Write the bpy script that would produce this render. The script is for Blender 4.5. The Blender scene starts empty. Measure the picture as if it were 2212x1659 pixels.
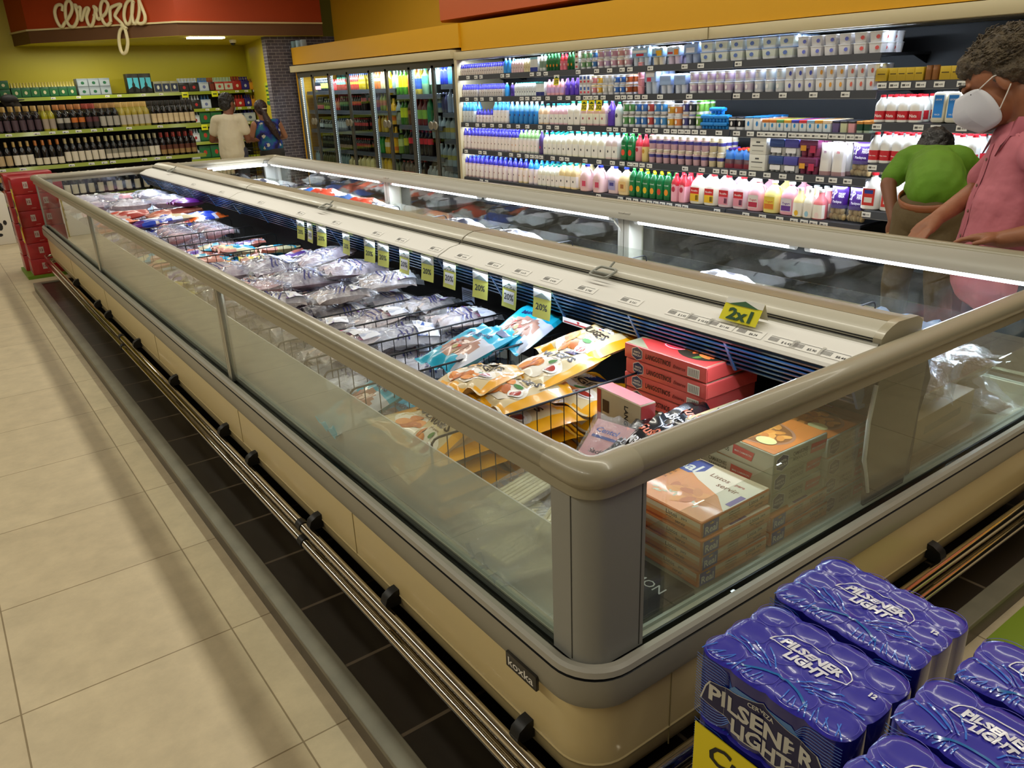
import bpy, bmesh, math, random
from mathutils import Vector, Matrix, Euler
from math import pi, sin, cos, radians
random.seed(7)
SC = bpy.context.scene
COL = SC.collection
# ------------------------------------------------------------------ camera
FPX = 1691.87
CR = Matrix(((0.804567, 0.240536, -0.542968), (-0.592737, 0.268997, -0.759147), (-0.036545, 0.932622, 0.359001)))
_x = Vector((CR[0][0], CR[1][0], CR[2][0])).normalized()
_z = Vector((CR[0][2], CR[1][2], CR[2][2])); _z = (_z - _z.dot(_x) * _x).normalized()
_y = _z.cross(_x)
CR = Matrix(((0.804567, 0.240536, -0.542968), (-0.592737, 0.268997, -0.759147), (-0.036545, 0.932622, 0.359001)))
EYE = Vector((0, 0, 1.62))
cd = bpy.data.cameras.new('camera'); cam = bpy.data.objects.new('camera', cd); COL.objects.link(cam)
cd.sensor_fit = 'HORIZONTAL'; cd.sensor_width = 36; cd.lens = 36 * FPX / 2212; cd.clip_start = 0.05; cd.clip_end = 80
cam.matrix_world = Matrix.Translation(EYE) @ CR.to_4x4()
SC.camera = cam
# ------------------------------------------------------------------ world, lights, exposure
w = bpy.data.worlds.new('world'); SC.world = w; w.use_nodes = True
w.node_tree.nodes['Background'].inputs[0].default_value = (1.0, 0.93, 0.78, 1)
w.node_tree.nodes['Background'].inputs[1].default_value = 0.10
SC.view_settings.view_transform = 'Standard'; SC.view_settings.look = 'None'
SC.view_settings.gamma = 1; SC.view_settings.exposure = 0.0; SC.view_settings.use_curve_mapping = False
WARM = (1.0, 0.80, 0.52); NEUT = (1.0, 0.95, 0.81); COOL = (0.72, 0.84, 1.0)
def area(name, loc, sx, sy, power, color, rot=(0, 0, 0), spread=180):
    l = bpy.data.lights.new(name, 'AREA'); l.shape = 'RECTANGLE'; l.size = sx; l.size_y = sy
    l.energy = power; l.color = color; l.spread = radians(spread)
    o = bpy.data.objects.new(name, l); o.location = loc; o.rotation_euler = rot; COL.objects.link(o); return o
LX = [(-1.9, 165), (2.05, 165), (5.0, 105)]
for i, (lx, e) in enumerate(LX):
    area('ceiling_lamp', (lx, 5.0, 3.52), 0.14, 13.0, e, NEUT)
area('alcove_lamp', (4.3, 14.45, 2.47), 0.55, 0.3, 20, (1, 0.95, 0.75))
area('alcove_lamp', (2.7, 15.6, 2.47), 0.9, 0.3, 18, (1, 0.95, 0.75))
area('display_lamp', (2.2, 13.2, 3.4), 4.0, 0.3, 45, NEUT)
# ------------------------------------------------------------------ pixel helpers (a photo pixel on a real plane)
def ray(px, py): return CR @ Vector((px - 1106, 829.5 - py, -FPX))
def atz(px, py, z): r = ray(px, py); return EYE + r * ((z - EYE.z) / r.z)
def atx(px, py, x): r = ray(px, py); return EYE + r * (x / r.x)
def aty(px, py, y): r = ray(px, py); return EYE + r * (y / r.y)
def yshelf(px, z, X=5.62):
    # world y on the plane x=X at height z seen in picture column px
    P = Vector((X, 0, z)) - EYE
    a = (px - 1106) / FPX
    c = lambda v: CR.transposed() @ v
    p0 = c(P); d = c(Vector((0, 1, 0)))
    return -(p0.x + a * p0.z) / (d.x + a * d.z)
# ------------------------------------------------------------------ materials
MC = {}
def lin(c):
    if isinstance(c, str):
        c = [int(c[i:i + 2], 16) / 255 for i in (0, 2, 4)]
    return [x / 12.92 if x <= 0.04045 else ((x + 0.055) / 1.055) ** 2.4 for x in c]
def mat(c, rough=0.5, metal=0.0, coat=0.0, spec=0.5, noise=None, bump=None, alpha=1.0, sub=0):
    key = (c, rough, metal, coat, spec, noise, bump, alpha, sub)
    if key in MC: return MC[key]
    m = bpy.data.materials.new('m_' + str(len(MC))); m.use_nodes = True; nt = m.node_tree
    b = nt.nodes['Principled BSDF']; col = (*lin(c), 1)
    b.inputs['Base Color'].default_value = col; b.inputs['Roughness'].default_value = rough
    b.inputs['Metallic'].default_value = metal; b.inputs['Coat Weight'].default_value = coat; b.inputs['Coat Roughness'].default_value = 0.08
    b.inputs['Specular IOR Level'].default_value = spec; b.inputs['Alpha'].default_value = alpha
    if sub: b.inputs['Subsurface Weight'].default_value = sub; b.inputs['Subsurface Scale'].default_value = 0.02
    if noise or bump:
        tc = nt.nodes.new('ShaderNodeTexCoord')
    if noise:  # (scale, amount, second colour hex or None)
        n = nt.nodes.new('ShaderNodeTexNoise'); n.inputs['Scale'].default_value = noise[0]; n.inputs['Detail'].default_value = 5
        nt.links.new(tc.outputs['Object'], n.inputs['Vector'])
        r = nt.nodes.new('ShaderNodeValToRGB'); r.color_ramp.elements[0].position = 0.5 - noise[1]; r.color_ramp.elements[1].position = 0.5 + noise[1]
        r.color_ramp.elements[0].color = col; r.color_ramp.elements[1].color = (*lin(noise[2]), 1)
        nt.links.new(n.outputs[0], r.inputs[0]); nt.links.new(r.outputs[0], b.inputs['Base Color'])
    if bump:  # (scale, strength, distance)
        n2 = nt.nodes.new('ShaderNodeTexNoise'); n2.inputs['Scale'].default_value = bump[0]; n2.inputs['Detail'].default_value = 3
        nt.links.new(tc.outputs['Object'], n2.inputs['Vector'])
        bp = nt.nodes.new('ShaderNodeBump'); bp.inputs['Strength'].default_value = bump[1]; bp.inputs['Distance'].default_value = bump[2]
        nt.links.new(n2.outputs[0], bp.inputs['Height']); nt.links.new(bp.outputs[0], b.inputs['Normal'])
    m.diffuse_color = col
    MC[key] = m; return m
def emit(c, s):
    key = ('e', c, s)
    if key in MC: return MC[key]
    m = bpy.data.materials.new('glow_' + str(len(MC))); m.use_nodes = True; nt = m.node_tree
    nt.nodes.remove(nt.nodes['Principled BSDF']); e = nt.nodes.new('ShaderNodeEmission')
    e.inputs[0].default_value = (*lin(c), 1); e.inputs[1].default_value = s
    nt.links.new(e.outputs[0], nt.nodes['Material Output'].inputs[0]); MC[key] = m; return m
def glass(tint='f2f6f2', ior=1.5, rough=0.0, milk=0.0, bump=None, gcol='ffffff', name='glass'):
    key = ('g', tint, ior, rough, milk, bump, gcol)
    if key in MC: return MC[key]
    m = bpy.data.materials.new(name + str(len(MC))); m.use_nodes = True; nt = m.node_tree
    nt.nodes.remove(nt.nodes['Principled BSDF'])
    t = nt.nodes.new('ShaderNodeBsdfTransparent'); t.inputs[0].default_value = (*lin(tint), 1)
    g = nt.nodes.new('ShaderNodeBsdfGlossy'); g.inputs[0].default_value = (*lin(gcol), 1); g.inputs['Roughness'].default_value = rough
    # Schlick reflectance from both sides of the sheet
    ge = nt.nodes.new('ShaderNodeNewGeometry'); dt = nt.nodes.new('ShaderNodeVectorMath'); dt.operation = 'DOT_PRODUCT'
    nt.links.new(ge.outputs['Incoming'], dt.inputs[0]); nt.links.new(ge.outputs['Normal'], dt.inputs[1])
    def mth(op, a, b_=None):
        q = nt.nodes.new('ShaderNodeMath'); q.operation = op
        for i, v in enumerate((a, b_)):
            if v is None: continue
            if isinstance(v, (int, float)): q.inputs[i].default_value = v
            else: nt.links.new(v, q.inputs[i])
        return q.outputs[0]
    F0 = ((ior - 1) / (ior + 1)) ** 2
    fac = mth('ADD', mth('MULTIPLY', mth('POWER', mth('SUBTRACT', 1.0, mth('ABSOLUTE', dt.outputs['Value'])), 5.0), 1 - F0), F0)
    mx = nt.nodes.new('ShaderNodeMixShader')
    nt.links.new(fac, mx.inputs[0]); nt.links.new(t.outputs[0], mx.inputs[1]); nt.links.new(g.outputs[0], mx.inputs[2])
    out = mx
    if milk:
        d = nt.nodes.new('ShaderNodeBsdfDiffuse'); d.inputs[0].default_value = (0.85, 0.88, 0.92, 1)
        m2 = nt.nodes.new('ShaderNodeMixShader'); m2.inputs[0].default_value = milk
        nt.links.new(mx.outputs[0], m2.inputs[1]); nt.links.new(d.outputs[0], m2.inputs[2]); out = m2
    if bump:
        tc = nt.nodes.new('ShaderNodeTexCoord'); n2 = nt.nodes.new('ShaderNodeTexNoise'); n2.inputs['Scale'].default_value = bump[0]; n2.inputs['Detail'].default_value = 4
        n2.inputs['Distortion'].default_value = 1.2
        nt.links.new(tc.outputs['Object'], n2.inputs['Vector'])
        bp = nt.nodes.new('ShaderNodeBump'); bp.inputs['Strength'].default_value = bump[1]; bp.inputs['Distance'].default_value = bump[2]
        nt.links.new(n2.outputs[0], bp.inputs['Height']); nt.links.new(bp.outputs[0], g.inputs['Normal']); nt.links.new(bp.outputs[0], dt.inputs[1])
    nt.links.new(out.outputs[0], nt.nodes['Material Output'].inputs[0]); MC[key] = m; return m
def brick_mat(c1, c2, mortar, bw, bh, ms, rough=0.5, offset=0.5, axes='XZ', shift=(0, 0), bump=0.0, speck=None):
    m = bpy.data.materials.new('tiles_' + str(len(MC))); MC[('b', len(MC))] = m; m.use_nodes = True; nt = m.node_tree; b = nt.nodes['Principled BSDF']
    tc = nt.nodes.new('ShaderNodeTexCoord'); sp = nt.nodes.new('ShaderNodeSeparateXYZ'); cb = nt.nodes.new('ShaderNodeCombineXYZ')
    nt.links.new(tc.outputs['Object'], sp.inputs[0])
    for i, a in enumerate(axes):
        ad = nt.nodes.new('ShaderNodeMath'); ad.operation = 'ADD'; ad.inputs[1].default_value = shift[i] + 100 * (bw if i == 0 else bh)
        nt.links.new(sp.outputs['XYZ'.index(a)], ad.inputs[0]); nt.links.new(ad.outputs[0], cb.inputs[i])
    br = nt.nodes.new('ShaderNodeTexBrick'); br.offset = offset; br.inputs['Scale'].default_value = 1
    br.inputs['Brick Width'].default_value = bw; br.inputs['Row Height'].default_value = bh; br.inputs['Mortar Size'].default_value = ms
    br.inputs['Mortar Smooth'].default_value = 0.1
    br.inputs['Color1'].default_value = (*lin(c1), 1); br.inputs['Color2'].default_value = (*lin(c2), 1); br.inputs['Mortar'].default_value = (*lin(mortar), 1)
    nt.links.new(cb.outputs[0], br.inputs['Vector']); src = br.outputs[0]
    if speck:
        n = nt.nodes.new('ShaderNodeTexNoise'); n.inputs['Scale'].default_value = speck[0]; n.inputs['Detail'].default_value = 8; n.inputs['Roughness'].default_value = 0.7
        nt.links.new(tc.outputs['Object'], n.inputs['Vector'])
        mr = nt.nodes.new('ShaderNodeMapRange'); mr.inputs['From Min'].default_value = 0.3; mr.inputs['From Max'].default_value = 0.7
        mr.inputs['To Min'].default_value = 1 - speck[1]; mr.inputs['To Max'].default_value = 1 + speck[1]
        nt.links.new(n.outputs[0], mr.inputs[0])
        mu = nt.nodes.new('ShaderNodeVectorMath'); mu.operation = 'SCALE'
        nt.links.new(src, mu.inputs[0]); nt.links.new(mr.outputs[0], mu.inputs['Scale']); src = mu.outputs[0]
    nt.links.new(src, b.inputs['Base Color']); b.inputs['Roughness'].default_value = rough
    if bump:
        bp = nt.nodes.new('ShaderNodeBump'); bp.inputs['Strength'].default_value = bump; bp.inputs['Distance'].default_value = 0.01; bp.invert = True
        nt.links.new(br.outputs['Fac'], bp.inputs['Height']); nt.links.new(bp.outputs[0], b.inputs['Normal'])
    return m
# ------------------------------------------------------------------ mesh helpers
TXT = {}
def text_geo(s, bold=0.0, res=3, shear=0.0):
    key = (s, bold, res, shear)
    if key in TXT: return TXT[key]
    c = bpy.data.curves.new('t', 'FONT'); c.body = s; c.size = 1; c.offset = bold; c.resolution_u = res; c.shear = shear
    c.align_x = 'CENTER'; c.align_y = 'CENTER'
    o = bpy.data.objects.new('t', c); COL.objects.link(o); dg = bpy.context.evaluated_depsgraph_get()
    me = bpy.data.meshes.new_from_object(o.evaluated_get(dg))
    vs = [(v.co.x, v.co.y) for v in me.vertices]; fs = [tuple(p.vertices) for p in me.polygons]
    bpy.data.objects.remove(o); bpy.data.curves.remove(c); bpy.data.meshes.remove(me)
    if vs:
        x0 = min(v[0] for v in vs); x1 = max(v[0] for v in vs); y0 = min(v[1] for v in vs); y1 = max(v[1] for v in vs)
        vs = [(x - (x0 + x1) / 2, y - (y0 + y1) / 2) for x, y in vs]
        TXT[key] = (vs, fs, x1 - x0, y1 - y0)
    else: TXT[key] = ([], [], 1, 1)
    return TXT[key]
class MB:
    def __init__(s): s.v = []; s.f = []; s.m = []; s.mats = []
    def mi(s, m):
        if m not in s.mats: s.mats.append(m)
        return s.mats.index(m)
    def add(s, vs, fs, m, M=None):
        b = len(s.v); s.v += [tuple(M @ Vector(p)) if M is not None else tuple(p) for p in vs]
        if callable(m):
            for k, f in enumerate(fs): s.f.append(tuple(i + b for i in f)); s.m.append(s.mi(m(k)))
        else:
            i0 = s.mi(m)
            for f in fs: s.f.append(tuple(i + b for i in f)); s.m.append(i0)
        return s
    def box(s, x0, x1, y0, y1, z0, z1, m, M=None, bev=0, seg=2):
        if bev:
            bm = bmesh.new(); bmesh.ops.create_cube(bm, size=1)
            bmesh.ops.scale(bm, vec=(x1 - x0, y1 - y0, z1 - z0), verts=bm.verts)
            bmesh.ops.translate(bm, vec=((x0 + x1) / 2, (y0 + y1) / 2, (z0 + z1) / 2), verts=bm.verts)
            bmesh.ops.bevel(bm, geom=bm.edges[:], offset=bev, segments=seg, affect='EDGES', profile=0.5)
            bm.verts.index_update(); vs = [v.co.copy() for v in bm.verts]; fs = [tuple(v.index for v in f.verts) for f in bm.faces]; bm.free()
            return s.add(vs, fs, m, M)
        vs = [(x0, y0, z0), (x1, y0, z0), (x1, y1, z0), (x0, y1, z0), (x0, y0, z1), (x1, y0, z1), (x1, y1, z1), (x0, y1, z1)]
        return s.add(vs, [(0, 3, 2, 1), (4, 5, 6, 7), (0, 1, 5, 4), (1, 2, 6, 5), (2, 3, 7, 6), (3, 0, 4, 7)], m, M)
    def tube(s, pts, r, m, n=8, closed=False, cap=True):
        pts = [Vector(p) for p in pts]; N = len(pts); rr = r if isinstance(r, (list, tuple)) else [r] * N
        vs = []; fs = []; prev = None
        for i, p in enumerate(pts):
            if closed: t = (pts[(i + 1) % N] - pts[i - 1])
            else: t = (pts[min(i + 1, N - 1)] - pts[max(i - 1, 0)])
            t.normalize()
            if prev is None:
                a = Vector((0, 0, 1)) if abs(t.z) < 0.9 else Vector((1, 0, 0)); u = t.cross(a).normalized()
            else:
                u = (prev - prev.dot(t) * t).normalized()
            prev = u; w_ = t.cross(u)
            for k in range(n):
                a = 2 * pi * k / n; vs.append(p + (u * cos(a) + w_ * sin(a)) * rr[i])
        R = N if closed else N - 1
        for i in range(R):
            j = (i + 1) % N
            for k in range(n): fs.append((i * n + k, i * n + (k + 1) % n, j * n + (k + 1) % n, j * n + k))
        if cap and not closed:
            fs.append(tuple(range(n - 1, -1, -1))); fs.append(tuple((N - 1) * n + k for k in range(n)))
        return s.add(vs, fs, m)
    def lathe(s, prof, m, n=16, M=None, sx=1, sy=1, p=2.0, cap=True):
        # prof [(r,z,(optional) mat)], p>2 squares the section
        vs = []; fs = []; ms = []
        for q in prof:
            for k in range(n):
                a = 2 * pi * (k + 0.5) / n; ca, sa = cos(a), sin(a); e = q[3] if len(q) > 3 else p
                d = (abs(ca) ** e + abs(sa) ** e) ** (-1 / e)
                vs.append((q[0] * d * ca * sx, q[0] * d * sa * sy, q[1]))
        for i in range(len(prof) - 1):
            mm = prof[i][2] if len(prof[i]) > 2 and prof[i][2] else m
            for k in range(n): fs.append((i * n + k, i * n + (k + 1) % n, (i + 1) * n + (k + 1) % n, (i + 1) * n + k)); ms.append(mm(2 * pi * (k + 1) / n) if callable(mm) and not isinstance(mm, bpy.types.Material) else mm)
        if cap:
            fs.append(tuple(range(n - 1, -1, -1))); ms.append(ms[0]); fs.append(tuple((len(prof) - 1) * n + k for k in range(n))); ms.append(ms[-2])
        return s.add(vs, fs, lambda k: ms[k], M)
    def prism(s, poly, a0, a1, axis, m, cap=True):
        # poly list of 2D pts; axis 'x','y','z' extrude from a0 to a1
        def P(q, a):
            return (a, q[0], q[1]) if axis == 'x' else (q[0], a, q[1]) if axis == 'y' else (q[0], q[1], a)
        n = len(poly); vs = [P(q, a0) for q in poly] + [P(q, a1) for q in poly]
        fs = [(i, (i + 1) % n, (i + 1) % n + n, i + n) for i in range(n)]
        if cap: fs += [tuple(range(n - 1, -1, -1)), tuple(range(n, 2 * n))]
        return s.add(vs, fs, m)
    def flat(s, fn, poly, m):  # polygon in 2D mapped by fn
        return s.add([fn(*q) for q in poly], [tuple(range(len(poly)))], m)
    def rect(s, fn, x0, x1, y0, y1, m, nx=1, ny=1):
        vs = [fn(x0 + (x1 - x0) * i / nx, y0 + (y1 - y0) * j / ny) for j in range(ny + 1) for i in range(nx + 1)]
        fs = [(j * (nx + 1) + i, j * (nx + 1) + i + 1, (j + 1) * (nx + 1) + i + 1, (j + 1) * (nx + 1) + i) for j in range(ny) for i in range(nx)]
        return s.add(vs, fs, m)
    def disc(s, fn, cx, cy, rx, ry, m, n=16, a0=0.0, rings=1):
        vs = [fn(cx, cy)]; fs = []
        for q in range(1, rings + 1):
            for k in range(n): a = 2 * pi * k / n; vs.append(fn(cx + rx * q / rings * cos(a) * cos(a0) - ry * q / rings * sin(a) * sin(a0), cy + rx * q / rings * cos(a) * sin(a0) + ry * q / rings * sin(a) * cos(a0)))
        for k in range(n): fs.append((0, 1 + k, 1 + (k + 1) % n))
        for q in range(1, rings):
            for k in range(n): b0 = 1 + (q - 1) * n; b1 = 1 + q * n; fs.append((b0 + k, b1 + k, b1 + (k + 1) % n, b0 + (k + 1) % n))
        return s.add(vs, fs, m)
    def text(s, fn, st, cx, cy, m, w=None, h=None, rot=0.0, bold=0.02, res=2, shear=0.0):
        vs, fs, tw, th = text_geo(st, bold, res, shear)
        kx = w / tw if w else h / th; ky = h / th if h else kx
        ca, sa = cos(rot), sin(rot)
        return s.add([fn(cx + (x * kx) * ca - (y * ky) * sa, cy + (x * kx) * sa + (y * ky) * ca) for x, y in vs], fs, m)
    def build(s, name, parent=None, loc=None, rotz=0.0, smooth=True, ang=40, M=None):
        me = bpy.data.meshes.new(name); me.from_pydata(s.v, [], s.f)
        for m in s.mats: me.materials.append(m)
        me.polygons.foreach_set('material_index', s.m)
        if smooth:
            me.polygons.foreach_set('use_smooth', [True] * len(s.f))
            try: me.set_sharp_from_angle(angle=radians(ang))
            except Exception: pass
        me.update()
        o = bpy.data.objects.new(name, me); COL.objects.link(o)
        if parent: o.parent = parent
        if loc is not None: o.location = loc
        if rotz: o.rotation_euler = (0, 0, rotz)
        if M is not None: o.matrix_local = M
        return o
def tag(o, label, cat, group=None, kind=None):
    o['label'] = label; o['category'] = cat
    if group: o['group'] = group
    if kind: o['kind'] = kind
    return o
def struct(o, label=None):
    o['kind'] = 'structure'
    if label: o['label'] = label
    return o
def empty(name, label, cat, loc=(0, 0, 0), rotz=0.0, group=None):
    o = bpy.data.objects.new(name, None); COL.objects.link(o); o.location = loc; o.rotation_euler = (0, 0, rotz); o.empty_display_size = 0.05
    return tag(o, label, cat, group)
def dup(src, loc=None, rotz=None, label=None, group=None, M=None, parent=None):
    r = src.copy(); COL.objects.link(r)
    if parent is not None: r.parent = parent
    if loc is not None: r.location = loc
    if rotz is not None: r.rotation_euler = (0, 0, rotz)
    if M is not None: r.matrix_local = M
    if label: r['label'] = label
    if group: r['group'] = group
    for ch in list(src.children): dup(ch, parent=r)
    return r
class Kind:
    """first placing uses the original, later ones are copies"""
    def __init__(s, root): s.root = root; s.used = False
    def put(s, loc, rotz=0.0, label=None, group=None, M=None):
        if not s.used:
            s.used = True; o = s.root
            if M is not None: o.matrix_local = M
            else: o.location = loc; o.rotation_euler = (0, 0, rotz)
            if label: o['label'] = label
            if group: o['group'] = group
            return o
        return dup(s.root, loc, rotz, label, group, M)
def frame(o, ux, uy, off=0.0):
    o, ux, uy = Vector(o), Vector(ux), Vector(uy); n = ux.cross(uy).normalized() * off
    return lambda a, b: o + ux * a + uy * b + n

def dims(kk):
    if not hasattr(kk, 'dim'):
        V = [v.co for o_ in [kk.root] + list(kk.root.children) for v in o_.data.vertices]; lo = [min(v[i] for v in V) for i in range(3)]; hi = [max(v[i] for v in V) for i in range(3)]
        kk.dim = (hi[0] - lo[0], hi[1] - lo[1], hi[2] - lo[2], lo[2])
    return kk.dim
# ================================================================== the room
FL = MB(); FL.box(-6, 9, -3, 17, -0.1, 0, brick_mat('c9b998', 'c2b190', '8a7858', 0.597, 0.597, 0.0025, rough=0.42, offset=0.0, axes='XY', shift=(-0.4575, -0.465), speck=(7, 0.13)))
struct(FL.build('floor', smooth=False))
MW = mat('c79a14', 0.55); MW2 = mat('b5a410', 0.5); CEILM = mat('8a8478', 0.8)
MB().box(-6, 9, -3, 17, 3.7, 3.8, CEILM).build('ceiling', smooth=False)['kind'] = 'structure'
MB().box(-6, 9, 16.75, 16.9, 0, 3.7, MW2).build('wall_back', smooth=False)['kind'] = 'structure'
MB().box(-6.1, -6, -3, 17, 0, 3.7, mat('a89a80', 0.6)).build('wall_left', smooth=False)['kind'] = 'structure'
MB().box(-6, 9, -3.1, -3, 0, 3.7, mat('9c907c', 0.6)).build('wall_front', smooth=False)['kind'] = 'structure'
MB().box(6.45, 6.6, -3, 14.0, 0, 3.7, MW).build('wall_right', smooth=False)['kind'] = 'structure'
BRK = brick_mat('5b5560', '48434c', 'a09a9c', 0.13, 0.05, 0.003, rough=0.6, axes='XZ', bump=0.3)
MB().box(5.24, 7.4, 14.12, 14.3, 0, 2.5, BRK).build('wall_brick', smooth=False)['kind'] = 'structure'
sw = MB(); a0, a1 = Vector((5.24, 14.13)), Vector((5.76, 16.76))
sw.add([(a0.x, a0.y, 0), (a1.x, a1.y, 0), (a1.x, a1.y, 2.5), (a0.x, a0.y, 2.5), (a0.x + .06, a0.y, 0), (a1.x + .06, a1.y, 0), (a1.x + .06, a1.y, 2.5), (a0.x + .06, a0.y, 2.5)],
       [(0, 3, 2, 1), (4, 5, 6, 7), (3, 7, 6, 2), (0, 4, 7, 3)], MW2)
sw.build('wall_alcove', smooth=False)['kind'] = 'structure'
# soffit over the beer alcove: plan outline, brown band, cream line, orange band
ORG = mat('b5400f', 0.5); BRN = mat('6e4a2c', 0.5); CRM = mat('e8d6a0', 0.5)
plan = [(6.25, 14.0), (3.82, 14.02), (1.97, 15.95), (1.80, 16.8), (6.25, 16.8)]
sf = MB(); sf.prism(plan, 2.5, 2.505, 'z', MW2)
sf.prism(plan, 2.505, 2.69, 'z', BRN, cap=False); sf.prism([(6.25, 13.975), (3.81, 13.99), (1.945, 15.94), (1.775, 16.8), (6.25, 16.8)], 2.69, 2.715, 'z', CRM)
sf.prism(plan, 2.715, 3.69, 'z', ORG, cap=False)
so = sf.build('trim_1', smooth=False); struct(so, 'orange soffit with brown lower band over the beer alcove')
# hand lettering on the slanted face of the soffit
def on_soffit(px, py, lift=0.06):
    A = Vector((3.82, 14.02, 0)); B = Vector((1.97, 15.95, 0)); n = (B - A).cross(Vector((0, 0, 1))).normalized()
    if n.y > 0: n = -n
    r = ray(px, py); t = (A + n * lift - EYE).dot(n) / r.dot(n); return EYE + r * t
S_ = 1 / 3.16
strokes = [  # traced in the photo's lettering, turned into points on the sign plane
 [(425,75),(428,45),(410,32),(385,42),(374,80),(384,130),(405,172),(425,182),(440,160)],
 [(440,160),(470,120),(492,70),(488,25),(468,5),(450,25),(446,80),(455,140),(478,178),(505,180),(524,150)],
 [(524,150),(532,110),(520,60),(512,32),(528,50),(548,52),(548,100),(556,140),(566,110),(584,60),(606,60),(592,110),(598,150),(616,178),(634,160),(646,110),(650,70),(640,45),(660,60),(655,85),(640,110)],
 [(655,85),(668,130),(690,120),(722,90),(738,40),(722,8),(698,10),(686,50),(688,100),(706,150),(732,172),(756,150)],
 [(756,150),(752,100),(752,60),(780,40),(826,30),(800,75),(786,110),(812,140),(836,165),(840,190)],
 [(826,172),(852,186),(866,196)],[(842,185),(820,210),(812,270),(824,340),(842,366),(862,350),(872,290),(862,230),(850,190)],
 [(915,20),(890,0),(862,25),(848,80),(850,130),(868,165),(888,150),(902,90),(908,5)],[(906,0),(900,90),(910,150),(928,160),(944,120),(952,60),(948,0)],
 [(948,0),(972,60),(990,110),(986,150),(960,162),(934,150),(942,130)]]
def smooth_path(p, n=5):
    out = []
    for i in range(len(p) - 1):
        a, b, c, d = p[max(i - 1, 0)], p[i], p[i + 1], p[min(i + 2, len(p) - 1)]
        for k in range(n):
            t = k / n; out.append(tuple(0.5 * ((2 * b[j]) + (-a[j] + c[j]) * t + (2 * a[j] - 5 * b[j] + 4 * c[j] - d[j]) * t * t + (-a[j] + 3 * b[j] - 3 * c[j] + d[j]) * t ** 3) for j in range(len(b))))
    return out + [tuple(p[-1])]
sg = MB()
for st in strokes: sg.tube([on_soffit(x * S_, y * S_) for x, y in smooth_path(st)], 0.026, mat('efe2b0', 0.5), n=8)
tag(sg.build('lettering_sign'), "cream hand-lettered sign reading cervezas hung across the orange soffit", 'sign')
# recessed lamp and dome camera in the alcove ceiling
lp = MB(); lp.box(4.03, 4.60, 14.22, 14.40, 2.478, 2.499, emit('fff6d8', 14)); tag(lp.build('ceiling_light', smooth=False), 'bright white panel lamp in the alcove ceiling over the beer', 'lamp')
dc = MB(); dc.lathe([(0.06, 0), (0.06, -0.03), (0.05, -0.05)], mat('d8d4c8', 0.4), M=Matrix.Translation((4.98, 15.0, 2.5))); dc.lathe([(0.045, -0.05), (0.035, -0.08), (0.01, -0.095)], mat('201c18', 0.15), M=Matrix.Translation((4.98, 15.0, 2.5)))
tag(dc.build('dome_camera'), 'small white and black dome camera in the alcove ceiling corner', 'security camera')
# second hanging soffit (orange) over the cooler wall
s2 = MB(); pl2 = [(5.75, 9.45), (6.10, 9.42), (6.10, -2.9), (5.9, -2.9), (5.9, 9.2)]
pl2 = [(6.44, 9.75), (6.06, 9.75), (5.85, 9.45), (5.85, -2.9), (6.44, -2.9)]
s2.prism(pl2, 2.395, 3.69, 'z', mat('b4572a', 0.5)); struct(s2.build('trim_2', smooth=False), 'orange hanging soffit above the dairy cooler')
# yellow band above the coolers
yb = MB(); yb.box(5.63, 6.44, 8.7, 14.0, 2.04, 2.31, mat('d29a08', 0.5)); yb.box(5.66, 6.44, -2.9, 8.7, 2.0, 2.31, mat('d29a08', 0.5))
struct(yb.build('trim_3', smooth=False), 'yellow fascia above the cooler wall')
# ================================================================== plinth round the freezer
KX0, KX1, KY0, KY1 = 0.584, 3.416, 0.76, 8.25
tile = brick_mat('1d150c', '16100a', '5c5040', 0.6, 0.331, 0.006, rough=0.32, offset=0.0, axes='XY', shift=(0, -0.1235))
kb = MB(); kb.box(KX0 + .06, KX1 - .06, KY0 + .06, KY1 - .06, 0, 0.07, tile); struct(kb.build('floor_plinth', smooth=False), 'dark brown tiled plinth under the island freezer')
kt = MB(); edge = mat('7d7866', 0.35, noise=(9, .2, '6a6656')); side = brick_mat('4a3f2e', '41382a', '241d12', 0.33, 0.2, 0.003, rough=0.35, offset=0.0, axes='YZ')
for (a, b, c, d) in ((KX0, KX0 + .06, KY0, KY1), (KX1 - .06, KX1, KY0, KY1), (KX0 + .06, KX1 - .06, KY0, KY0 + .06), (KX0 + .06, KX1 - .06, KY1 - .06, KY1)):
    kt.box(a, b, c, d, 0.056, 0.075, edge, bev=0.003); kt.box(a + .002, b - .002, c + .002, d - .002, 0, 0.056, side)
struct(kt.build('trim_4', smooth=False), 'metal edged kerb of the freezer plinth')
# ================================================================== island freezer
GX0, GX1, GY0, GY1 = 0.84, 3.16, 0.945, 8.70
CX = (GX0 + GX1) / 2
FR = empty('island_freezer', 'long double island freezer with cream sides, grey bumper and glass walls', 'freezer')
GREY = mat('908b7b', 0.38, coat=0.1); GREY2 = mat('a39f92', 0.42); RAILM = mat('968f78', 0.34, coat=0.15); CREAM = mat('cdb985', 0.35, coat=0.25)
CAPM = mat('a29a82', 0.32, coat=0.2); POSTM = mat('8f8f88', 0.4); DARK = mat('14171c', 0.45); STEEL = mat('b8b8b0', 0.25, 0.8)
CHROME = mat('d9d2c4', 0.07, 1.0); BLACK = mat('101010', 0.45); LINER = mat('b9b7a8', 0.35, noise=(14, .25, 'a5a496'))
def ring_pts(x0, x1, y0, y1, r, n=6):
    out = []
    for cx, cy, a in ((x0 + r, y0 + r, pi), (x1 - r, y0 + r, 1.5 * pi), (x1 - r, y1 - r, 0), (x0 + r, y1 - r, .5 * pi)):
        for k in range(n + 1): t = a + (pi / 2) * k / n; out.append((cx + r * cos(t), cy + r * sin(t)))
    return out
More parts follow.
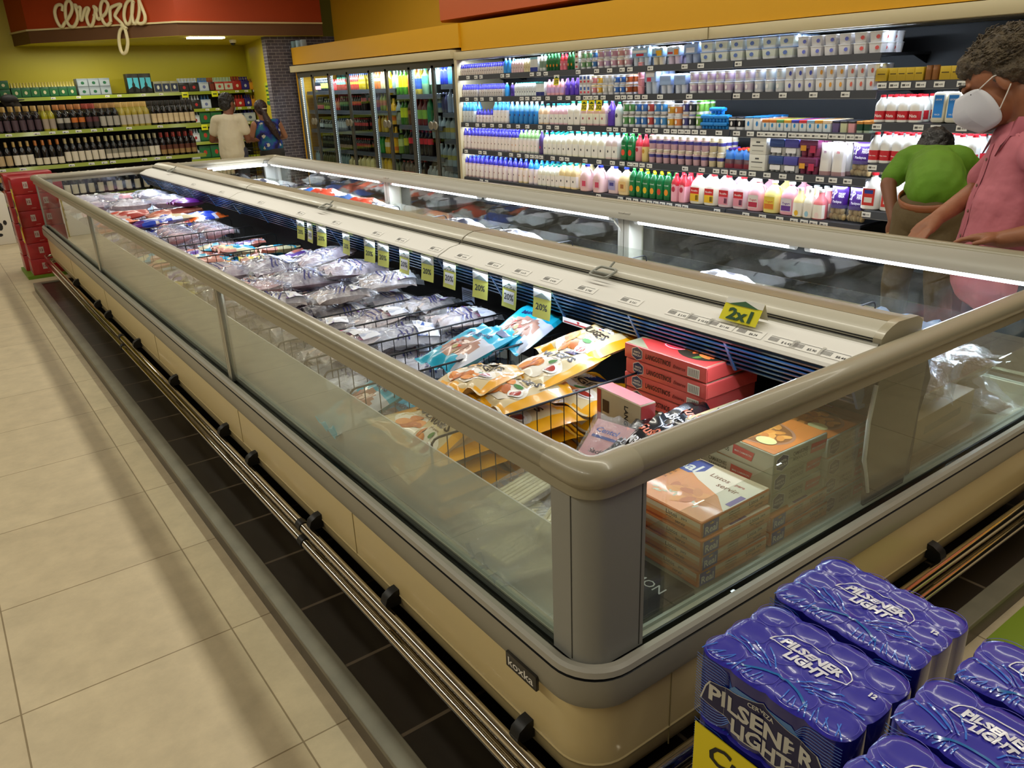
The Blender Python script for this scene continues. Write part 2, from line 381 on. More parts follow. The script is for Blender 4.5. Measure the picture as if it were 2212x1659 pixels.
def ring(mb, prof, m, rad=0.05, n=7, closed=True, rect=None):
    x0, x1, y0, y1 = rect or (GX0, GX1, GY0, GY1); N = None; vs = []; fs = []
    for d, z in prof:
        pts = ring_pts(x0 - d, x1 + d, y0 - d, y1 + d, max(rad + d, 0.004), n); N = len(pts); vs += [(p[0], p[1], z) for p in pts]
    R = len(prof); rr = R if closed else R - 1
    for i in range(rr):
        j = (i + 1) % R
        for k in range(N): fs.append((i * N + k, i * N + (k + 1) % N, j * N + (k + 1) % N, j * N + k))
    return mb.add(vs, fs, m)
b = MB(); ring(b, [(.012, .515), (.018, .521), (.030, .521), (.038, .515), (.041, .503)], GREY2, .07, 9, False)
ring(b, [(.041, .503), (.037, .5015), (.037, .4985), (.042, .497)], BLACK, .07, 9, False)
ring(b, [(.042, .497), (.045, .475), (.045, .445), (.040, .428), (.030, .421), (.0, .421)], GREY, .07, 9, False)
b.build('bumper', FR, ang=35)
g = MB(); ring(g, [(.012, .515), (.008, .500), (-.002, .498), (-.006, .51), (-.01, .51), (-.02, .495), (-.03, .495)], mat('191a18', 0.4), .05, 8, False)
ring(g, [(-.03, .497), (-.036, .505), (-.044, .505), (-.05, .49)], mat('9aa39a', 0.3), .03, 8, False)
g.build('gasket', FR)
pn = MB(); ring(pn, [(.018, .424), (.020, .41), (.020, .255), (.022, .251), (.019, .247), (.016, .235), (.010, .205), (.0, .18), (-.015, .16), (-.03, .15), (-.06, .15)], CREAM, .08, 9, False)
for yy in (2.02, 3.1, 4.5, 5.9, 7.3): pn.box(GX0 - .0215, GX0 - .019, yy - .0015, yy + .0015, .25, .424, mat('8f7f52', .5))
for xx in (1.06,): pn.box(xx - .001, xx + .001, GY0 - .0215, GY0 - .019, .2, .424, mat('8f7f52', .5))
pn.build('side_panel', FR, ang=25)
k_ = MB(); k_.box(GX0 + .10, GX1 - .10, GY0 + .10, 8.15, .0705, .4, mat('0b0b0b', .6)); k_.build('base', FR)
for i, (dd, zz) in enumerate(((.072, .222), (.075, .158))):
    t = MB(); x0, x1, y0, y1 = GX0 - dd, GX1 + dd, GY0 - dd, GY1 + dd
    t.tube([(x, y, zz) for x, y in ring_pts(x0, x1, y0, y1, .12, 8)], .0165, CHROME, n=14, closed=True)
    o = t.build('bumper_tube', FR)
    for yy in (2.35, 5.25): s_ = MB(); s_.tube([(x0, yy - .018, zz), (x0, yy + .018, zz)], .0195, BLACK, n=14); s_.build('joint_sleeve', o)
strip = MB(); ring(strip, [(.048, .197), (.05, .205), (.05, .176), (.048, .183)], mat('b9ad90', .3, .6), .1, 8, False); strip.build('backing_strip', FR)
by = [atx(px, py, .80).y for px, py in ((1130, 1600), (848, 1318), (685, 1155), (550, 1018), (490, 962), (381, 845), (303, 771), (239, 700), (216, 676), (171, 635))]
br = MB(); br.prism([(0, 0), (-.045, .0), (-.05, .012), (-.042, .034), (-.02, .047), (0, .05)], -.016, .016, 'y', BLACK)
for i, yy in enumerate(by):
    if i == 0: b0 = br.build('tube_bracket', FR, loc=(GX0 - .018, yy, .222)); continue
    c = b0.copy(); COL.objects.link(c); c.location = (GX0 - .018, yy, .222)
for xx in (1.43, 2.2, 2.9):
    c = b0.copy(); COL.objects.link(c); c.location = (xx, GY0 - .018, .222); c.rotation_euler = (0, 0, pi / 2)
# badge
bd = MB(); y1b, y0b = atx(1097, 1405, .795).y, atx(1163, 1470, .795).y
bd.box(.788, .797, y0b, y1b, .408, .447, mat('2a2620', .3), bev=.002)
fn = lambda a, c: Vector((.7875, (y0b + y1b) / 2 - a, .4275 + c))
bd.text(fn, 'koxka', 0, 0, mat('e8e4dc', .4), w=(y1b - y0b) * .82, h=.022, bold=.01)
bd.build('badge', FR)['label'] = 'black badge reading koxka'
# rail, corner caps
rl = MB(); prof = [(.034 * cos(a) + .000, .952 + .027 * sin(a)) for a in [2 * pi * k / 14 for k in range(14)]]
ring(rl, prof, RAILM, .035, 8); rl.build('top_rail', FR, ang=60)
rd = MB(); ring(rd, [(.020, .930), (.020, .905), (-.012, .905), (-.012, .930)], RAILM, .04, 7); rd.build('rail_skirt', FR)
yA = atx(1198, 1380, GX0 - .006).y; xB = aty(1386, 1390, GY0 - .006).x
def corner_path(x0, y0, sx, sy, la, lb, d, r, n=8):
    # plan path along a corner: from (x0-d, y0+la) round to (x0+lb, y0-d)
    pts = [(x0 - d, y0 + la)]; rr = r + d; cx, cy = x0 + r, y0 + r
    for k in range(n + 1): t = pi + (pi / 2) * k / n; pts.append((cx + rr * cos(t), cy + rr * sin(t)))
    pts.append((x0 + lb, y0 - d)); return pts
def corner_at(i):
    return {0: Matrix.Identity(4), 1: Matrix.Translation((GX1 + GX0, 0, 0)) @ Matrix.Scale(-1, 4, (1, 0, 0)), 2: Matrix.Translation((GX1 + GX0, GY0 + GY1, 0)) @ Matrix.Rotation(pi, 4, 'Z'), 3: Matrix.Translation((0, GY0 + GY1, 0)) @ Matrix.Scale(-1, 4, (0, 1, 0))}[i]
la, lb = yA - GY0, xB - GX0
po = MB(); outer = corner_path(GX0, GY0, 1, 1, la, lb, .008, .05); inner = corner_path(GX0, GY0, 1, 1, la, lb, -.03, .05)[::-1]
po.prism(outer + inner, .515, .93, 'z', POSTM)
sm = mat('3c3c38', .6)
yy = atx(1236, 1430, GX0 - .008).y; po.box(GX0 - .0088, GX0 - .0078, yy - .001, yy + .001, .52, .925, sm)
po.box(GX0 + lb - .012, GX0 + lb - .010, GY0 - .0088, GY0 - .0078, .52, .925, sm)
cp = MB(); prof2 = [(.037 * cos(a), .952 + .030 * sin(a)) for a in [2 * pi * k / 12 for k in range(12)]]
P = [corner_path(GX0, GY0, 1, 1, .10, .10, d, .035, 8) for d, z in prof2]; n_ = len(P[0])
cp.add([(x, y, prof2[j][1]) for j in range(12) for x, y in P[j]], [(j * n_ + k, j * n_ + k + 1, ((j + 1) % 12) * n_ + k + 1, ((j + 1) % 12) * n_ + k) for j in range(12) for k in range(n_ - 1)] + [tuple(j * n_ for j in range(12)), tuple(j * n_ + n_ - 1 for j in range(11, -1, -1))], CAPM)
po0 = po.build('corner_post', FR); cp0 = cp.build('corner_cap', FR, ang=60)
for i in (1, 2, 3):
    for s_ in (po0, cp0): c = s_.copy(); COL.objects.link(c); c.matrix_local = corner_at(i)
# glass
GL = glass('f3f6f1', 1.56, 0.0); MY = [3.16, 5.95]
ys = [GY0 + la] + MY + [GY1 - la]
for x in (GX0, GX1):
    for i in range(3): gm = MB(); gm.box(x - .003, x + .003, ys[i] + .006, ys[i + 1] - .006, .505, .925, GL); gm.build('glass_pane', FR, smooth=False)
for y in (GY0, GY1):
    for xa, xb in ((GX0 + lb, GX1 - lb),): gm = MB(); gm.box(xa + .004, xb - .004, y - .003, y + .003, .505, .925, GL); gm.build('glass_pane', FR, smooth=False)
for y in MY:
    mm = MB(); mm.box(GX0 - .012, GX0 + .014, y - .022, y - .001, .51, .928, STEEL, bev=.003); mm.box(GX0 - .012, GX0 + .014, y + .001, y + .022, .51, .928, STEEL, bev=.003); mm.build('mullion', FR)
    mm = MB(); mm.box(GX1 - .10, GX1 + .012, y - .045, y - .002, .51, .93, GREY2, bev=.004); mm.box(GX1 - .10, GX1 + .012, y + .002, y + .045, .51, .93, GREY2, bev=.004); mm.build('lamp_post', FR)
GI = glass('f4f7f5', 1.5, 0.0); FOG = glass('eef0ea', 1.6, 0.12, milk=.32)
for (a, b2, c, d, t_) in ((GX0 + .056, GX0 + .060, GY0 + .045, GY1 - .045, .745), (GX1 - .16, GX1 - .156, GY0 + .045, GY1 - .045, .76), (GX0 + .06, GX1 - .16, GY0 + .04, GY0 + .044, .75), (GX0 + .06, GX1 - .16, GY1 - .044, GY1 - .04, .75)):
    gm = MB(); gm.box(a, b2, c, d, .50, t_, FOG if t_ == .745 else GI); gm.build('inner_glass', FR, smooth=False)
# liner: floor .42 and walls
FZ = .42
ln = MB(); ln.box(GX0 + .02, GX1 - .02, GY0 + .02, GY1 - .02, FZ - .015, FZ, LINER)
for (a, b2, c, d) in ((GX0 + .03, GX0 + .055, GY0 + .03, GY1 - .03), (GX1 - .055, GX1 - .03, GY0 + .03, GY1 - .03), (GX0 + .055, GX1 - .055, GY0 + .02, GY0 + .038), (GX0 + .055, GX1 - .055, GY1 - .038, GY1 - .02)): ln.box(a, b2, c, d, FZ, .50, LINER)
ln.build('liner', FR, smooth=False)
# central divider with price shelf
SEG = [(.99, 2.955), (2.965, 5.835), (5.845, 8.62)]
PAPER = mat('e0ded8', .45); NAVY = mat('16304e', .3, coat=.4); BODY = mat('b2ad9b', .35, coat=.15); BROWNT = mat('8e8163', .4)
cn = MB(); cn.prism([(2.082, FZ), (2.082, .70), (1.97, .79), (1.87, .80), (1.81, .815), (1.87, .93), (2.09, .93), (2.16, .80), (2.125, .70), (2.125, FZ)], .985, 8.63, 'y', DARK); core = cn.build('divider_core', FR, smooth=False)
ep = MB(); ep.prism([(1.87, FZ), (1.86, .56), (1.835, .64), (1.835, .80), (1.88, .93), (2.10, .93), (2.085, .66), (2.06, FZ)], .972, .98, 'y', mat('2c2817', .15, coat=.5)); ep.tube([(1.875, .972, FZ + .12), (1.862, .972, .58), (1.836, .972, .65), (1.832, .972, .76), (1.845, .972, .86)], .006, mat('c8ccca', .3)); ep.build('end_plate', FR)
for (ya, yb_) in SEG:
    bo = MB(); bo.prism([(1.874, .935), (1.872, .970), (1.885, .984), (1.91, .996), (1.937, 1.003), (1.937, .935)], ya, yb_, 'y', BODY)
    bo.prism([(1.94, .935), (1.94, 1.003), (2.035, 1.0), (2.06, .985), (2.06, .935)], ya, yb_, 'y', BROWNT)
    o = bo.build('divider_top', FR, ang=30)
    ps = MB(); ps.prism([(1.872, .958), (1.81, .949), (1.748, .922), (1.741, .914), (1.75, .908), (1.872, .93)], ya, yb_, 'y', PAPER); ps.box(1.86, 1.869, ya, yb_, .955, .9625, STEEL)
    ps.box(1.8705, 1.8735, ya, yb_, .96, .965, BLACK); ps.box(1.8705, 1.8735, ya, yb_, .969, .972, BLACK); ps.build('price_shelf', FR, ang=25)
    lv = MB()
    for k in range(6):
        t = k / 5.5; x = 1.752 + .062 * t; z = .905 - .098 * t
        lv.prism([(x - .012, z), (x + .006, z + .006), (x + .02, z + .004), (x + .02, z - .003), (x - .008, z - .006)], ya, yb_, 'y', NAVY)
    nb = 5
    for k in range(nb + 1): yk = ya + (yb_ - ya) * k / nb; lv.prism([(1.742, .905), (1.80, .905), (1.83, .80), (1.80, .80)], yk - .004, yk + .004, 'y', mat('2f4f78', .3))
    lv.build('air_grille', FR)
    for ye, s in ((ya, 1), (yb_, -1)):
        e = MB(); e.prism([(1.868, .925), (1.868, .975), (1.885, .990), (1.912, 1.001), (1.94, 1.008), (2.04, 1.004), (2.066, .987), (2.066, .925)], ye - .004, ye + .02, 'y', CAPM)
        if ye == .99: e.build('end_cap', FR)
# handles on the divider
hd = MB(); HM = mat('8d8f86', .35)
hd.tube(ring_pts(-.03, .03, -.045, .045, .015, 4) and [(x, y, 0) for x, y in ring_pts(-.03, .03, -.045, .045, .015, 4)], .005, HM, closed=True, n=8)
hd.tube([(-.005, -.04, 0), (-.005, .04, 0)], .004, HM); hd.tube([(.03, 0, 0), (.06, 0, .01)], .004, HM)
for i, (px, py) in enumerate(((1290, 592), (680, 450), (394, 366))):
    q = atz(px, py, .985)
    if i == 0: h0 = hd.build('handle', FR); c = h0
    else: c = h0.copy(); COL.objects.link(c)
    c.location = (1.845, q.y, .987); c.rotation_euler = (0, radians(-18), 0)
# lamp housing and tubes on the far long side
hs = MB(); hs.prism([(3.135, .965), (3.09, .945), (3.055, .915), (3.05, .895), (3.065, .90), (3.10, .92), (3.14, .93)], 1.0, 8.65, 'y', GREY2); hs.build('lamp_housing', FR)
TUBE = emit('eaf2ff', 16)
tb = [(1.02, 2.02), (2.07, 3.08), (3.25, 4.52), (4.58, 5.87), (6.04, 7.3), (7.36, 8.6)]
for a, b2 in tb:
    t = MB(); t.tube([(3.072, a + .03, .889), (3.072, b2 - .03, .889)], .0125, TUBE, n=10); o = t.build('lamp_tube', FR)
    for q0, q1 in ((a, a + .03), (b2 - .03, b2)): c = MB(); c.tube([(3.072, q0, .889), (3.072, q1, .889)], .014, mat('e8e8e4', .4), n=10); c.build('tube_socket', o)
cb = MB(); cb.tube([(3.07, 3.25, .885), (3.05, 3.215, .87), (3.06, 3.19, .84), (3.07, 3.17, .80)], .004, mat('d8d8d0', .5)); cb.build('lamp_cable', FR)
et = MB(); et.tube([(2.45, 8.60, .89), (3.02, 8.60, .89)], .0125, TUBE, n=10); et.build('lamp_tube', FR)
# left-well lamps: strip under the price shelf lip
for (ya, yb_) in SEG: area('shelf_lamp', (1.735, (ya + yb_) / 2, .902), .012, yb_ - ya - .1, 6, COOL, rot=(0, radians(28), 0))
for (ya, yb_) in ((1.0, 3.1), (3.2, 5.9), (6.0, 8.6)): area('well_lamp', (3.03, (ya + yb_) / 2, .885), .02, yb_ - ya - .1, 24, COOL, rot=(0, radians(25), 0))
# ================================================================== dairy cooler wall (open shelves) and glass-door cooler
CANM = mat('cabd98', .4); INNER = mat('0c0e12', .55); SHELF = mat('2b2c30', .4); LIPM = mat('3a3c42', .35); TAGP = mat('e6e6e2', .5); INK = mat('1c1c1c', .6)
DC = empty('dairy_cooler', 'long open dairy cooler with dark shelves under a beige canopy', 'refrigerator', (0, 0, 0))
o = MB(); o.box(6.30, 6.42, -2.8, 8.74, 0, 1.99, INNER); o.build('back_panel', DC, smooth=False)
o = MB(); o.box(5.60, 6.42, -2.8, 8.80, 1.90, 1.99, CANM, bev=.004)
o.box(5.59, 5.60, 4.80, 4.803, 1.90, 1.99, mat('8a7c58', .5)); o.build('canopy', DC)
o = MB(); o.box(5.66, 6.0, -2.8, 8.72, 1.892, 1.90, mat('6e6c66', .4)); 
for k in range(26): o.box(5.70, 5.72, 8.4 - k * .42, 8.6 - k * .42, 1.8905, 1.893, BLACK)
o.build('air_outlet', DC, smooth=False)
o = MB(); o.box(5.60, 6.3, 8.735, 8.79, 0, 1.90, CANM, bev=.003); o.build('end_panel', DC)
o = MB(); o.box(5.35, 6.3, -2.8, 8.735, 0, .30, mat('1a1b1e', .5)); o.build('base_well', DC, smooth=False)
SEAM = [8.735, 8.28, 7.045, 5.79, 4.53, 3.25]
def shelf_board(z, y0, y1, x0=5.62, lip=.055, par=None, name='shelf', m=SHELF):
    s = MB(); s.box(x0 + .012, 6.3, y0 + .006, y1 - .006, z - .018, z, m); s.prism([(x0, z - .001), (x0 + .0125, z - .0005), (x0 + .004, z - lip), (x0 - .006, z - lip)], y0 + .006, y1 - .006, 'y', LIPM)
    s.box(x0 - .007, x0 + .004, y0 + .006, y1 - .006, z - lip - .003, z - lip, mat('a8a8a8', .3, .6))
    for ye in (y0 + .03, y1 - .03): s.prism([(6.3, z - .018), (6.10, z - .018), (6.3, z - .08)], ye - .004, ye + .004, 'y', INNER)
    return s.build(name, par or DC, smooth=False)
ROWZ = [1.722, 1.475, 1.178, .858, .515]; RIGHTZ = [1.532, 1.255, .971, .63]
for r, z in enumerate(ROWZ):
    for i in range(5): shelf_board(z, SEAM[i + 1], SEAM[i])
for z in RIGHTZ:
    for a, b2 in ((2.0, 3.25), (.75, 2.0)): shelf_board(z, a, b2)
for r, z in enumerate(ROWZ[1:]):
    area('shelf_lamp', (5.66, 5.99, ROWZ[r] - .03), .02, 5.4, 24, COOL, rot=(0, radians(-30), 0))
area('shelf_lamp', (5.68, 5.9, 1.888), .03, 5.6, 34, COOL, rot=(0, radians(-30), 0))
for z in RIGHTZ[:3]: area('shelf_lamp', (5.66, 2.2, z - .03), .02, 2.0, 7.0, COOL, rot=(0, radians(-30), 0))
# price tickets on the lips
tk = MB(); tk.box(-.002, 0, -.035, .035, -.018, .018, TAGP); fn = lambda a, c: Vector((-.0026, -a, c))
tk.rect(fn, -.026, -.004, -.008, .006, mat('555555', .7)); tk.text(fn, '4.95', .013, -.001, INK, h=.011, bold=.03, res=1)
TK = Kind(tag(tk.build('price_ticket'), 'white price ticket on a dark dairy shelf edge', 'price tag', 'price tickets along the dairy shelf edges'))
tpx = {0: [1012, 1029, 1040, 1086, 1098, 1150, 1165, 1180, 1250, 1290, 1318, 1345, 1362, 1406, 1480, 1515, 1596],
       1: [1010, 1029, 1042, 1062, 1080, 1128, 1140, 1155, 1165, 1184, 1210, 1228, 1250, 1266, 1276, 1288, 1304, 1335, 1348, 1362, 1378, 1394, 1427, 1490, 1592, 1634, 1692, 1758, 1827],
       2: [1010, 1032, 1046, 1064, 1082, 1100, 1120, 1140, 1168, 1186, 1204, 1232, 1260, 1317, 1331, 1348, 1374, 1401, 1416, 1441, 1457, 1472, 1486, 1502, 1520, 1554, 1592, 1622, 1644, 1660, 1676, 1692, 1712, 1728, 1745, 1762, 1780, 1800, 1818, 1838, 1856],
       3: [1008, 1038, 1048, 1081, 1105, 1122, 1139, 1150, 1160, 1170, 1195, 1214, 1226, 1265, 1295, 1324, 1345, 1362, 1374, 1388, 1404, 1481, 1517, 1548, 1566, 1585, 1606, 1626, 1658, 1692, 1728, 1772, 1800, 1832],
       4: [1041, 1052, 1294, 1341, 1359, 1374, 1390, 1404, 1418, 1432, 1447, 1466, 1481, 1550, 1612, 1648, 1685, 1716, 1738, 1758, 1780]}
for r, L in tpx.items():
    for px in L:
        z = ROWZ[r] - .027; y = yshelf(px, z, 5.62)
        TK.put((5.614, y, z))
for z, L in zip(RIGHTZ, ([1906, 1932, 1958, 1990, 2030, 2080], [1895, 1985, 2022, 2078], [1885, 1990], [1872, 1960])):
    for px in L: TK.put((5.614, yshelf(px, z - .027, 5.62), z - .027))
# ------------------------------------------------------------------ product makers
def C(*a, **k): return mat(*a, **k)
def fin(mb, name, label, cat, lod=None, parts=()):
    root = mb.build(name); tag(root, label, cat)
    for pn_, pm in parts: pm.build(pn_, root)
    return Kind(root)
def bottle(name, label, w, h, body, cap, shoulder=None, d=None, sq=2.2, sh0=.62, neck=.42, lab=None, capr=.36, n=12, lab2=None, parts=False, caph=.09, dot=None, cat='bottle', txt=None):
    """profile bottle, w across the shelf, h tall; lab=(colour,z0,z1) front label band"""
    r = w / 2; d = d or w; B = C(body, .3, coat=.2); S = C(shoulder, .3, coat=.2) if shoulder else B; CP = C(cap, .35)
    mb = MB()
    prof = [(r * .9, 0, B), (r, .02 * h, B), (r, h * sh0 * .8, B), (r * .99, h * sh0, S), (r * .86, h * (sh0 + .12), S), (r * neck * 1.15, h * (sh0 + .24), S, 2), (r * neck, h * (1 - caph), S, 2)]
    if lab: 
        L = C(lab[0], .4)
        def lf(a, L=L, B=B): return L if pi * .62 < a < pi * 1.42 else B
        prof = [(r * .9, 0, B), (r, .02 * h, B), (r, h * lab[1], lf), (r, h * lab[2], B), (r * .99, h * max(sh0, lab[2] + .02), S)] + prof[4:]
    if shoulder and not lab: prof = [(r * .9, 0, B), (r, .02 * h, B), (r, h * sh0 * .92, S), (r * .97, h * (sh0 + .02), S)] + prof[4:]
    mb.lathe(prof, B, n=n, p=sq, sy=1, sx=d / w, cap=False)
    if dot:
        fn = lambda a, c, o_=r * d / w + .0008: Vector((-o_, -a, c))
        mb.disc(fn, 0, h * dot[1], w * dot[2], w * dot[2] * 1.2, C(dot[0], .5), n=8)
    if txt:
        fn = lambda a, c, o_=r * d / w + .0009: Vector((-o_, -a, c)); mb.text(fn, txt[0], 0, h * txt[1], C(txt[2], .5), w=w * .62, res=1)
    ca = MB(); ca.lathe([(r * capr * .98, h * (1 - caph)), (r * capr, h * (1 - caph * .9)), (r * capr, h * .99), (r * capr * .85, h)], CP, n=max(8, n - 2))
    if not parts:
        mb.lathe([(r * capr * .98, h * (1 - caph)), (r * capr, h * (1 - caph * .9)), (r * capr, h * .99), (r * capr * .85, h)], CP, n=max(8, n - 2))
        return fin(mb, name, label, cat)
    return fin(mb, name, label, cat, parts=(('cap', ca),))
def jug(name, label, w, h, body, cap, lab=None, d=None, labs=None, txt=None, style=0):
    r = w / 2; d = d or w * .9; B = C(body, .3, coat=.15, sub=.1); mb = MB(); nk = .30
    if style == 0: prof = [(r * .88, 0), (r, .03 * h), (r, .52 * h), (r * .96, .60 * h), (r * .78, .72 * h), (r * .48, .83 * h, None, 2.2), (r * nk, .88 * h, None, 2), (r * nk, .93 * h, None, 2)]
    else: prof = [(r * .9, 0), (r, .02 * h), (r, .62 * h), (r * .9, .72 * h), (r * .62, .84 * h), (r * nk * 1.2, .90 * h, None, 2), (r * nk * 1.1, .94 * h, None, 2)]
    mb.lathe(prof, B, n=16, p=3.6, sx=d / w, cap=False)
    hn = MB(); hx = 0
    hn.tube([(0, -r * .35, h * .84), (0, -r * .80, h * .80), (0, -r * 1.02, h * .66), (0, -r * .97, h * .52)], w * .055, B, n=8)
    ca = MB(); ca.lathe([(r * .36, h * .925), (r * .37, h * .93), (r * .36, h * .995), (r * .3, h)], C(cap, .35), n=12)
    pr = [('cap', ca), ('handle', hn)]
    if lab:
        lm = MB(); fn = lambda a, c: Vector((-d / 2 - .0015, -a, c)); lm.rect(fn, -w * .34, w * .34, h * lab[1], h * lab[2], C(lab[0], .4))
        if labs:
            for (cc, x0, x1, z0, z1) in labs: fn2 = lambda a, c: Vector((-d / 2 - .0022, -a, c)); lm.rect(fn2, w * x0, w * x1, h * z0, h * z1, C(cc, .4))
        if txt: fn3 = lambda a, c: Vector((-d / 2 - .003, -a, c)); lm.text(fn3, txt[0], 0, h * txt[1], C(txt[2], .5), w=w * .5, res=1)
        pr.append(('label', lm))
    return fin(mb, name, label, 'jug' if style == 0 else 'bottle', parts=pr)
def tub(name, label, w, h, body, lid, band=None, d=None, sq=2.0, taper=.84, lidh=.12, stack=1, n=12, cat='tub', dot=None, parts=False):
    r = w / 2; d = d or w; mb = MB(); B = C(body, .4); L = C(lid, .35)
    for s in range(1):
        prof = [(r * taper, 0), (r * (taper + (1 - taper) * .25), h * .2, C(band, .4) if band else None), (r * (taper + (1 - taper) * .8), h * .75), (r * .98, h * (1 - lidh))]
        mb.lathe(prof, B, n=n, p=sq, sx=d / w)
        if dot: fn = lambda a, c: Vector((-d / 2 * .97 - .001, -a, c)); mb.disc(fn, w * dot[2], h * .48, w * .14, h * .2, C(dot[0], .5), n=8)
        lm = MB() if parts else mb
        lm.lathe([(r, h * (1 - lidh)), (r * 1.04, h * (1 - lidh * .8)), (r * 1.04, h * .97), (r * .96, h)], L, n=n, p=sq, sx=d / w)
    return fin(mb, name, label, cat, parts=(('lid', lm),) if parts else ())
def carton(name, label, w, h, d, body, bands=(), cat='carton', txt=None, gable=False, fr=-1, bev=.002):
    mb = MB(); mb.box(-d / 2, d / 2, -w / 2, w / 2, 0, h * (.82 if gable else 1), C(body, .4), bev=bev)
    if gable: mb.prism([(-d / 2, h * .82), (d / 2, h * .82), (0, h * .96), (0, h)], -w / 2, w / 2, 'y', C(body, .4))
    fn = lambda a, c: Vector((-d / 2 - .001, -a, c))
    for (cc, x0, x1, z0, z1) in bands: mb.rect(fn, w * x0, w * x1, h * z0, h * z1, C(cc, .45))
    fn2 = lambda a, c: Vector((-d / 2 - .0018, -a, c))
    if txt:
        for (t_, z_, cc, ww) in txt: mb.text(fn2, t_, 0, h * z_, C(cc, .5), w=w * ww, res=1)
    return fin(mb, name, label, cat)
def row(K, px0, px1, z, n, label, group, rows=1, dx=None, X=5.68, stack=1, hh=0, jit=.002, xoff=0):
    """n facings between two photo columns on a shelf at height z, rows deep into the shelf"""
    ya, yb_ = yshelf(px0, z, X), yshelf(px1, z, X)
    if group is None and n * rows * stack > 1: group = label
    D = dims(K); f = min(1.0, abs(ya - yb_) / n * .985 / D[1]); step = max(dx or .07, D[0] * f * 1.02)
    for i in range(n):
        y = ya + (yb_ - ya) * (i + .5) / n
        for r in range(rows):
            for s in range(stack): K.put(None, M=Matrix.Translation((X + xoff + r * step, y, z + s * hh + .0008)) @ Matrix.Diagonal((f, f, 1, 1)), label=label, group=group)
Z1, Z2, Z3, Z4, Z5 = ROWZ
g = 'small drinking yogurts on the top shelf'
K = bottle('yogurt_bottle', '', .046, .125, 'e8d8cc', '26248c', '3a34a8', lab=('f2e6dc', .15, .55), dot=('5a3040', .35, .12)); row(K, 997, 1090, Z1, 19, 'small cream yogurt bottle with navy shoulder, top dairy shelf', g, 2, .05)
K = bottle('yogurt_bottle', '', .06, .155, '3f9be0', 'd8e8f4', '2f86d8'); row(K, 1090, 1106, Z1, 2, 'light blue yogurt bottle with white cap, top dairy shelf', 'blue bottles on the top shelf', 2, .06)
K = bottle('yogurt_bottle', '', .05, .14, 'ecc9cc', '8ec6dc', lab=('f4dede', .2, .55), sq=3, dot=('7a2030', .35, .1)); row(K, 1107, 1133, Z1, 5, 'pale pink yogurt bottle with light blue cap, top dairy shelf', 'pink bottles on the top shelf', 2, .06)
K = bottle('yogurt_bottle', '', .05, .14, 'f0e2b8', 'b8d4c8', sq=3, dot=('b07020', .35, .1)); row(K, 1134, 1149, Z1, 3, 'pale yellow yogurt bottle, top dairy shelf', 'yellow bottles on the top shelf', 2, .06)
K = carton('yogurt_pack', '', .07, .145, .06, 'e8ecec', (('2a3a8c', -.5, .5, 0, .3), ('8cc4dc', -.5, .5, .85, 1)), cat='pack'); row(K, 1150, 1166, Z1, 2, 'white and navy yogurt pack on the top dairy shelf', 'navy based packs on the top shelf')
K = bottle('yogurt_bottle', '', .055, .165, 'dfe4e0', '2a7a50', lab=('8aa490', .2, .6)); row(K, 1168, 1182, Z1, 2, 'white bottle with green cap and grey label, top dairy shelf', 'green capped white bottles on the top shelf', 2, .06)
G1 = bottle('juice_bottle', '', .055, .165, '12602e', '2f8a3c', lab=('1c7a3a', .3, .6), dot=('e8902a', .3, .22)); row(G1, 1183, 1211, Z1, 4, 'green juice bottle with orange fruit label, top dairy shelf', 'green juice bottles on the top shelf', 2, .06)
R1 = bottle('yogurt_bottle', '', .055, .155, 'e87a8c', 'c82030', 'd8303c', dot=('f4d0d4', .35, .2)); row(R1, 1212, 1227, Z1, 2, 'pink and red yogurt bottle, top dairy shelf', 'red yogurt bottles on the top shelf', 2, .06)
row(G1, 1228, 1242, Z1, 2, 'green juice bottle beside the red yogurt bottles, top dairy shelf', 'green juice bottles beside the red yogurts')
K = carton('yogurt_carton', '', .055, .095, .05, 'e8e6e2', (('d85a5a', -.3, .3, .15, .35), ('30303a', -.3, .3, .6, .75))); row(K, 1244, 1255, Z1, 1, 'small white yogurt carton stacked on the top dairy shelf', 'white yogurt cartons on the top shelf', 1, stack=2, hh=.096)
def cups(z, px0, px1, n, cols, hh, w, lid, desc, where, rows=1, stack=2, taper=.82, band=None, names='yogurt_cup', cat='cup', X=5.68, clear=None):
    ya, yb_ = yshelf(px0, z, X), yshelf(px1, z, X); ks = {}; w = min(w, abs(ya - yb_) / n / 1.06)
    for i in range(n):
        c = cols[i % len(cols)]
        if c not in ks: ks[c] = tub(names, '', w, hh * .985, clear or 'e6e6ea', lid if isinstance(lid, str) else lid[i % len(lid)], band=c, taper=taper, cat=cat, dot=('f0f0f0', 0, 0))
        for r in range(rows):
            for s in range(stack): ks[c].put((X + r * (w + .004), ya + (yb_ - ya) * (i + .5) / n, z + s * hh + .0005), 0, '%s, %s' % (desc, where), '%s, %s' % (desc, where))
cups(Z1, 1256, 1292, 3, ['7fae7c', '7fae7c', '4f86c8'], .083, .068, 'e4e4e4', 'white cup with green or blue label', 'top dairy shelf beside the cartons')
cups(Z1, 1293, 1366, 5, ['c8a0b4', 'b8a0c8', 'c89ab0', 'd09898', 'c8a0a8'], .083, .10, ['e8dcc8', 'e2e2e6', 'd8dce4'], 'lilac banded yogurt cup', 'top dairy shelf before the wrapped packs')
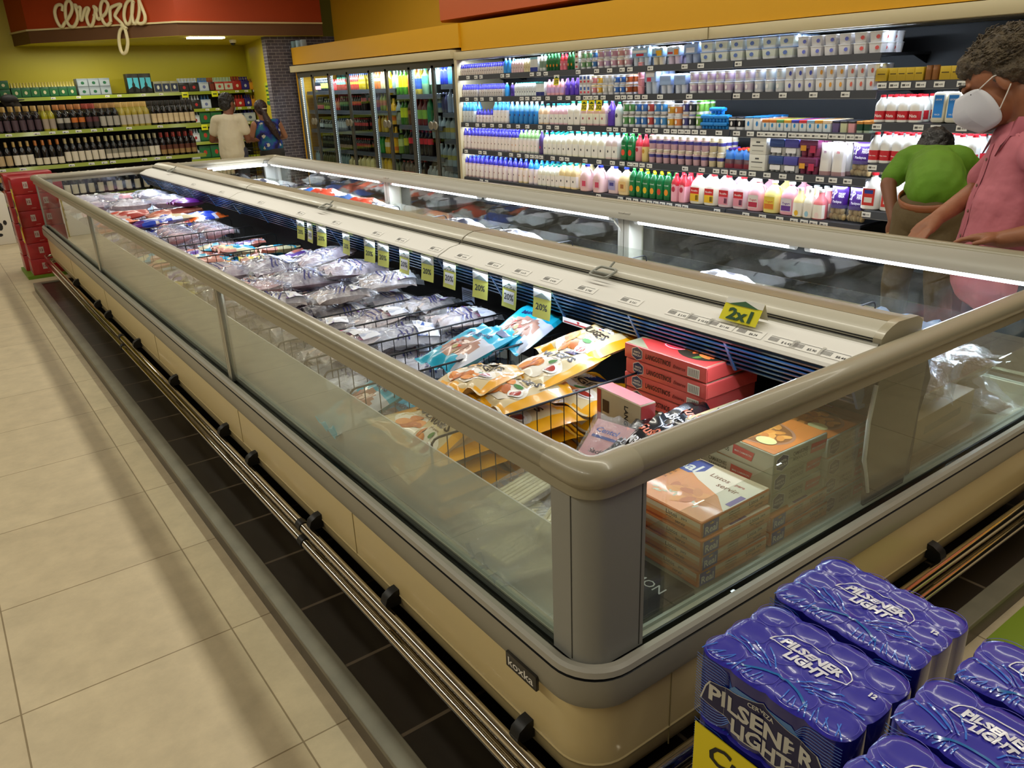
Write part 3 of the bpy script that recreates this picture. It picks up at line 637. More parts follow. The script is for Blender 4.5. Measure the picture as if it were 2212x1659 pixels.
def pack(name, label, w, h, d, top, bot, nx, cat='pack', txt=None, extra=()):
    # shrink-wrapped pack: rounded cups below a printed sleeve
    mb = MB(); ww = w / nx
    for i in range(nx): mb.lathe([(ww * .40, 0), (ww * .47, h * .4), (ww * .5, h * .55), (ww * .46, h * .95), (ww * .3, h)], C(bot, .35), n=10, M=Matrix.Translation((0, -w / 2 + ww * (i + .5), 0)))
    mb.box(-d / 2, d / 2, -w / 2, w / 2, h * .42, h * .93, C(top, .35, coat=.3), bev=min(w, d) * .12)
    fn = lambda a, c: Vector((-d / 2 - .002, -a, c))
    for (cc, x0, x1, z0, z1) in extra: mb.rect(fn, w * x0, w * x1, h * z0, h * z1, C(cc, .4))
    if txt: mb.text(lambda a, c: Vector((-d / 2 - .003, -a, c)), txt[0], 0, h * txt[1], C(txt[2], .5), w=w * .6, res=1)
    return fin(mb, name, label, cat)
gp = 'wrapped multipacks on the top dairy shelf'
K = pack('yogurt_multipack', '', .21, .165, .08, '8fb4dc', 'c8d4e4', 3, extra=(('c8283c', -.2, .25, .5, .62), ('e8eef4', -.45, .45, .66, .8))); row(K, 1367, 1409, Z1, 1, 'blue wrapped three-cup yogurt multipack with red print', gp, 2, .09)
K = pack('yogurt_multipack', '', .14, .15, .08, '9cc0e0', 'e4dcc8', 2, extra=(('e8b020', -.1, .4, .5, .8), ('2a70c8', -.4, 0, .5, .62))); row(K, 1410, 1441, Z1, 1, 'blue wrapped yogurt multipack with yellow banana print', gp, 2, .09)
K = pack('yogurt_multipack', '', .15, .15, .08, 'b8cce4', 'd8c8e0', 2, extra=(('e89030', .1, .42, .5, .8), ('c83a4a', -.4, 0, .55, .66))); row(K, 1442, 1477, Z1, 1, 'pale blue wrapped yogurt multipack with peach print', gp, 2, .09)
K = pack('yogurt_multipack', '', .16, .165, .09, '86a4d8', 'a4b4d8', 2, extra=(('d8dcec', -.3, .3, .5, .75),)); row(K, 1480, 1516, Z1, 1, 'taller blue wrapped yogurt multipack beside the white tubs', gp, 2, .1)
K = tub('cheese_tub', '', .145, .081, 'dfe4e8', '8ea4cc', band='cfd8d0', d=.11, sq=5, taper=.86, dot=('5a74b8', 0, 0), cat='tub'); row(K, 1517, 1723, Z1, 6, 'square white tub with pale blue lid, top dairy shelf', 'square white tubs on the top shelf', 3, .12, stack=2, hh=.082)
K = tub('cheese_tub', '', .115, .070, 'e2e2e8', 'dadce4', d=.1, sq=3.4, taper=.86, dot=('6a74d0', 0, .18)); row(K, 1724, 1844, Z1, 4, 'small white oval tub with blue print, top dairy shelf', 'small tubs with blue print on the top shelf', 3, .11, stack=2, hh=.0715)
K = tub('cheese_tub', '', .115, .070, 'e2e2e6', 'dadce0', d=.1, sq=3.4, taper=.86, dot=('d85a5a', 0, .2)); row(K, 1845, 1912, Z1, 2, 'small white oval tub with red print, end of the top dairy shelf', 'small tubs with red print on the top shelf', 3, .11, stack=2, hh=.0715)
# second shelf
K = bottle('yogurt_bottle', '', .045, .14, 'ece4dc', '3a38b8', '4a48c4', dot=('3a3050', .3, .12)); row(K, 1001, 1034, Z2, 7, 'small white yogurt bottle with violet-blue shoulder, second dairy shelf', 'first violet-blue bottles of the second shelf', 2, .05)
row(K, 1037, 1090, Z2, 11, 'small cream yogurt bottle with violet-blue shoulder, second dairy shelf', 'longer row of violet-blue bottles, second shelf', 2, .05)
K = bottle('yogurt_bottle', '', .055, .145, '3a9fe4', 'e0ecf4', '2c8cdc'); row(K, 1091, 1102, Z2, 1, 'single bright blue yogurt bottle on the second dairy shelf', None)
K = bottle('yogurt_bottle', '', .05, .14, '5a3c9c', 'dad4e8', lab=('3a2a7c', .2, .6)); row(K, 1103, 1113, Z2, 1, 'single dark purple yogurt bottle on the second dairy shelf', None)
K = bottle('milk_drink_bottle', '', .052, .14, 'e6ebe8', '1f8a84', sq=4, sh0=.7, dot=('3a4a58', .3, .14)); row(K, 1114, 1162, Z2, 9, 'small square white bottle with teal cap, second dairy shelf', 'small teal-capped bottles on the second shelf', 3, .06)
K = carton('yogurt_pack', '', .08, .135, .07, 'e4e8e6', (('2a3278', -.5, .5, 0, .28), ('6ac0c0', -.5, .5, .88, 1)), cat='pack'); row(K, 1163, 1181, Z2, 2, 'white pack with navy base, second dairy shelf', 'navy based packs on the second shelf', 2, .08)
K = bottle('yogurt_bottle', '', .06, .16, 'ecaeb4', 'd88cb0', lab=('c8a4cc', .15, .5)); row(K, 1183, 1220, Z2, 4, 'pink yogurt bottle with lilac label, second dairy shelf', 'pink bottles under the yellow fifteen percent card', 2, .065)
K = bottle('yogurt_bottle', '', .06, .165, '5f3fb0', '7a50c8', '6a48bc', dot=('b8a0e8', .5, .2)); row(K, 1222, 1254, Z2, 3, 'purple yogurt bottle, second dairy shelf', 'purple bottles on the second shelf', 2, .065)
K = carton('yogurt_carton', '', .05, .10, .05, 'e0dedc', (('d84a5a', -.3, .3, .15, .35), ('4a6ab8', -.3, .3, .45, .75))); row(K, 1255, 1279, Z2, 3, 'small white dessert carton stacked on the second dairy shelf', 'white dessert cartons on the second shelf', 1, stack=2, hh=.101)
cups(Z2, 1280, 1366, 7, ['d88a96', 'e8b848', 'c8c8c4', 'c8c8c4', '3f70c0', '3f70c0', '9a4a20'], .09, .085, ['f0d890', 'f2d898', 'e8dcc0', 'dcd0b8', 'b8c4d0', 'b0bccc', 'b09070'], 'clear cup of yogurt with topping', 'second dairy shelf', rows=2)
K = tub('yogurt_cup', '', .07, .068, 'f0a0a8', 'f4b0b0', taper=.86); row(K, 1378, 1393, Z2, 1, 'pink cup in a stack of four on the second dairy shelf', 'stack of pink cups', 1, stack=4, hh=.07)
K = pack('yogurt_multipack', '', .15, .235, .08, 'a8c0e8', 'c0cce0', 2, extra=(('d8405a', -.25, .1, .45, .6), ('f0f0f4', -.35, .35, .62, .8))); row(K, 1394, 1426, Z2, 1, 'tall blue and white multipack standing on the second dairy shelf', None, 3, .09)
K = pack('yogurt_multipack', '', .14, .165, .08, '9db8e4', 'd4dcec', 2); row(K, 1427, 1489, Z2, 2, 'low blue and white twin-cup multipack, second dairy shelf', 'low twin-cup packs on the second shelf', 2, .09)
cups(Z2, 1490, 1584, 5, ['d0b8d0'], .088, .082, 'd0d8e8', 'lilac and white yogurt cup with pale lid', 'second dairy shelf', rows=3)
cups(Z2, 1586, 1697, 5, ['d8c8d8', 'd8c8d8', 'd0d4e0', 'd4dce0', 'd4dce0'], .088, .082, 'd4dcea', 'white yogurt cup with pale blue lid', 'second dairy shelf', rows=3)
for i, (a, b2, c) in enumerate(((1697, 1762, '4a58c0'), (1763, 1828, 'e0a040'), (1829, 1893, 'd86a5a'))):
    K = tub('cheese_tub', '', .085, .088, 'e4e4e8', 'd8dce6', sq=3.5, taper=.88, dot=(c, 0, .18)); row(K, a, b2, Z2, 3, 'white tub with %s print stacked on the second dairy shelf' % ('blue', 'orange', 'red')[i], 'tubs with %s print on the second shelf' % ('blue', 'orange', 'red')[i], 3, .09, stack=2, hh=.089)
# third shelf
K = bottle('yogurt_bottle', '', .075, .232, 'dfe6ea', '3a8ed8', '3a96dc', dot=('5a5060', .3, .08)); row(K, 1003, 1030, Z3, 4, 'white yogurt bottle with sky blue shoulder, third dairy shelf left end', 'sky blue shouldered bottles at the cooler end', 2, .08)
K = bottle('yogurt_bottle', '', .055, .155, 'e8dcd8', '35309c', '4038a8', dot=('9a4050', .35, .12)); row(K, 1031, 1067, Z3, 5, 'small cream yogurt bottle with navy shoulder, third dairy shelf', 'small navy bottles on the third shelf')
K = bottle('yogurt_bottle', '', .075, .232, 'ece4e2', '3a8cd4', '3690d8', lab=('f2ece6', .1, .5), dot=('7a4a50', .3, .08)); row(K, 1069, 1102, Z3, 4, 'white yogurt bottle with sky blue shoulder beside the all-blue bottles', 'sky blue shouldered bottles beside the blue ones', 2, .08)
K = bottle('yogurt_bottle', '', .075, .232, '2f8cdc', 'e4ecf2', '7cb8e4', dot=('4a3060', .4, .14)); row(K, 1103, 1166, Z3, 6, 'all-blue yogurt bottle with white cap, third dairy shelf', 'all-blue bottles on the third shelf', 2, .08)
def hj(body, cap, label, w=.095, h=.255, lab='e8e6e0', dot='3a3a48'): return bottle('yogurt_jug', '', w, h, body, cap, sq=4, sh0=.6, neck=.42, lab=(lab, .08, .5), dot=(dot, .3, .1), parts=True, cat='jug', capr=.4)
K = hj('e6c8a4', '2a8078', '', .08, .21); row(K, 1167, 1190, Z3, 2, 'beige yogurt jug with dark green cap, third dairy shelf', 'beige jugs on the third shelf', 2, .09)
K = hj('e6bcc4', '2a9c98', '', .075, .212); row(K, 1192, 1231, Z3, 4, 'pink yogurt jug with teal cap, third dairy shelf', 'pink jugs on the third shelf', 2, .09)
K = hj('e4e0d4', '3aa47c', '', .105, .234); row(K, 1232, 1259, Z3, 2, 'large white yogurt jug with green cap, third dairy shelf', 'large white jugs on the third shelf', 2, .1)
K = hj('d8b4ba', '50c0c8', '', .105, .234, dot='a02840'); row(K, 1260, 1315, Z3, 4, 'large dusty pink yogurt jug with turquoise cap, third dairy shelf', 'large pink jugs on the third shelf', 2, .1)
K = bottle('yogurt_bottle', '', .085, .234, '5a3aa8', '7450c0', txt=('go', .62, 'e8e0f4')); row(K, 1316, 1329, Z3, 1, 'tall purple bottle reading go on the third dairy shelf', None, 1)
K = bottle('yogurt_bottle', '', .085, .225, 'dde2de', '1e7a50', dot=('4a5058', .45, .2)); row(K, 1330, 1346, Z3, 1, 'white bottle with green cap beside the tall purple bottle', None, 1)
cups(Z3, 1347, 1442, 7, ['5f9a5c', '5f9a5c', '3f78c4', '3f78c4', 'c04a44', '4a90d0', '4a90d0'], .118, .078, ['8a8078', '9c9088', '8a8680'], 'tall cup with fruit-coloured label and dark topping lid', 'third dairy shelf', rows=2, taper=.8)
cups(Z3, 1443, 1474, 2, ['d8a83c', 'e08850'], .105, .085, 'd8dce0', 'white yogurt cup with orange print', 'third dairy shelf', rows=1, taper=.86)
cups(Z3, 1475, 1503, 2, ['4a4a88', '30343c'], .118, .075, ['c8a890', '7880b0'], 'tall dark printed yogurt cup', 'third dairy shelf', rows=2, taper=.86)
cups(Z3, 1504, 1518, 1, ['6a9c3c'], .118, .075, '58b030', 'tall green lidded yogurt cup', 'third dairy shelf', rows=3, taper=.86)
K = pack('jelly_tray', '', .20, .058, .10, '1f86d8', '2a94e4', 4, cat='tray'); row(K, 1517, 1575, Z3, 2, 'bright blue tray of jelly cups stacked on the third dairy shelf', 'blue jelly trays', 1, stack=2, hh=.06)
K.put((5.70, yshelf(1536, Z3), Z3 + .121), 0, 'bright blue tray of jelly cups, topmost of its stack', 'blue jelly trays')
K = tub('cheese_tub', '', .09, .10, 'e4e4e4', '26262c', band='17171c', sq=4, taper=.9, dot=('e8e8e8', 0, 0)); row(K, 1577, 1611, Z3, 2, 'black and white square tub on the third dairy shelf', 'black and white tubs', 2, .1)
K = tub('cheese_tub', '', .095, .105, 'e8ecee', '2a80c8', sq=4, taper=.92, dot=('2a86d4', 0, .05)); row(K, 1612, 1649, Z3, 2, 'white square tub with blue lid on the third dairy shelf', 'blue lidded square tubs', 4, .1)
mg = ['d8803c', 'd8803c', '6aa05c', 'e0a838', '4a48b8', 'd83c48', '8cb4d4', 'e09c3c', 'e8d0b0']
ya, yb_ = yshelf(1650, Z3, 5.68), yshelf(1798, Z3, 5.68)
for i, c in enumerate(mg):
    K = tub('margarine_tub', '', .075, .085, 'd8e0e4', c, band='e4e8e8', sq=4, taper=.9, dot=('2a8cd0', 0, 0), lidh=.28)
    for r in range(4): K.put((5.68 + r * .08, ya + (yb_ - ya) * (i + .5) / 9, Z3 + .001), 0, 'small margarine tub with %s lid, blue label' % ('tan', 'orange', 'green', 'yellow', 'violet', 'red', 'pale blue', 'amber', 'cream')[i], 'margarine tubs, %s lids' % ('tan', 'orange', 'green', 'yellow', 'violet', 'red', 'pale blue', 'amber', 'cream')[i])
for i, (c, l, nm) in enumerate((('6a5a88', '2c2838', 'mauve'), ('ccd0a8', '3a3838', 'pale green'), ('e0a0a4', '2c2a2c', 'salmon pink'))):
    K = tub('cheese_tub', '', .08, .082, c, l, sq=4, taper=.9, lidh=.2); row(K, 1799 + i * 17, 1816 + i * 17, Z3, 1, '%s tub with black lid at the end of the third dairy shelf' % nm, '%s tubs' % nm, 3, .085)
K = tub('cheese_tub', '', .075, .082, 'a8b8a0', 'c8883c', band='1e4a34', sq=4, taper=.9, lidh=.25); row(K, 1851, 1883, Z3, 2, 'dark green tub with orange lid at the end of the third dairy shelf', 'green tubs with orange lids', 3, .085)
# fourth shelf
def nb(body, cap, sh, w, h, dot): return bottle('yogurt_bottle', '', w, h, body, cap, sh, lab=('f0e4de', .08, .58), dot=(dot, .33, .1), sh0=.66)
K = nb('e0c8c8', '3a36b0', '332c94', .068, .245, '2c2830'); row(K, 1004, 1020, Z4, 2, 'cream yogurt bottle with dark berry label, left end of the fourth dairy shelf', 'berry bottles at the left end of the fourth shelf', 3, .07)
K = nb('e4ccc8', '3a36b0', '332c94', .068, .245, '7a2c38'); row(K, 1021, 1078, Z4, 8, 'cream yogurt bottle with navy shoulder and red fruit, fourth dairy shelf', 'navy shouldered bottles with red fruit, fourth shelf', 3, .07)
K = nb('d8c8d0', '3a36b0', '332c94', .068, .245, '1c1830'); row(K, 1079, 1107, Z4, 4, 'cream yogurt bottle with navy shoulder and black fruit, fourth dairy shelf', 'navy shouldered bottles with black fruit, fourth shelf', 3, .07)
K = nb('f0e0b8', '3a36b0', '332c94', .068, .245, 'd08838'); row(K, 1108, 1123, Z4, 2, 'yellowish yogurt bottle with navy shoulder and peach, fourth dairy shelf', 'peach bottles on the fourth shelf', 3, .07)
K = nb('dfe2d4', 'a4c890', '86b06c', .068, .245, '8aa880'); row(K, 1124, 1166, Z4, 5, 'white yogurt bottle with pale green shoulder, fourth dairy shelf', 'pale green shouldered bottles', 3, .07)
K = bottle('yogurt_bottle', '', .07, .245, '5a4488', '6a5498', dot=('d04060', .3, .16)); row(K, 1167, 1177, Z4, 1, 'dark purple yogurt bottle beside the teal-capped row', None, 3, .075)
def tj(body, cap, w, h, dot='303038'): return hj(body, cap, '', w, h, dot=dot)
K = tj('e8e6d4', '1fa8a0', .078, .235); row(K, 1178, 1228, Z4, 5, 'one litre white yogurt jug with teal cap, fourth dairy shelf', 'litre jugs with teal caps, fourth shelf', 3, .085)
K = tj('ebe8d4', '28b4ac', .105, .256); row(K, 1229, 1312, Z4, 6, 'two litre cream-white yogurt jug with teal cap, fourth dairy shelf', 'two litre white jugs with teal caps', 3, .1)
K = tj('e0ccc8', '28b4ac', .11, .256); row(K, 1313, 1340, Z4, 2, 'two litre pinkish yogurt jug with teal cap, fourth dairy shelf', 'two litre pinkish jugs with teal caps', 3, .1)
def green(w, h, cap='2f9a3c', fr='e89020'): return bottle('juice_bottle', '', w, h, '0f6434', cap, lab=('157a40', .15, .66), dot=(fr, .3, .3), sh0=.66, sq=3, txt=('Cowell', .56, 'e8f4ea'), parts=True)
K = green(.085, .255, fr='e05030'); row(K, 1345, 1374, Z4, 2, 'tall green juice bottle with red fruit on the fourth dairy shelf', 'tall green juice bottles on the fourth shelf', 2, .09)
K = bottle('yogurt_bottle', '', .08, .245, 'e8a0ac', 'd02838', 'd83a48', dot=('b82038', .45, .22), parts=True); row(K, 1375, 1388, Z4, 1, 'pink yogurt bottle with red shoulder beside the green bottles', None, 3, .085)
K = bottle('yogurt_bottle', '', .08, .245, 'ecd48c', 'd02838', 'd83a48', dot=('c89038', .4, .22), parts=True); row(K, 1389, 1401, Z4, 1, 'yellow yogurt bottle with red shoulder beside the pink one', None, 3, .085)
cg = 'cereal yogurt cups'
def ccup(c):
    mb = MB(); mb.lathe([(.03, 0), (.034, .05, C('4a4590', .4)), (.0375, .078, C('e4e0dc', .4)), (.039, .083), (.039, .092)], C(c, .4), n=12); mb.lathe([(.033, .092), (.034, .118), (.028, .124)], C('d8ccb4', .25, coat=.4), n=12); return fin(mb, 'cereal_yogurt_cup', '', 'cup')
ya, yb_ = yshelf(1402, Z4, 5.68), yshelf(1566, Z4, 5.68); KK = [ccup('d0a8b0'), ccup('d8c8a0')]
for i in range(10):
    for r in range(3):
        for s in range(2): KK[i > 7].put((5.68 + r * .082, ya + (yb_ - ya) * (i + .5) / 10, Z4 + s * .125 + .001), 0, 'purple banded yogurt cup with cereal dome lid, %s' % ('lower layer' if s == 0 else 'upper layer'), cg + (' lower' if s == 0 else ' upper'))
def pouch(name, label, w, h, d, body, bands=(), spout=None, txt=(), txtc='ffffff', coat=.4, cat='pouch'):
    mb = MB(); n = 8; vs = []; fs = []
    for side in (-1, 1):
        for j in range(n + 1):
            for i in range(n + 1):
                u = i / n * 2 - 1; v = j / n
                t = max(0.0, (1 - u ** 4)) ** .5 * (max(0.0, 1 - (v * 1.02) ** 3) ** .6) * (1 if v > 0 else .9)
                vs.append((side * d / 2 * t, w / 2 * u * (1 - .06 * sin(pi * v)), h * v))
    N = (n + 1) ** 2
    def pm(j): 
        z = (j + .5) / n
        for c, z0, z1 in bands:
            if z0 <= z < z1: return C(c, .3, coat=coat)
        return C(body, .3, coat=coat)
    ms = []
    for s in range(2):
        for j in range(n):
            for i in range(n): q = s * N + j * (n + 1) + i; fs.append((q, q + 1, q + n + 2, q + n + 1) if s else (q, q + n + 1, q + n + 2, q + 1)); ms.append(pm(j))
    mb.add(vs, fs, lambda k: ms[k])
    fn = lambda a, c: Vector((-d / 2 * (max(0, 1 - (2 * a / w) ** 4) ** .5) * (max(0, 1 - (c / h * 1.02) ** 3) ** .6) - .002, -a, c))
    for (t_, x_, z_, ww, cc) in txt: mb.text(fn, t_, x_ * w, z_ * h, C(cc, .5), w=ww * w, res=1)
    if spout: mb.lathe([(.012, h * .97), (.012, h), (.018, h), (.018, h * 1.1), (.01, h * 1.12)], C(spout, .35), n=8)
    return mb, fn, name, label, cat
for i, sp in enumerate(('4a2a80', 'd83c30', 'e88c20')):
    mb, *_q = pouch('yogurt_pouch', '', .095, .15, .05, '6a4a50', (('3f7cc8', .55, 1.01), ('8a3040', 0, .3)), sp); K = fin(mb, 'yogurt_pouch', '', 'pouch'); row(K, 1566 + i * 20, 1585 + i * 20, Z4, 1, 'small printed yogurt pouch with %s spout cap' % ('purple', 'red', 'orange')[i], 'pouches with %s caps' % ('purple', 'red', 'orange')[i], 3, .055)
K = carton('yogurt_carton', '', .16, .13, .12, 'dcdcd4', (('9a9a90', -.35, .35, .2, .24), ('505050', -.12, .12, .7, .8), ('505050', -.35, .35, .5, .56))); row(K, 1623, 1664, Z4, 1, 'wide white egg carton-like yogurt box stacked on the fourth dairy shelf', 'wide white boxes on the fourth shelf', 2, .13, stack=2, hh=.131)
for (a, b2, top, bot, w_, nm) in ((1664, 1696, '2c4888', 'd4d4d0', .15, 'navy and white'), (1696, 1727, '4a48a0', 'dcdce0', .14, 'violet and white'), (1728, 1768, '6a2450', '8c3a58', .17, 'maroon')):
    K = pack('yogurt_multipack', '', w_, .135, .09, top, bot, 3, extra=(('e8e8ec', -.35, .35, .12, .4),) if nm != 'maroon' else (('e0a030', -.4, -.1, .3, .6), ('c03058', .1, .4, .2, .6))); row(K, a, b2, Z4, 1, '%s yogurt multipack stacked on the fourth dairy shelf' % nm, '%s multipacks' % nm, 2, .1, stack=2, hh=.136)
for i, (a, b2) in enumerate(((1769, 1794), (1795, 1825))):
    mb, *_q = pouch('yogurt_bag', '', .12, .24, .07, 'e6e0dc', (('b08a8c', 0, .12), ('e8d8d4', .88, 1.01)), txt=(('m', 0, .72, .2, ('8a3a70', 'd04858')[i]),)); K = fin(mb, 'yogurt_bag', '', 'bag'); row(K, a, b2, Z4, 1, ('white yogurt bag with purple mark on the fourth dairy shelf', 'white yogurt bag with red mark on the fourth dairy shelf')[i], None, 3, .075)
BUN = C('d8bc84', .6, noise=(30, .2, 'b8935c')); FILM = glass('eef2f6', 1.4, .08, milk=.06, bump=(22, .6, .01), name='film')
def bunbag(seed):
    # printed film above, clear film with cheese breads below
    rd = random.Random(seed); mb, fn, *_q = pouch('cheese_bread_bag', '', .22, .25, .10, '3f1a70', (('9cb8dc', 0.36, .42),), txt=((':P', -.22, .78, .3, 'ece8f4'), ('YOGURT', .2, .80, .38, 'ece8f4'), ('PERSA', .2, .73, .32, 'ece8f4'), ('Pandeyuca', .02, .56, .5, 'ece8f4')))
    # lower third is clear film: drop those faces and show buns
    keep = [(f, m) for f, m in zip(mb.f, mb.m) if not all(mb.v[i][2] < .10 for i in f) or len(f) != 4]; mb.f = [k[0] for k in keep]; mb.m = [k[1] for k in keep]
    K = mb.build('cheese_bread_bag'); tag(K, '', 'bag')
    bu = []
    for k in range(9):
        b_ = MB(); c = Vector((rd.uniform(-.02, .01), -.085 + .042 * (k % 5) + (.02 if k > 4 else 0), .03 + (.045 if k > 4 else 0)))
        b_.lathe([(.003, -.026), (.02, -.021), (.029, -.004), (.026, .012), (.014, .023), (.003, .026)], BUN, n=10, M=Matrix.Translation(c)); b_.build('cheese_bread', K)
    f_ = MB(); n = 8; vs = []; 
    f_.lathe([(.06, 0), (.085, .02), (.09, .06), (.085, .12)], FILM, n=16, sx=.62, sy=1.28, p=2.6, cap=False); f_.build('clear_film', K)
    return Kind(K)
KB = bunbag(3)
KB.put(None, M=Matrix.Translation((5.72, yshelf(1853, Z4, 5.68), Z4 + .001)) @ Matrix.Diagonal((.9, .78, 1, 1)), label='purple and clear bag of cheese breads on the fourth dairy shelf', group='cheese bread bags')
KB.put(None, M=Matrix.Translation((5.87, yshelf(1866, Z4, 5.68), Z4 + .001)) @ Matrix.Diagonal((.9, .78, 1, 1)), label='purple bag of cheese breads partly behind another, fourth dairy shelf', group='cheese bread bags')
KB.put(None, M=Matrix.Translation((5.72, yshelf(1803, Z5, 5.68), Z5 + .001)) @ Matrix.Diagonal((.9, .66, 1.04, 1)), label='purple bag of cheese breads beside the small juice bottles, bottom shelf', group='cheese bread bags')
KB.put(None, M=Matrix.Translation((5.72, yshelf(1842, Z5, 5.68), Z5 + .001)) @ Matrix.Diagonal((.9, .66, 1.04, 1)), label='purple bag of cheese breads beside the gallon milks, bottom shelf', group='cheese bread bags')
# bottom shelf
K = nb('e0c4c0', '3e5ac0', '332c94', .07, .26, '8a3038'); row(K, 1006, 1048, Z5, 5, 'cream yogurt bottle with navy shoulder, left end of the bottom dairy shelf', 'navy shouldered bottles at the left end, bottom shelf', 4, .08)
row(K, 1049, 1098, Z5, 5, 'cream yogurt bottle with navy shoulder and red fruit, bottom dairy shelf', 'navy shouldered bottles with red fruit, bottom shelf', 4, .08)
K = nb('e0c8cc', '3e5ac0', '332c94', .075, .26, '1c1830'); row(K, 1099, 1121, Z5, 2, 'cream yogurt bottle with navy shoulder and black fruit, bottom dairy shelf', 'navy shouldered bottles with black fruit, bottom shelf', 4, .08)
K = nb('ecd8a8', '3e5ac0', '332c94', .075, .26, 'd08030'); row(K, 1122, 1143, Z5, 2, 'yellow yogurt bottle with navy shoulder, bottom dairy shelf', 'yellow navy-shouldered bottles, bottom shelf', 4, .08)
K = nb('e4d8e0', '2a9cd8', '2f8cd0', .075, .26, 'a03848'); row(K, 1144, 1166, Z5, 2, 'white yogurt bottle with bright blue shoulder, bottom dairy shelf', 'bright blue shouldered bottles, bottom shelf', 5, .08)
K = tj('e6e4d0', '2a9488', .085, .235); row(K, 1166, 1213, Z5, 5, 'one litre white yogurt jug with green cap, bottom dairy shelf', 'litre jugs on the bottom shelf', 3, .09)
K = tj('e8d29c', '28b0a8', .11, .27); row(K, 1213, 1252, Z5, 3, 'two litre yellow yogurt jug with teal cap, bottom dairy shelf', 'two litre yellow jugs', 3, .11)
def gal(body, cap, lab, labs=None, w=.148, h=.272, txt=None, style=0): return jug('yogurt_gallon', '', w, h, body, cap, lab=lab, labs=labs, txt=txt, style=style)
K = gal('e8c4c4', '2434a8', ('e0b8bc', .15, .5), (('d04a68', -.1, .28, .2, .4),)); row(K, 1256, 1312, Z5, 2, 'pink yogurt gallon with blue cap and pink label, bottom dairy shelf', 'pink gallons with blue caps', 2, .17)
K = gal('e0c4c4', '2434a8', ('a8a0cc', .15, .5), (('4a4a98', -.2, .2, .3, .42),)); K.put((5.72, yshelf(1325, Z5, 5.68), Z5 + .001), 0, 'pink yogurt gallon with blue cap and lilac label, bottom dairy shelf')
K = gal('e8cc98', '2434a8', ('e8c484', .15, .5), (('b07038', -.15, .15, .25, .4),), w=.15); K.put((5.71, yshelf(1349, Z5, 5.68), Z5 + .001), 0, 'cream yellow yogurt gallon with blue cap, bottom dairy shelf')
gl = ['2f9a3c', 'e8c820', 'e8c820', 'e8c820', 'd8c020', '2f9a3c']
ya, yb_ = yshelf(1361, Z5, 5.68), yshelf(1451, Z5, 5.68)
for i in range(6):
    K = green(.085, .272 if i < 2 else .25, gl[i], ['e88a20', 'e8b020', 'e8c020', 'f0a030', 'c8402c', 'e88a20'][i])
    for r in range(2): K.put((5.69 + r * .09, ya + (yb_ - ya) * (i + .5) / 6, Z5 + .001), 0, '%s green juice bottle from the pink gallons, bottom dairy shelf' % ('first', 'second', 'third', 'fourth', 'fifth', 'sixth')[i] if r == 0 else 'green juice bottle in the second row, bottom dairy shelf', None if r == 0 else 'second row of green juice bottles')
K = bottle('yogurt_bottle', '', .09, .26, 'eca8b4', 'd83040', 'd02c3c', dot=('b82840', .45, .24), txt=('Yolita', .6, 'f4e8e8'), parts=True, sq=2.6); row(K, 1452, 1486, Z5, 2, 'pink strawberry bottle with red shoulder, bottom dairy shelf', 'strawberry bottles on the bottom shelf', 3, .09)
for i, (a, b2, bd_, l1, l2, nm) in enumerate(((1487, 1520, 'ece4d4', 'd82c28', 'e8b828', 'first cream gallon jug with red and yellow label'), (1520, 1548, 'ece4d4', 'd82c28', 'e8b828', 'second cream gallon jug with red and yellow label'), (1549, 1581, 'e4ccd0', 'd02430', 'dc8c9c', 'first pinkish gallon jug with red label'), (1582, 1612, 'e4ccd0', 'd02430', 'dc8c9c', 'second pinkish gallon jug with red label'))):
    K = gal(bd_, 'd02028', (l1, .34, .54), ((l2, -.34, .34, .1, .34), ('f0f0f0', .08, .3, .14, .3)), txt=('Rosalito', .44, 'f4f0ec'), h=.278)
    y = yshelf((a + b2) / 2, Z5, 5.68)
    for r in range(2): K.put((5.72 + r * .19, y + r * .02, Z5 + .001), 0, nm + ', bottom dairy shelf' if r == 0 else 'gallon jug with red cap in the second row of the bottom shelf', None if r == 0 else 'second row gallons')
for i, (a, b2, bd_, l1, l2, nm) in enumerate(((1613, 1645, 'e8a8b0', 'e8e0dc', 'b82848', 'pink yogurt gallon with white cap beside the yellow one'), (1646, 1681, 'ecdc88', 'e8d04c', 'd87828', 'yellow yogurt gallon with white cap'), (1682, 1718, 'e8a4b4', 'e4dce4', '6a3a98', 'pink yogurt gallon with purple label and white cap'))):
    K = gal(bd_, 'eceae4', (l1, .12, .52), ((l2, -.3, .3, .14, .3),), txt=('Yogurt', .36, l2), h=.262)
    y = yshelf((a + b2) / 2, Z5, 5.68)
    for r in range(2): K.put((5.72 + r * .19, y + r * .02, Z5 + .001), 0, nm + ', bottom dairy shelf' if r == 0 else nm.split(' ')[0] + ' gallon with white cap in the second row of the bottom shelf', None if r == 0 else 'second row white-capped gallons, ' + nm.split(' ')[0])
for i, (a, b2, bd_, l1) in enumerate(((1715, 1737, 'ecdc9c', 'e8b830'), (1737, 1758, 'e8e4d4', '9cc8dc'), (1758, 1782, 'e0787c', 'f0d8d4'))):
    K = bottle('juice_bottle', '', .098, .23, bd_, 'e8e8e4', sq=3.5, sh0=.52, lab=('eae4d8', .04, .5), dot=(l1, .15, .2), parts=True, neck=.45, capr=.5)
    row(K, a, b2, Z5, 1, '%s yogurt drink bottle with white cap beside the purple bags' % ('pale yellow', 'cream', 'coral red')[i], None, 3, .105)
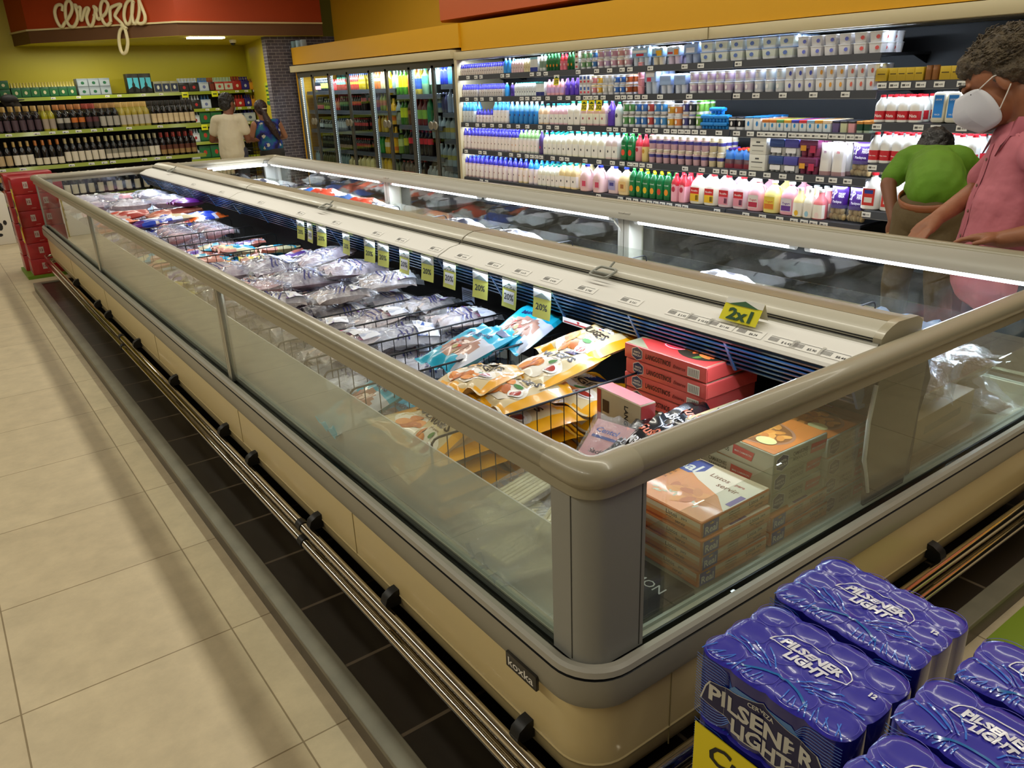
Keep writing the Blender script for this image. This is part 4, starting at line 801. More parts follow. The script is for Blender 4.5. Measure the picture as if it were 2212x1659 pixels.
# right-hand section
K = carton('butter_carton', '', .085, .085, .06, 'c8a828', (('b89820', -.5, .5, 0, .45), ('5a4a18', -.35, .35, .5, .58)), cat='box'); row(K, 1895, 1919, RIGHTZ[0], 1, 'first yellow box on the short right-hand shelf', None, 2, .07)
row(K, 1922, 1996, RIGHTZ[0], 4, 'yellow box on the short right-hand shelf', 'yellow boxes on the right-hand shelf', 2, .07); row(K, 2032, 2080, RIGHTZ[0], 2, 'yellow box beyond the brown jars on the right-hand shelf', 'yellow boxes beyond the jars', 2, .07)
K = bottle('sauce_jar', '', .05, .09, '8a5a30', 'd8dcd8', sh0=.8, neck=.8, capr=.85, cat='jar'); row(K, 1998, 2028, RIGHTZ[0], 2, 'small brown jar between the yellow boxes', 'brown jars between the boxes')
def milk(w, h, txt): return bottle('milk_bottle', '', w, h, 'e8e6e0', 'd0202c', sq=2.8, sh0=.6, lab=('c82430', .1, .42), parts=True, txt=(txt, .25, 'f4ece8'), capr=.45, neck=.46)
K = milk(.09, .185, 'Nata'); row(K, 1890, 1990, RIGHTZ[1], 4, 'short white milk bottle with red cap and label, upper right shelf', 'short milk bottles with red caps', 3, .095)
for i, (a, b2, c, nm) in enumerate(((2012, 2042, '2a86e0', 'first'), (2042, 2074, '2a86e0', 'second'), (2074, 2104, 'f07820', 'orange'))):
    K = carton('milk_carton', '', .095, .20, .075, 'e8e4d0', ((c, -.32, .36, .18, .9),), txt=(('LECHE', .76, 'e8f0f4', .45), ('VACA', .28, 'e8f0f4', .4)), bev=.02); row(K, a, b2, RIGHTZ[1], 1, ('%s blue labelled cream milk bottle on the upper right shelf' % nm) if i < 2 else 'orange labelled cream milk bottle on the upper right shelf', None, 2, .08)
K = milk(.10, .216, 'Pura crema'); row(K, 1877, 2000, RIGHTZ[2], 5, 'tall white milk bottle with red cap and red label, middle right shelf', 'tall milk bottles with red caps', 3, .11)
row(K, 2004, 2110, RIGHTZ[2], 4, 'tall white milk bottle with red cap beyond the stooping man', 'tall milk bottles beyond the stooping man', 3, .11)
K = gal('ece8e0', 'd0202c', ('d03028', .12, .58), (('e8e4dc', -.22, .22, .2, .34), ('2444a0', -.24, .24, .44, .54)), w=.165, h=.268); row(K, 1862, 1990, RIGHTZ[3], 3, 'white gallon milk jug with red cap and red label, lowest right shelf', 'gallon milk jugs', 2, .2, X=5.72)
# yellow offer cards hanging from the shelf edges
def offer(name, w, h, lines, arrow='1e4a24', bg='e8d81c', top=None, ang=0.0, tcol='1c2a14'):
    mb = MB(); n = 5; fn = lambda a, c: Vector((-.004 - .012 * ((c / h) ** 2), -a, -c))
    mb.add([(*(fn(-w / 2 + w * i, h * j / n)),) for j in range(n + 1) for i in (0, 1)], [(2 * j, 2 * j + 1, 2 * j + 3, 2 * j + 2) for j in range(n)], C(bg, .4))
    f2 = lambda a, c: fn(a, c) + Vector((-.0012, 0, 0)); f3 = lambda a, c: fn(a, c) + Vector((-.0024, 0, 0))
    if top: mb.flat(f2, [(-w / 2, 0), (w / 2, 0), (w / 2, h * .3), (-w / 2, h * .3)], C(top, .4))
    mb.flat(f3, [(-w * .42, h * .34), (w * .42, h * .34), (0, h * .12)], C(arrow, .4))
    for (t_, z_, ww, hh_) in lines: mb.text(lambda a, c: f3(a, -c), t_, 0, -h * z_, C(tcol, .5), w=w * ww, h=hh_ * h, bold=.02)
    return mb
K = Kind(tag(offer('o', .085, .10, (('3X2', .66, .85, .42),)).build('offer_card'), '', 'sign'))
for i, px in enumerate((1263, 1279, 1295)): K.put((5.60, yshelf(px, Z3 + .27, 5.6), Z2 - .05), 0, '%s yellow 3X2 card over the pink jugs' % ('first', 'middle', 'last')[i], 'yellow 3X2 cards')
tag(offer('o', .085, .10, (('15%', .66, .8, .42),), top='dcdcd4').build('offer_card', loc=(5.60, yshelf(1203, Z2 + .2, 5.6), Z1 - .045)), 'yellow card reading 15% hanging over the pink yogurt bottles', 'sign')
# chilled goods in the base well under the bottom shelf
def softbag(name, L, W, T, m1, m2, seed, txt=None):
    rd = random.Random(seed); mb = MB(); n = 10; vs = []
    ph = [rd.uniform(0, 6) for _ in range(6)]
    def S(u, v, s): 
        t = max(0, 1 - abs(u) ** 3) ** .6 * max(0, 1 - abs(v) ** 3) ** .6
        wr = .12 * sin(5 * u + 3 * v + ph[0]) + .10 * sin(9 * v - 4 * u + ph[1]) + .06 * sin(17 * u + ph[2])
        return Vector((L / 2 * u, W / 2 * v * (1 - .08 * cos(3 * u + ph[3])), T / 2 * (s * t * (1 + wr) + .9)))
    for s in (1, -1):
        vs = [S(i / n * 2 - 1, j / n * 2 - 1, s) for j in range(n + 1) for i in range(n + 1)]
        fs = [(j * (n + 1) + i, j * (n + 1) + i + 1, (j + 1) * (n + 1) + i + 1, (j + 1) * (n + 1) + i) for j in range(n) for i in range(n)]
        if s < 0: fs = [f[::-1] for f in fs]
        mb.add(vs, fs, lambda k: m2 if ((k % n) in (3, 4, 5, 6) and 2 < k // n < 7) else m1)
    return mb
K = Kind(tag(softbag('b', .22, .16, .05, C('cfdcec', .25, coat=.5), C('2a70c8', .3, coat=.5), 4).build('cheese_pack'), '', 'pack'))
for k in range(5): K.put((5.48, yshelf(1404 + k * 38, .42, 5.5), .313), 1.57 + .1 * sin(k * 2.1), 'blue and white cheese pack in the low well under the juice bottles', 'cheese packs in the low well')
K = Kind(tag(softbag('b', .2, .15, .05, C('c84830', .3, coat=.5), C('e0b0a0', .3, coat=.5), 5).build('sausage_pack'), '', 'pack'))
for k in range(4): K.put((5.48, yshelf(1120 + k * 36, .42, 5.5), .313), .1 * sin(k * 1.7), 'pink and red sausage pack in the low well near the cooler end', 'sausage packs near the cooler end')
for k in range(3): K.put((5.48, yshelf(1790 + k * 46, .42, 5.5), .313), .1 * sin(k * 2.7), 'red sausage pack in the low well below the gallon milks', 'sausage packs below the milk')
# ================================================================== glass-door drinks cooler
GC = empty('glass_door_cooler', 'row of eight glass doors with round knobs over shelves of drinks', 'refrigerator')
FRM = mat('55524a', .35, .3); YD = [13.80, 13.2, 12.55, 11.85, 11.12, 10.6, 9.93, 9.32, 8.82]
o = MB(); o.box(6.32, 6.42, 8.82, 13.8, 0, 1.99, INNER); o.build('back_panel', GC, smooth=False)
o = MB(); o.box(5.56, 6.42, 8.80, 14.0, 1.92, 2.02, CANM, bev=.005); o.build('canopy', GC)
o = MB(); o.box(5.66, 6.42, 13.86, 14.0, 0, 1.92, mat('c89410', .5)); o.build('end_panel', GC, smooth=False)
o = MB(); o.box(5.62, 6.42, 8.80, 13.86, 0, .34, mat('26272a', .5)); o.build('base', GC, smooth=False)
o = MB(); o.box(5.62, 5.68, 8.82, 13.86, 1.86, 1.92, FRM); o.build('door_header', GC, smooth=False)
DG = glass('f2f6f3', 1.25)
for i in range(8):
    y1, y0 = YD[i] - .005, YD[i + 1] + .005
    d = MB()
    for (a, b2, c, e) in ((y0, y0 + .025, .36, 1.86), (y1 - .025, y1, .36, 1.86), (y0, y1, .36, .39), (y0, y1, 1.83, 1.86)): d.box(5.60, 5.63, a, b2, c, e, FRM)
    o = d.build('cooler_door', GC, smooth=False)
    p_ = MB(); p_.box(5.614, 5.618, y0 + .025, y1 - .025, .39, 1.83, DG); p_.build('door_glass', o, smooth=False)
    kn = MB(); kn.lathe([(.02, 0), (.022, .02), (.05, .026), (.055, .04), (.048, .052), (.015, .05)], mat('8c8474', .3, .4), n=14, M=Matrix.Translation((5.60, y0 + .05 if i % 2 == 0 else y1 - .05, 1.13)) @ Matrix.Rotation(-pi / 2, 4, 'Y')); kn.build('door_knob', o)
LED = emit('e8f4ff', 3)
for y in (YD[0] - .05, YD[2], YD[4], YD[6]):
    o = MB(); o.box(5.645, 5.675, y - .016, y + .016, .36, 1.86, mat('8c9090', .3)); 
    for k in range(48): o.box(5.638, 5.645, y - .008, y + .008, .38 + k * .031, .398 + k * .031, LED)
    o.build('light_strip', GC, smooth=False)
    area('door_lamp', (5.66, y, 1.1), .03, 1.4, 26, COOL, rot=(0, radians(90), 0)).rotation_euler = (radians(90), 0, radians(-90))
DS = [(1.604, 13.8, 10.62), (1.298, 13.8, 10.62), (.991, 13.8, 10.62), (.684, 13.8, 10.62), (1.515, 10.58, 9.38), (1.108, 10.58, 9.38), (.702, 10.58, 9.38), (1.629, 9.36, 8.84), (1.28, 9.36, 8.84), (.946, 9.36, 8.84), (.592, 9.36, 8.84)]
for z, a, b2 in DS: shelf_board(z, b2, a, x0=5.74, par=GC)
area('door_lamp', (5.70, 11.3, 1.85), .03, 4.8, 60, COOL, rot=(0, radians(-25), 0))
def drow(z, px0, px1, w, h, body, cap, desc, lab=None, n=None, rows=2, sh0=.6, neck=.35, sq=2, shoulder=None, name='drink_bottle', x0=5.80, dot=None):
    x1 = x0 + .02; K = bottle(name, '', w, h, body, cap, shoulder, lab=lab, sh0=sh0, neck=neck, sq=sq, n=10, dot=dot)
    ya, yb_ = yshelf(px0, z, x0), yshelf(px1, z, x0); n = n or max(1, round((ya - yb_) / (w * 1.06))); fq = min(1, (ya - yb_) / n / (w * 1.03))
    for i in range(n):
        for r in range(rows): K.put(None, M=Matrix.Translation((x1 + r * w * 1.04, ya + (yb_ - ya) * (i + .5) / n, z + .001)) @ Matrix.Diagonal((fq, fq, 1, 1)), label=desc, group=desc)
T = 'behind the glass doors'
a, b2, c, d_ = 1.604, 1.298, .991, .684; e = .362
drow(a, 682, 694, .06, .2, '18202c', 'e8e8e8', 'dark bottle with white cap and pink label, top row ' + T, ('e0a0b0', .1, .4)); drow(a, 694, 711, .06, .2, '1c2430', 'c8dce8', 'dark bottle with yellow-green label, top row ' + T, ('b8c060', .2, .6))
drow(a, 718, 728, .07, .17, 'c83038', 'd84040', 'red drink bottle, top row ' + T, ('d85050', .2, .6)); drow(a, 728, 746, .065, .19, 'a04038', '3a8a60', 'red drink bottle with green cap, top row ' + T, ('70b890', .45, .65))
drow(a, 750, 775, .065, .23, 'c04038', '3858a8', 'red and yellow drink bottle with blue cap, top row ' + T, ('e8b040', .35, .5)); drow(a, 776, 788, .065, .23, 'b89820', '3858a8', 'amber drink bottle with blue cap, top row ' + T, ('e8d050', .35, .5))
drow(a, 801, 808, .08, .24, '208060', 'd8e0d8', 'green bottle at the light strip, top row ' + T); drow(a, 809, 822, .08, .27, 'e07840', 'e8b090', 'orange drink bottle, top row ' + T, ('e0b0a8', .4, .55)); drow(a, 823, 832, .08, .26, 'd8c898', 'e0e0e0', 'cream bottle beside the orange ones, top row ' + T)
drow(b2, 687, 700, .065, .21, '22282c', 'c8c8c8', 'dark bottle with pink base, second row ' + T, ('d07080', .1, .4)); drow(b2, 701, 713, .065, .18, '202830', 'e0e0a0', 'dark bottle with lime base, second row ' + T, ('a8c060', .1, .4))
drow(b2, 722, 735, .07, .19, 'c85048', 'd84848', 'red juice bottle, second row ' + T, ('d89080', .2, .6)); drow(b2, 736, 752, .07, .21, '2a3830', '30a860', 'dark bottle with green cap, second row ' + T, ('5a8868', .3, .6))
drow(b2, 757, 781, .07, .22, '241414', 'd83038', 'small cola bottle with red cap, second row ' + T, ('d83848', .35, .6)); drow(b2, 782, 792, .07, .26, '2a1818', 'c87880', 'dark bottle with pinkish label, second row ' + T, ('d86870', .5, .7))
drow(b2, 804, 822, .075, .25, '8070a8', 'd0a0c0', 'violet juice bottle, second row ' + T, ('c87890', .2, .6)); drow(b2, 822, 835, .075, .24, 'a8b868', 'e0d0a0', 'lime juice bottle, second row ' + T, ('d89080', .3, .6))
drow(c, 692, 700, .07, .15, '2c3440', 'c0d0e0', 'small blue-labelled bottle, third row ' + T, ('c8d8e8', .2, .6)); drow(c, 702, 722, .06, .14, '4a5050', 'c0c8c8', 'small dark bottle with grey label, third row ' + T, ('a0b0b0', .2, .6))
drow(c, 731, 750, .08, .18, '9098a8', '3a68a8', 'white and blue pack bottle, third row ' + T, ('c8d4e4', .2, .7)); drow(c, 760, 795, .06, .19, '281614', 'c83038', 'small cola bottle with red and white label, third row ' + T, ('c8444c', .4, .65))
drow(c, 811, 824, .09, .23, 'd8a030', 'e07830', 'yellow juice carton bottle, third row ' + T, sq=5); drow(c, 826, 838, .08, .26, 'd8b850', 'd8c860', 'bright yellow bottle beside the knob, third row ' + T)
drow(d_, 698, 726, .06, .22, '141814', 'c8c8b8', 'very dark slim bottle, fourth row ' + T, ('505840', .3, .5)); drow(d_, 735, 760, .06, .22, '16140f', '907868', 'dark bottle with brown label, fourth row ' + T, ('a08878', .1, .35)); drow(d_, 765, 800, .06, .19, '1c1212', 'c82c34', 'small cola bottle, fourth row ' + T, ('a83840', .35, .6))
drow(d_, 815, 821, .09, .28, 'd88828', '3aa850', 'orange bottle, fourth row ' + T, sq=4); drow(d_, 822, 832, .09, .275, '2f9a48', '2a8a40', 'green bottle pack, fourth row ' + T, sq=4); drow(d_, 834, 844, .09, .27, 'e0b838', 'e0c040', 'yellow pack, fourth row ' + T, ('e8e0d8', .35, .6), sq=4)
drow(e, 684, 700, .08, .27, '8fb0c0', 'b8d0e0', 'pale blue clear bottle, bottom row ' + T); drow(e, 701, 730, .075, .25, '5c5c38', '8a8a60', 'olive bottle, bottom row ' + T); drow(e, 736, 758, .08, .26, '7c98a0', 'c0ccd0', 'clear bottle, bottom row ' + T)
drow(e, 758, 785, .13, .22, 'd8cc98', 'c8a060', 'cream juice jug, bottom row ' + T, sq=3); drow(e, 786, 815, .15, .27, 'e0d498', 'e06830', 'cream jug with orange cap and green label, bottom row ' + T, ('58a070', .02, .18), sq=3); drow(e, 822, 832, .11, .28, 'e8d070', 'e85838', 'yellow jug with orange cap, bottom row ' + T, ('50b890', .05, .25)); drow(e, 833, 848, .1, .30, 'ecc020', '58a040', 'bright yellow juice bottle, bottom row ' + T)
a, b2, c = 1.515, 1.108, .702
drow(a, 838, 850, .11, .34, 'ecc428', '3aa850', 'two litre yellow juice bottle, upper row ' + T, ('e89030', .1, .3), rows=1); drow(a, 850, 857, .11, .33, '9aa8a0', 'b0c8c8', 'two litre clear bottle, upper row ' + T); drow(a, 857, 864, .11, .33, '5a9038', '90b8a0', 'two litre green bottle with white label, upper row ' + T, ('b8c8a0', .3, .7)); drow(a, 864, 880, .11, .33, '4c8a28', '202020', 'two litre green bottle with bright yellow label, upper row ' + T, ('e0e020', .3, .75))
drow(a, 882, 893, .1, .36, 'd87038', '204080', 'tall orange bottle, upper row ' + T); drow(a, 893, 911, .11, .34, 'c8b048', 'c8c8c0', 'two litre pale yellow bottle with blue label, upper row ' + T, ('3858a8', .2, .6)); drow(a, 912, 926, .11, .33, '88b088', '50c888', 'two litre clear bottle with green label, upper row ' + T, ('58d090', .4, .7))
drow(b2, 839, 857, .11, .36, 'f0b818', 'f0b818', 'two litre yellow juice bottle, middle row ' + T, ('e87828', .15, .3), rows=1); drow(b2, 858, 868, .11, .33, '98a098', 'b8c0b8', 'two litre grey bottle, middle row ' + T, ('b0b8a8', .2, .6)); drow(b2, 868, 882, .11, .33, '3c7a28', '28301c', 'two litre green bottle with yellow label, middle row ' + T, ('c8d828', .3, .7)); drow(b2, 883, 895, .11, .36, '4a2c18', '303030', 'two litre brown bottle with gold mark, middle row ' + T, ('8a5820', .4, .55))
drow(b2, 897, 925, .12, .34, '6c1c20', 'a03038', 'two litre red bottle with light green label, middle row ' + T, ('88b848', .25, .6)); drow(b2, 925, 936, .11, .38, '187848', '50b070', 'two litre green bottle, middle row ' + T, rows=1)
drow(c, 846, 862, .11, .37, 'f0b418', 'f0b418', 'two litre yellow juice bottle, lower row ' + T, ('e07828', .1, .25), rows=1); drow(c, 862, 874, .11, .34, '7aa040', '90a860', 'two litre pale green bottle, lower row ' + T, ('c8d890', .3, .6)); drow(c, 874, 886, .11, .34, '2c4418', '202418', 'two litre dark bottle with yellow label, lower row ' + T, ('b8b828', .35, .65)); drow(c, 886, 936, .11, .34, '1c0c0c', 'c03038', 'two litre cola bottle with red label, lower row ' + T, ('d0283c', .45, .68))
drow(e, 850, 860, .1, .27, '8aa078', '40a048', 'green capped bottle, bottom row ' + T); drow(e, 861, 870, .1, .25, '2c4c18', '181c14', 'dark green bottle, bottom row ' + T); drow(e, 870, 912, .1, .24, '1c1010', 'c06058', 'one litre cola bottle, bottom row ' + T, ('a82c38', .1, .4)); drow(e, 913, 925, .1, .27, '201414', 'c03038', 'cola bottle with red label, end of the bottom row ' + T, ('d03848', .02, .2))
a, b2, c, d_ = 1.629, 1.28, .946, .592
drow(a, 928, 951, .085, .24, 'a8b8b8', 'd8e0e0', 'clear water bottle, upper right row ' + T); drow(a, 952, 967, .085, .26, '2838a8', 'e8e8e8', 'deep blue bottle, upper right row ' + T, ('4048b8', .3, .6)); drow(a, 968, 985, .085, .27, '58a8d8', '3a78c8', 'pale blue water bottle, upper right row ' + T, ('3a90d8', .6, .7))
drow(b2, 942, 954, .085, .24, '90a0a8', 'c0c8d0', 'clear bottle with blue label, second right row ' + T, ('4a70a8', .25, .5)); drow(b2, 955, 968, .085, .25, '484878', '9898c8', 'violet tinted bottle, second right row ' + T); drow(b2, 969, 990, .11, .30, '8898b8', 'b0b8d0', 'large clear bottle, second right row ' + T)
drow(c, 936, 996, .12, .29, '8494a0', 'a0acb8', 'large clear bottle with yellow and blue label, third right row ' + T, ('a09448', .3, .5), rows=1); drow(d_, 950, 1000, .12, .29, '8090a0', '9aa4b0', 'large clear bottle with yellow and blue label, fourth right row ' + T, ('8a8848', .3, .5), rows=1); drow(e, 926, 1002, .11, .205, '8894a0', 'a8b4c0', 'clear bottle, bottom right row ' + T, ('7a90b8', .15, .3))
for i, px in enumerate((636, 646, 656)):
    K = carton('cardboard_box', '', .08, .11, .08, ('8fb0b8', 'a8c8d8', '9aa8b0')[i], cat='box'); K.put((5.72, yshelf(px, 2.31, 5.72), 2.311), 0, ('first', 'middle', 'last')[i] + ' of three small pale boxes on top of the yellow fascia')
# ================================================================== wine gondola
def xat(px, z, Y): 
    P = Vector((0, Y, z)) - EYE; a = (px - 1106) / FPX; c = CR.transposed() @ P; d = CR.transposed() @ Vector((1, 0, 0)); return -(c.x + a * c.z) / (d.x + a * d.z)
LIME = mat('8a9a1c', .3, coat=.3); WY = 12.0; WZ = [1.25, .835, .42, .06]; WX1 = 3.36
WG = empty('wine_gondola', 'black shelving unit with lime green edges full of wine bottles', 'shelf')
o = MB(); o.box(-1.2, WX1 - .05, 12.62, 12.68, 0, 1.4, mat('15130f', .6)); o.build('back_panel', WG, smooth=False)
o = MB(); o.box(-1.2, WX1 - .04, 12.02, 12.62, 0, .055, mat('1c1a16', .6)); o.build('base', WG, smooth=False)
for i, z in enumerate(WZ[:3]):
    for a, b2 in ((-1.2, xat((222, 236, 250)[i], z, WY)), (xat((222, 236, 250)[i], z, WY) + .01, WX1)):
        o = MB(); o.box(a, b2 - .002, WY + .012, 12.62, z - .03, z, mat('1c1a16', .6)); o.prism([(WY, z + .006), (WY + .012, z + .006), (WY + .006, z - .042), (WY - .008, z - .042)], a, b2 - .002, 'x', LIME); o.build('shelf', WG, smooth=False)
tk2 = MB(); tk2.box(-.035, .035, -.002, 0, -.018, .018, TAGP); fn = lambda a, c: Vector((a, -.003, c)); tk2.rect(fn, -.026, -.002, -.007, .005, mat('555555', .7)); tk2.text(fn, '8.50', .015, -.001, INK, h=.010, bold=.03, res=1)
TK2 = Kind(tag(tk2.build('price_ticket'), 'white price ticket on a lime green shelf edge', 'price tag', 'price tickets on the lime shelf edges'))
for i, L in enumerate(([19, 80, 113, 142, 170, 203, 238, 279, 346], [6, 50, 155, 198, 226, 244, 312, 340, 365], [])):
    for px in L: TK2.put((xat(px, WZ[i] - .02, WY), WY - .004, WZ[i] - .02))
def wine(body, foil, lab, lab2=None, w=.078, h=.315, tall=True):
    mb = MB(); r = w / 2; B = C(body, .12, coat=.5); F = C(foil, .3); L = C(lab, .5)
    z0, z1 = (.10, .48) if tall else (.06, .32)
    f = lambda a: L if pi * 1.12 < a < pi * 1.92 else B
    L2 = C(lab2, .5) if lab2 else L; f2 = lambda a: L2 if pi * 1.12 < a < pi * 1.92 else B
    mb.lathe([(r * .95, 0, B), (r, .01, B), (r, h * z0, f), (r, h * (z0 + z1) / 2, f2), (r, h * z1, B), (r, h * .60, B), (r * .8, h * .68, B), (r * .42, h * .76, B), (r * .38, h * .80, F), (r * .38, h * .985, F), (r * .3, h, F)], B, n=12)
    return fin(mb, 'wine_bottle', '', 'bottle')
def wrow(K, px0, px1, zi, n, desc, rows=1, Y=WY + .055):
    z = WZ[zi]; xa, xb_ = xat(px0, z, Y), xat(px1, z, Y)
    for i in range(n):
        for r in range(rows): K.put(None, M=Matrix.Translation((xa + (xb_ - xa) * (i + .5) / n, Y + r * .082, z + .001)) @ Matrix.Diagonal((min(1, (xb_ - xa) / n * .985 / .078),) * 2 + (1, 1)), label=desc + (', behind' if r else ''), group=desc + (' front' if r == 0 else ' behind'))
GOLD = 'b89858'
wrow(wine('140c12', GOLD, '4a3840'), -40, 95, 0, 8, 'dark wine with dusky mauve label on the top wine shelf', 5)
wrow(wine('a09820', GOLD, '9a8c7c'), 96, 125, 0, 2, 'yellow-green white wine with grey label on the top wine shelf', 5)
wrow(wine('0e0e10', 'b87840', '24221e', 'a8a498', tall=True), 127, 157, 0, 2, 'black wine with small white print on the top wine shelf', 5)
wrow(wine('0e0e10', 'b87840', '2a1c14', 'c06a28'), 158, 189, 0, 2, 'dark wine with orange patch on the top wine shelf', 5)
wrow(wine('0e0e10', 'a04030', '2c2426', '5a3034'), 190, 218, 0, 2, 'dark wine with dull red label on the top wine shelf', 5)
wrow(wine('0c0c0e', 'b08850', 'a8a498'), 219, 262, 0, 3, 'dark wine with two white bands on the top wine shelf', 5)
wrow(wine('a8983c', 'c8a860', 'b8b0a0'), 263, 328, 0, 5, 'pale yellow wine with white bands on the top wine shelf', 5)
wrow(wine('0c0a08', '1a1610', 'd8c49c', 'd0bc94'), 330, 424, 0, 8, 'black wine with cream label on the top wine shelf', 5)
wrow(wine('120e0e', GOLD, 'b8a078'), -36, 33, 1, 4, 'dark wine with tan label on the middle wine shelf', 2)
wrow(wine('120e0e', GOLD, 'd8d0bc'), 34, 79, 1, 3, 'dark wine with white label and gold neck on the middle wine shelf', 2)
wrow(wine('14100e', 'b87030', 'd8cfb8', tall=False), 80, 143, 1, 4, 'dark wine with orange neck and low label on the middle wine shelf', 2)
wrow(wine('100e0e', 'b0a070', 'd4ccb8'), 144, 231, 1, 6, 'dark wine with tall white label on the middle wine shelf', 2)
wrow(wine('0e0e0e', 'b0a878', 'd0c8b4', '8c8878'), 232, 325, 1, 7, 'dark wine with white and black label on the middle wine shelf', 2)
wrow(wine('0e0e0e', 'a8a080', 'd8d2c0'), 326, 349, 1, 2, 'dark wine with plain cream label on the middle wine shelf', 2)
wrow(wine('120a08', '8c2418', '9a7c4c', '5c3020'), 350, 428, 1, 6, 'dark wine with red neck and tan label on the middle wine shelf', 2)
wrow(wine('0e0c0c', GOLD, '1c1814', '8a4a24'), -30, 40, 2, 4, 'dark wine with small orange seal on the lower wine shelf', 1)
wrow(wine('0e0c0c', GOLD, 'd0c8b8'), 41, 190, 2, 9, 'dark wine with white label on the lower wine shelf', 1)
wrow(wine('0e0c0c', 'b8a880', 'c8c0b0'), 191, 420, 2, 12, 'dark wine at the right of the lower wine shelf', 1)
# crate of pale bottles standing beyond the freezer end
cr = MB(); zc = .80; xa, xb_ = xat(424, .84, 10.0), xat(503, .84, 10.0)
st = MB(); st.box(xa - .45, xb_, 9.95, 10.35, 0, .70, mat('2a2418', .6), bev=.004); tag(st.build('display_stand'), 'dark display stand beyond the far end of the freezer', 'stand')
K = bottle('sauce_bottle', '', .05, .14, 'b8ae90', 'c0a868', sh0=.7, neck=.55, capr=.6)
for i in range(9):
    for r in range(4): K.put((xa + (xb_ - xa) * (i + .5) / 9, 9.99 + r * .06, .702), 0, 'small pale bottle with gold cap on the display stand', 'pale bottles on the display stand')
K = Kind(tag(MB().lathe([(.01, 0), (.035, .02), (.038, .17), (.016, .23), (.015, .29), (.017, .30)], C('10140e', .15, coat=.5), n=10).build('wine_bottle'), '', 'bottle'))
for i in range(4): K.put(None, M=Matrix.Translation((xa - .40 + i * .09, 10.08, .74)) @ Matrix.Rotation(radians(-80), 4, 'X') @ Matrix.Rotation(.3, 4, 'Y'), label='dark wine bottle lying on the display stand', group='lying wine bottles')
# ================================================================== beer shelves at the back
BY = 16.2; BZ = [aty(562, 193, BY).z, aty(562, 229, BY).z, aty(530, 263, BY).z, aty(530, 300, BY).z, aty(530, 336, BY).z]
BS = empty('beer_shelving', 'black wall shelving with lime edges holding beer packs', 'shelf')
o = MB(); o.box(-2, 5.62, 16.66, 16.72, 0, BZ[0] + .02, mat('1c1a18', .6)); o.build('back_panel', BS, smooth=False)
for z in BZ:
    o = MB(); o.box(-2, 5.60, BY + .01, 16.66, z - .03, z, mat('201e1a', .6)); o.prism([(BY, z + .005), (BY + .012, z + .005), (BY + .008, z - .05), (BY - .008, z - .05)], -2, 5.60, 'x', LIME); o.build('shelf', BS, smooth=False)
area('shelf_lamp', (3.6, 16.35, BZ[0] + .75), 3.8, .04, 6, COOL, rot=(0, 0, 0))
for px, zi in ((115, 0), (170, 0), (232, 0), (258, 0), (310, 0), (348, 0), (398, 0), (470, 0), (512, 0), (532, 0), (550, 0), (448, 1), (470, 1), (518, 1), (538, 1), (536, 2)): TK2.put((xat(px, BZ[zi] - .02, BY), BY - .004, BZ[zi] - .022))
def beer(w, h, d, box_, panel, tops, n=3, mark=None, name='beer_pack'):
    mb = MB(); bh = h * (.68 if tops else 1.0); mb.box(-w / 2, w / 2, 0, d, 0, bh, C(box_, .45), bev=.004); fn = lambda a, c: Vector((a, -.002, c)); mb.rect(fn, -w * .44, w * .44, bh * .12, bh * .8, C(panel, .5)); 
    if mark == 'BOT':
        fb = lambda a, c: Vector((a, -.004, c)); K_ = C('141414', .5); mb.flat(fb, [(-.03, .03), (.03, .03), (.03, .16), (.011, .20), (.011, .27), (-.011, .27), (-.011, .20), (-.03, .16)], K_); mb.flat(fb, [(-.11, .03), (.11, .03), (.11, .08), (.04, .12), (-.04, .12), (-.11, .08)], K_)
    elif mark: mb.disc(lambda a, c: Vector((a, -.004, c)), 0, bh * .48, w * .16, bh * .18, C(mark, .5), n=10)
    if tops:
        for i in range(n):
            for j in range(2): mb.lathe([(.028, 0), (.024, .01), (.013, .05), (.013, .075), (.015, .08), (.015, .09)], C(tops, .25, coat=.4), n=8, M=Matrix.Translation((-w / 2 + w * (i + .5) / n, d * (.25 + .5 * j), bh - .012)) @ Matrix.Scale((h - bh + .012) / .09, 4, (0, 0, 1)))
    return fin(mb, name, '', 'beer pack')
def brow(K, px0, px1, zi, n, desc, stack=1, hh=0, Y=16.24):
    z = BZ[zi]; xa, xb_ = xat(px0, z, Y), xat(px1, z, Y)
    for i in range(n):
        for s in range(stack): K.put(None, M=Matrix.Translation((xa + (xb_ - xa) * (i + .5) / n, Y, z + s * hh + .001)) @ Matrix.Diagonal((min(1, (xb_ - xa) / n * .985 / dims(K)[0]), 1, 1, 1)), label=desc, group=desc)
brow(beer(.24, .14, .35, '0f4a26', '13582e', None, mark='b8b088'), -22, 26, 0, 2, 'dark green beer carton stacked at the left of the top beer shelf', 2, .141)
brow(beer(.20, .24, .2, '0f5030', '14602f', 'c8b868', mark='c8c098'), 28, 168, 0, 7, 'green six-pack with gold bottle tops on the top beer shelf')
brow(beer(.22, .14, .3, '78848c', '98a4ac', None, mark='145a38'), 172, 243, 0, 3, 'grey blue can pack with green emblem on the top beer shelf', 2, .141)
brow(beer(.25, .34, .2, '1c1c1c', '50c0dc', None, mark='BOT'), 279, 332, 0, 2, 'tall cyan beer carton with dark bottle print on the top beer shelf')
brow(beer(.2, .20, .2, '9c9c84', '1c2c50', None, mark='d0d4c8'), 335, 388, 0, 3, 'navy and gold beer pack on the top beer shelf')
brow(beer(.21, .24, .2, '14161c', '1a1a20', 'c8d4e0', mark='c02c34'), 389, 431, 0, 2, 'black beer six-pack with red mark on the top beer shelf')
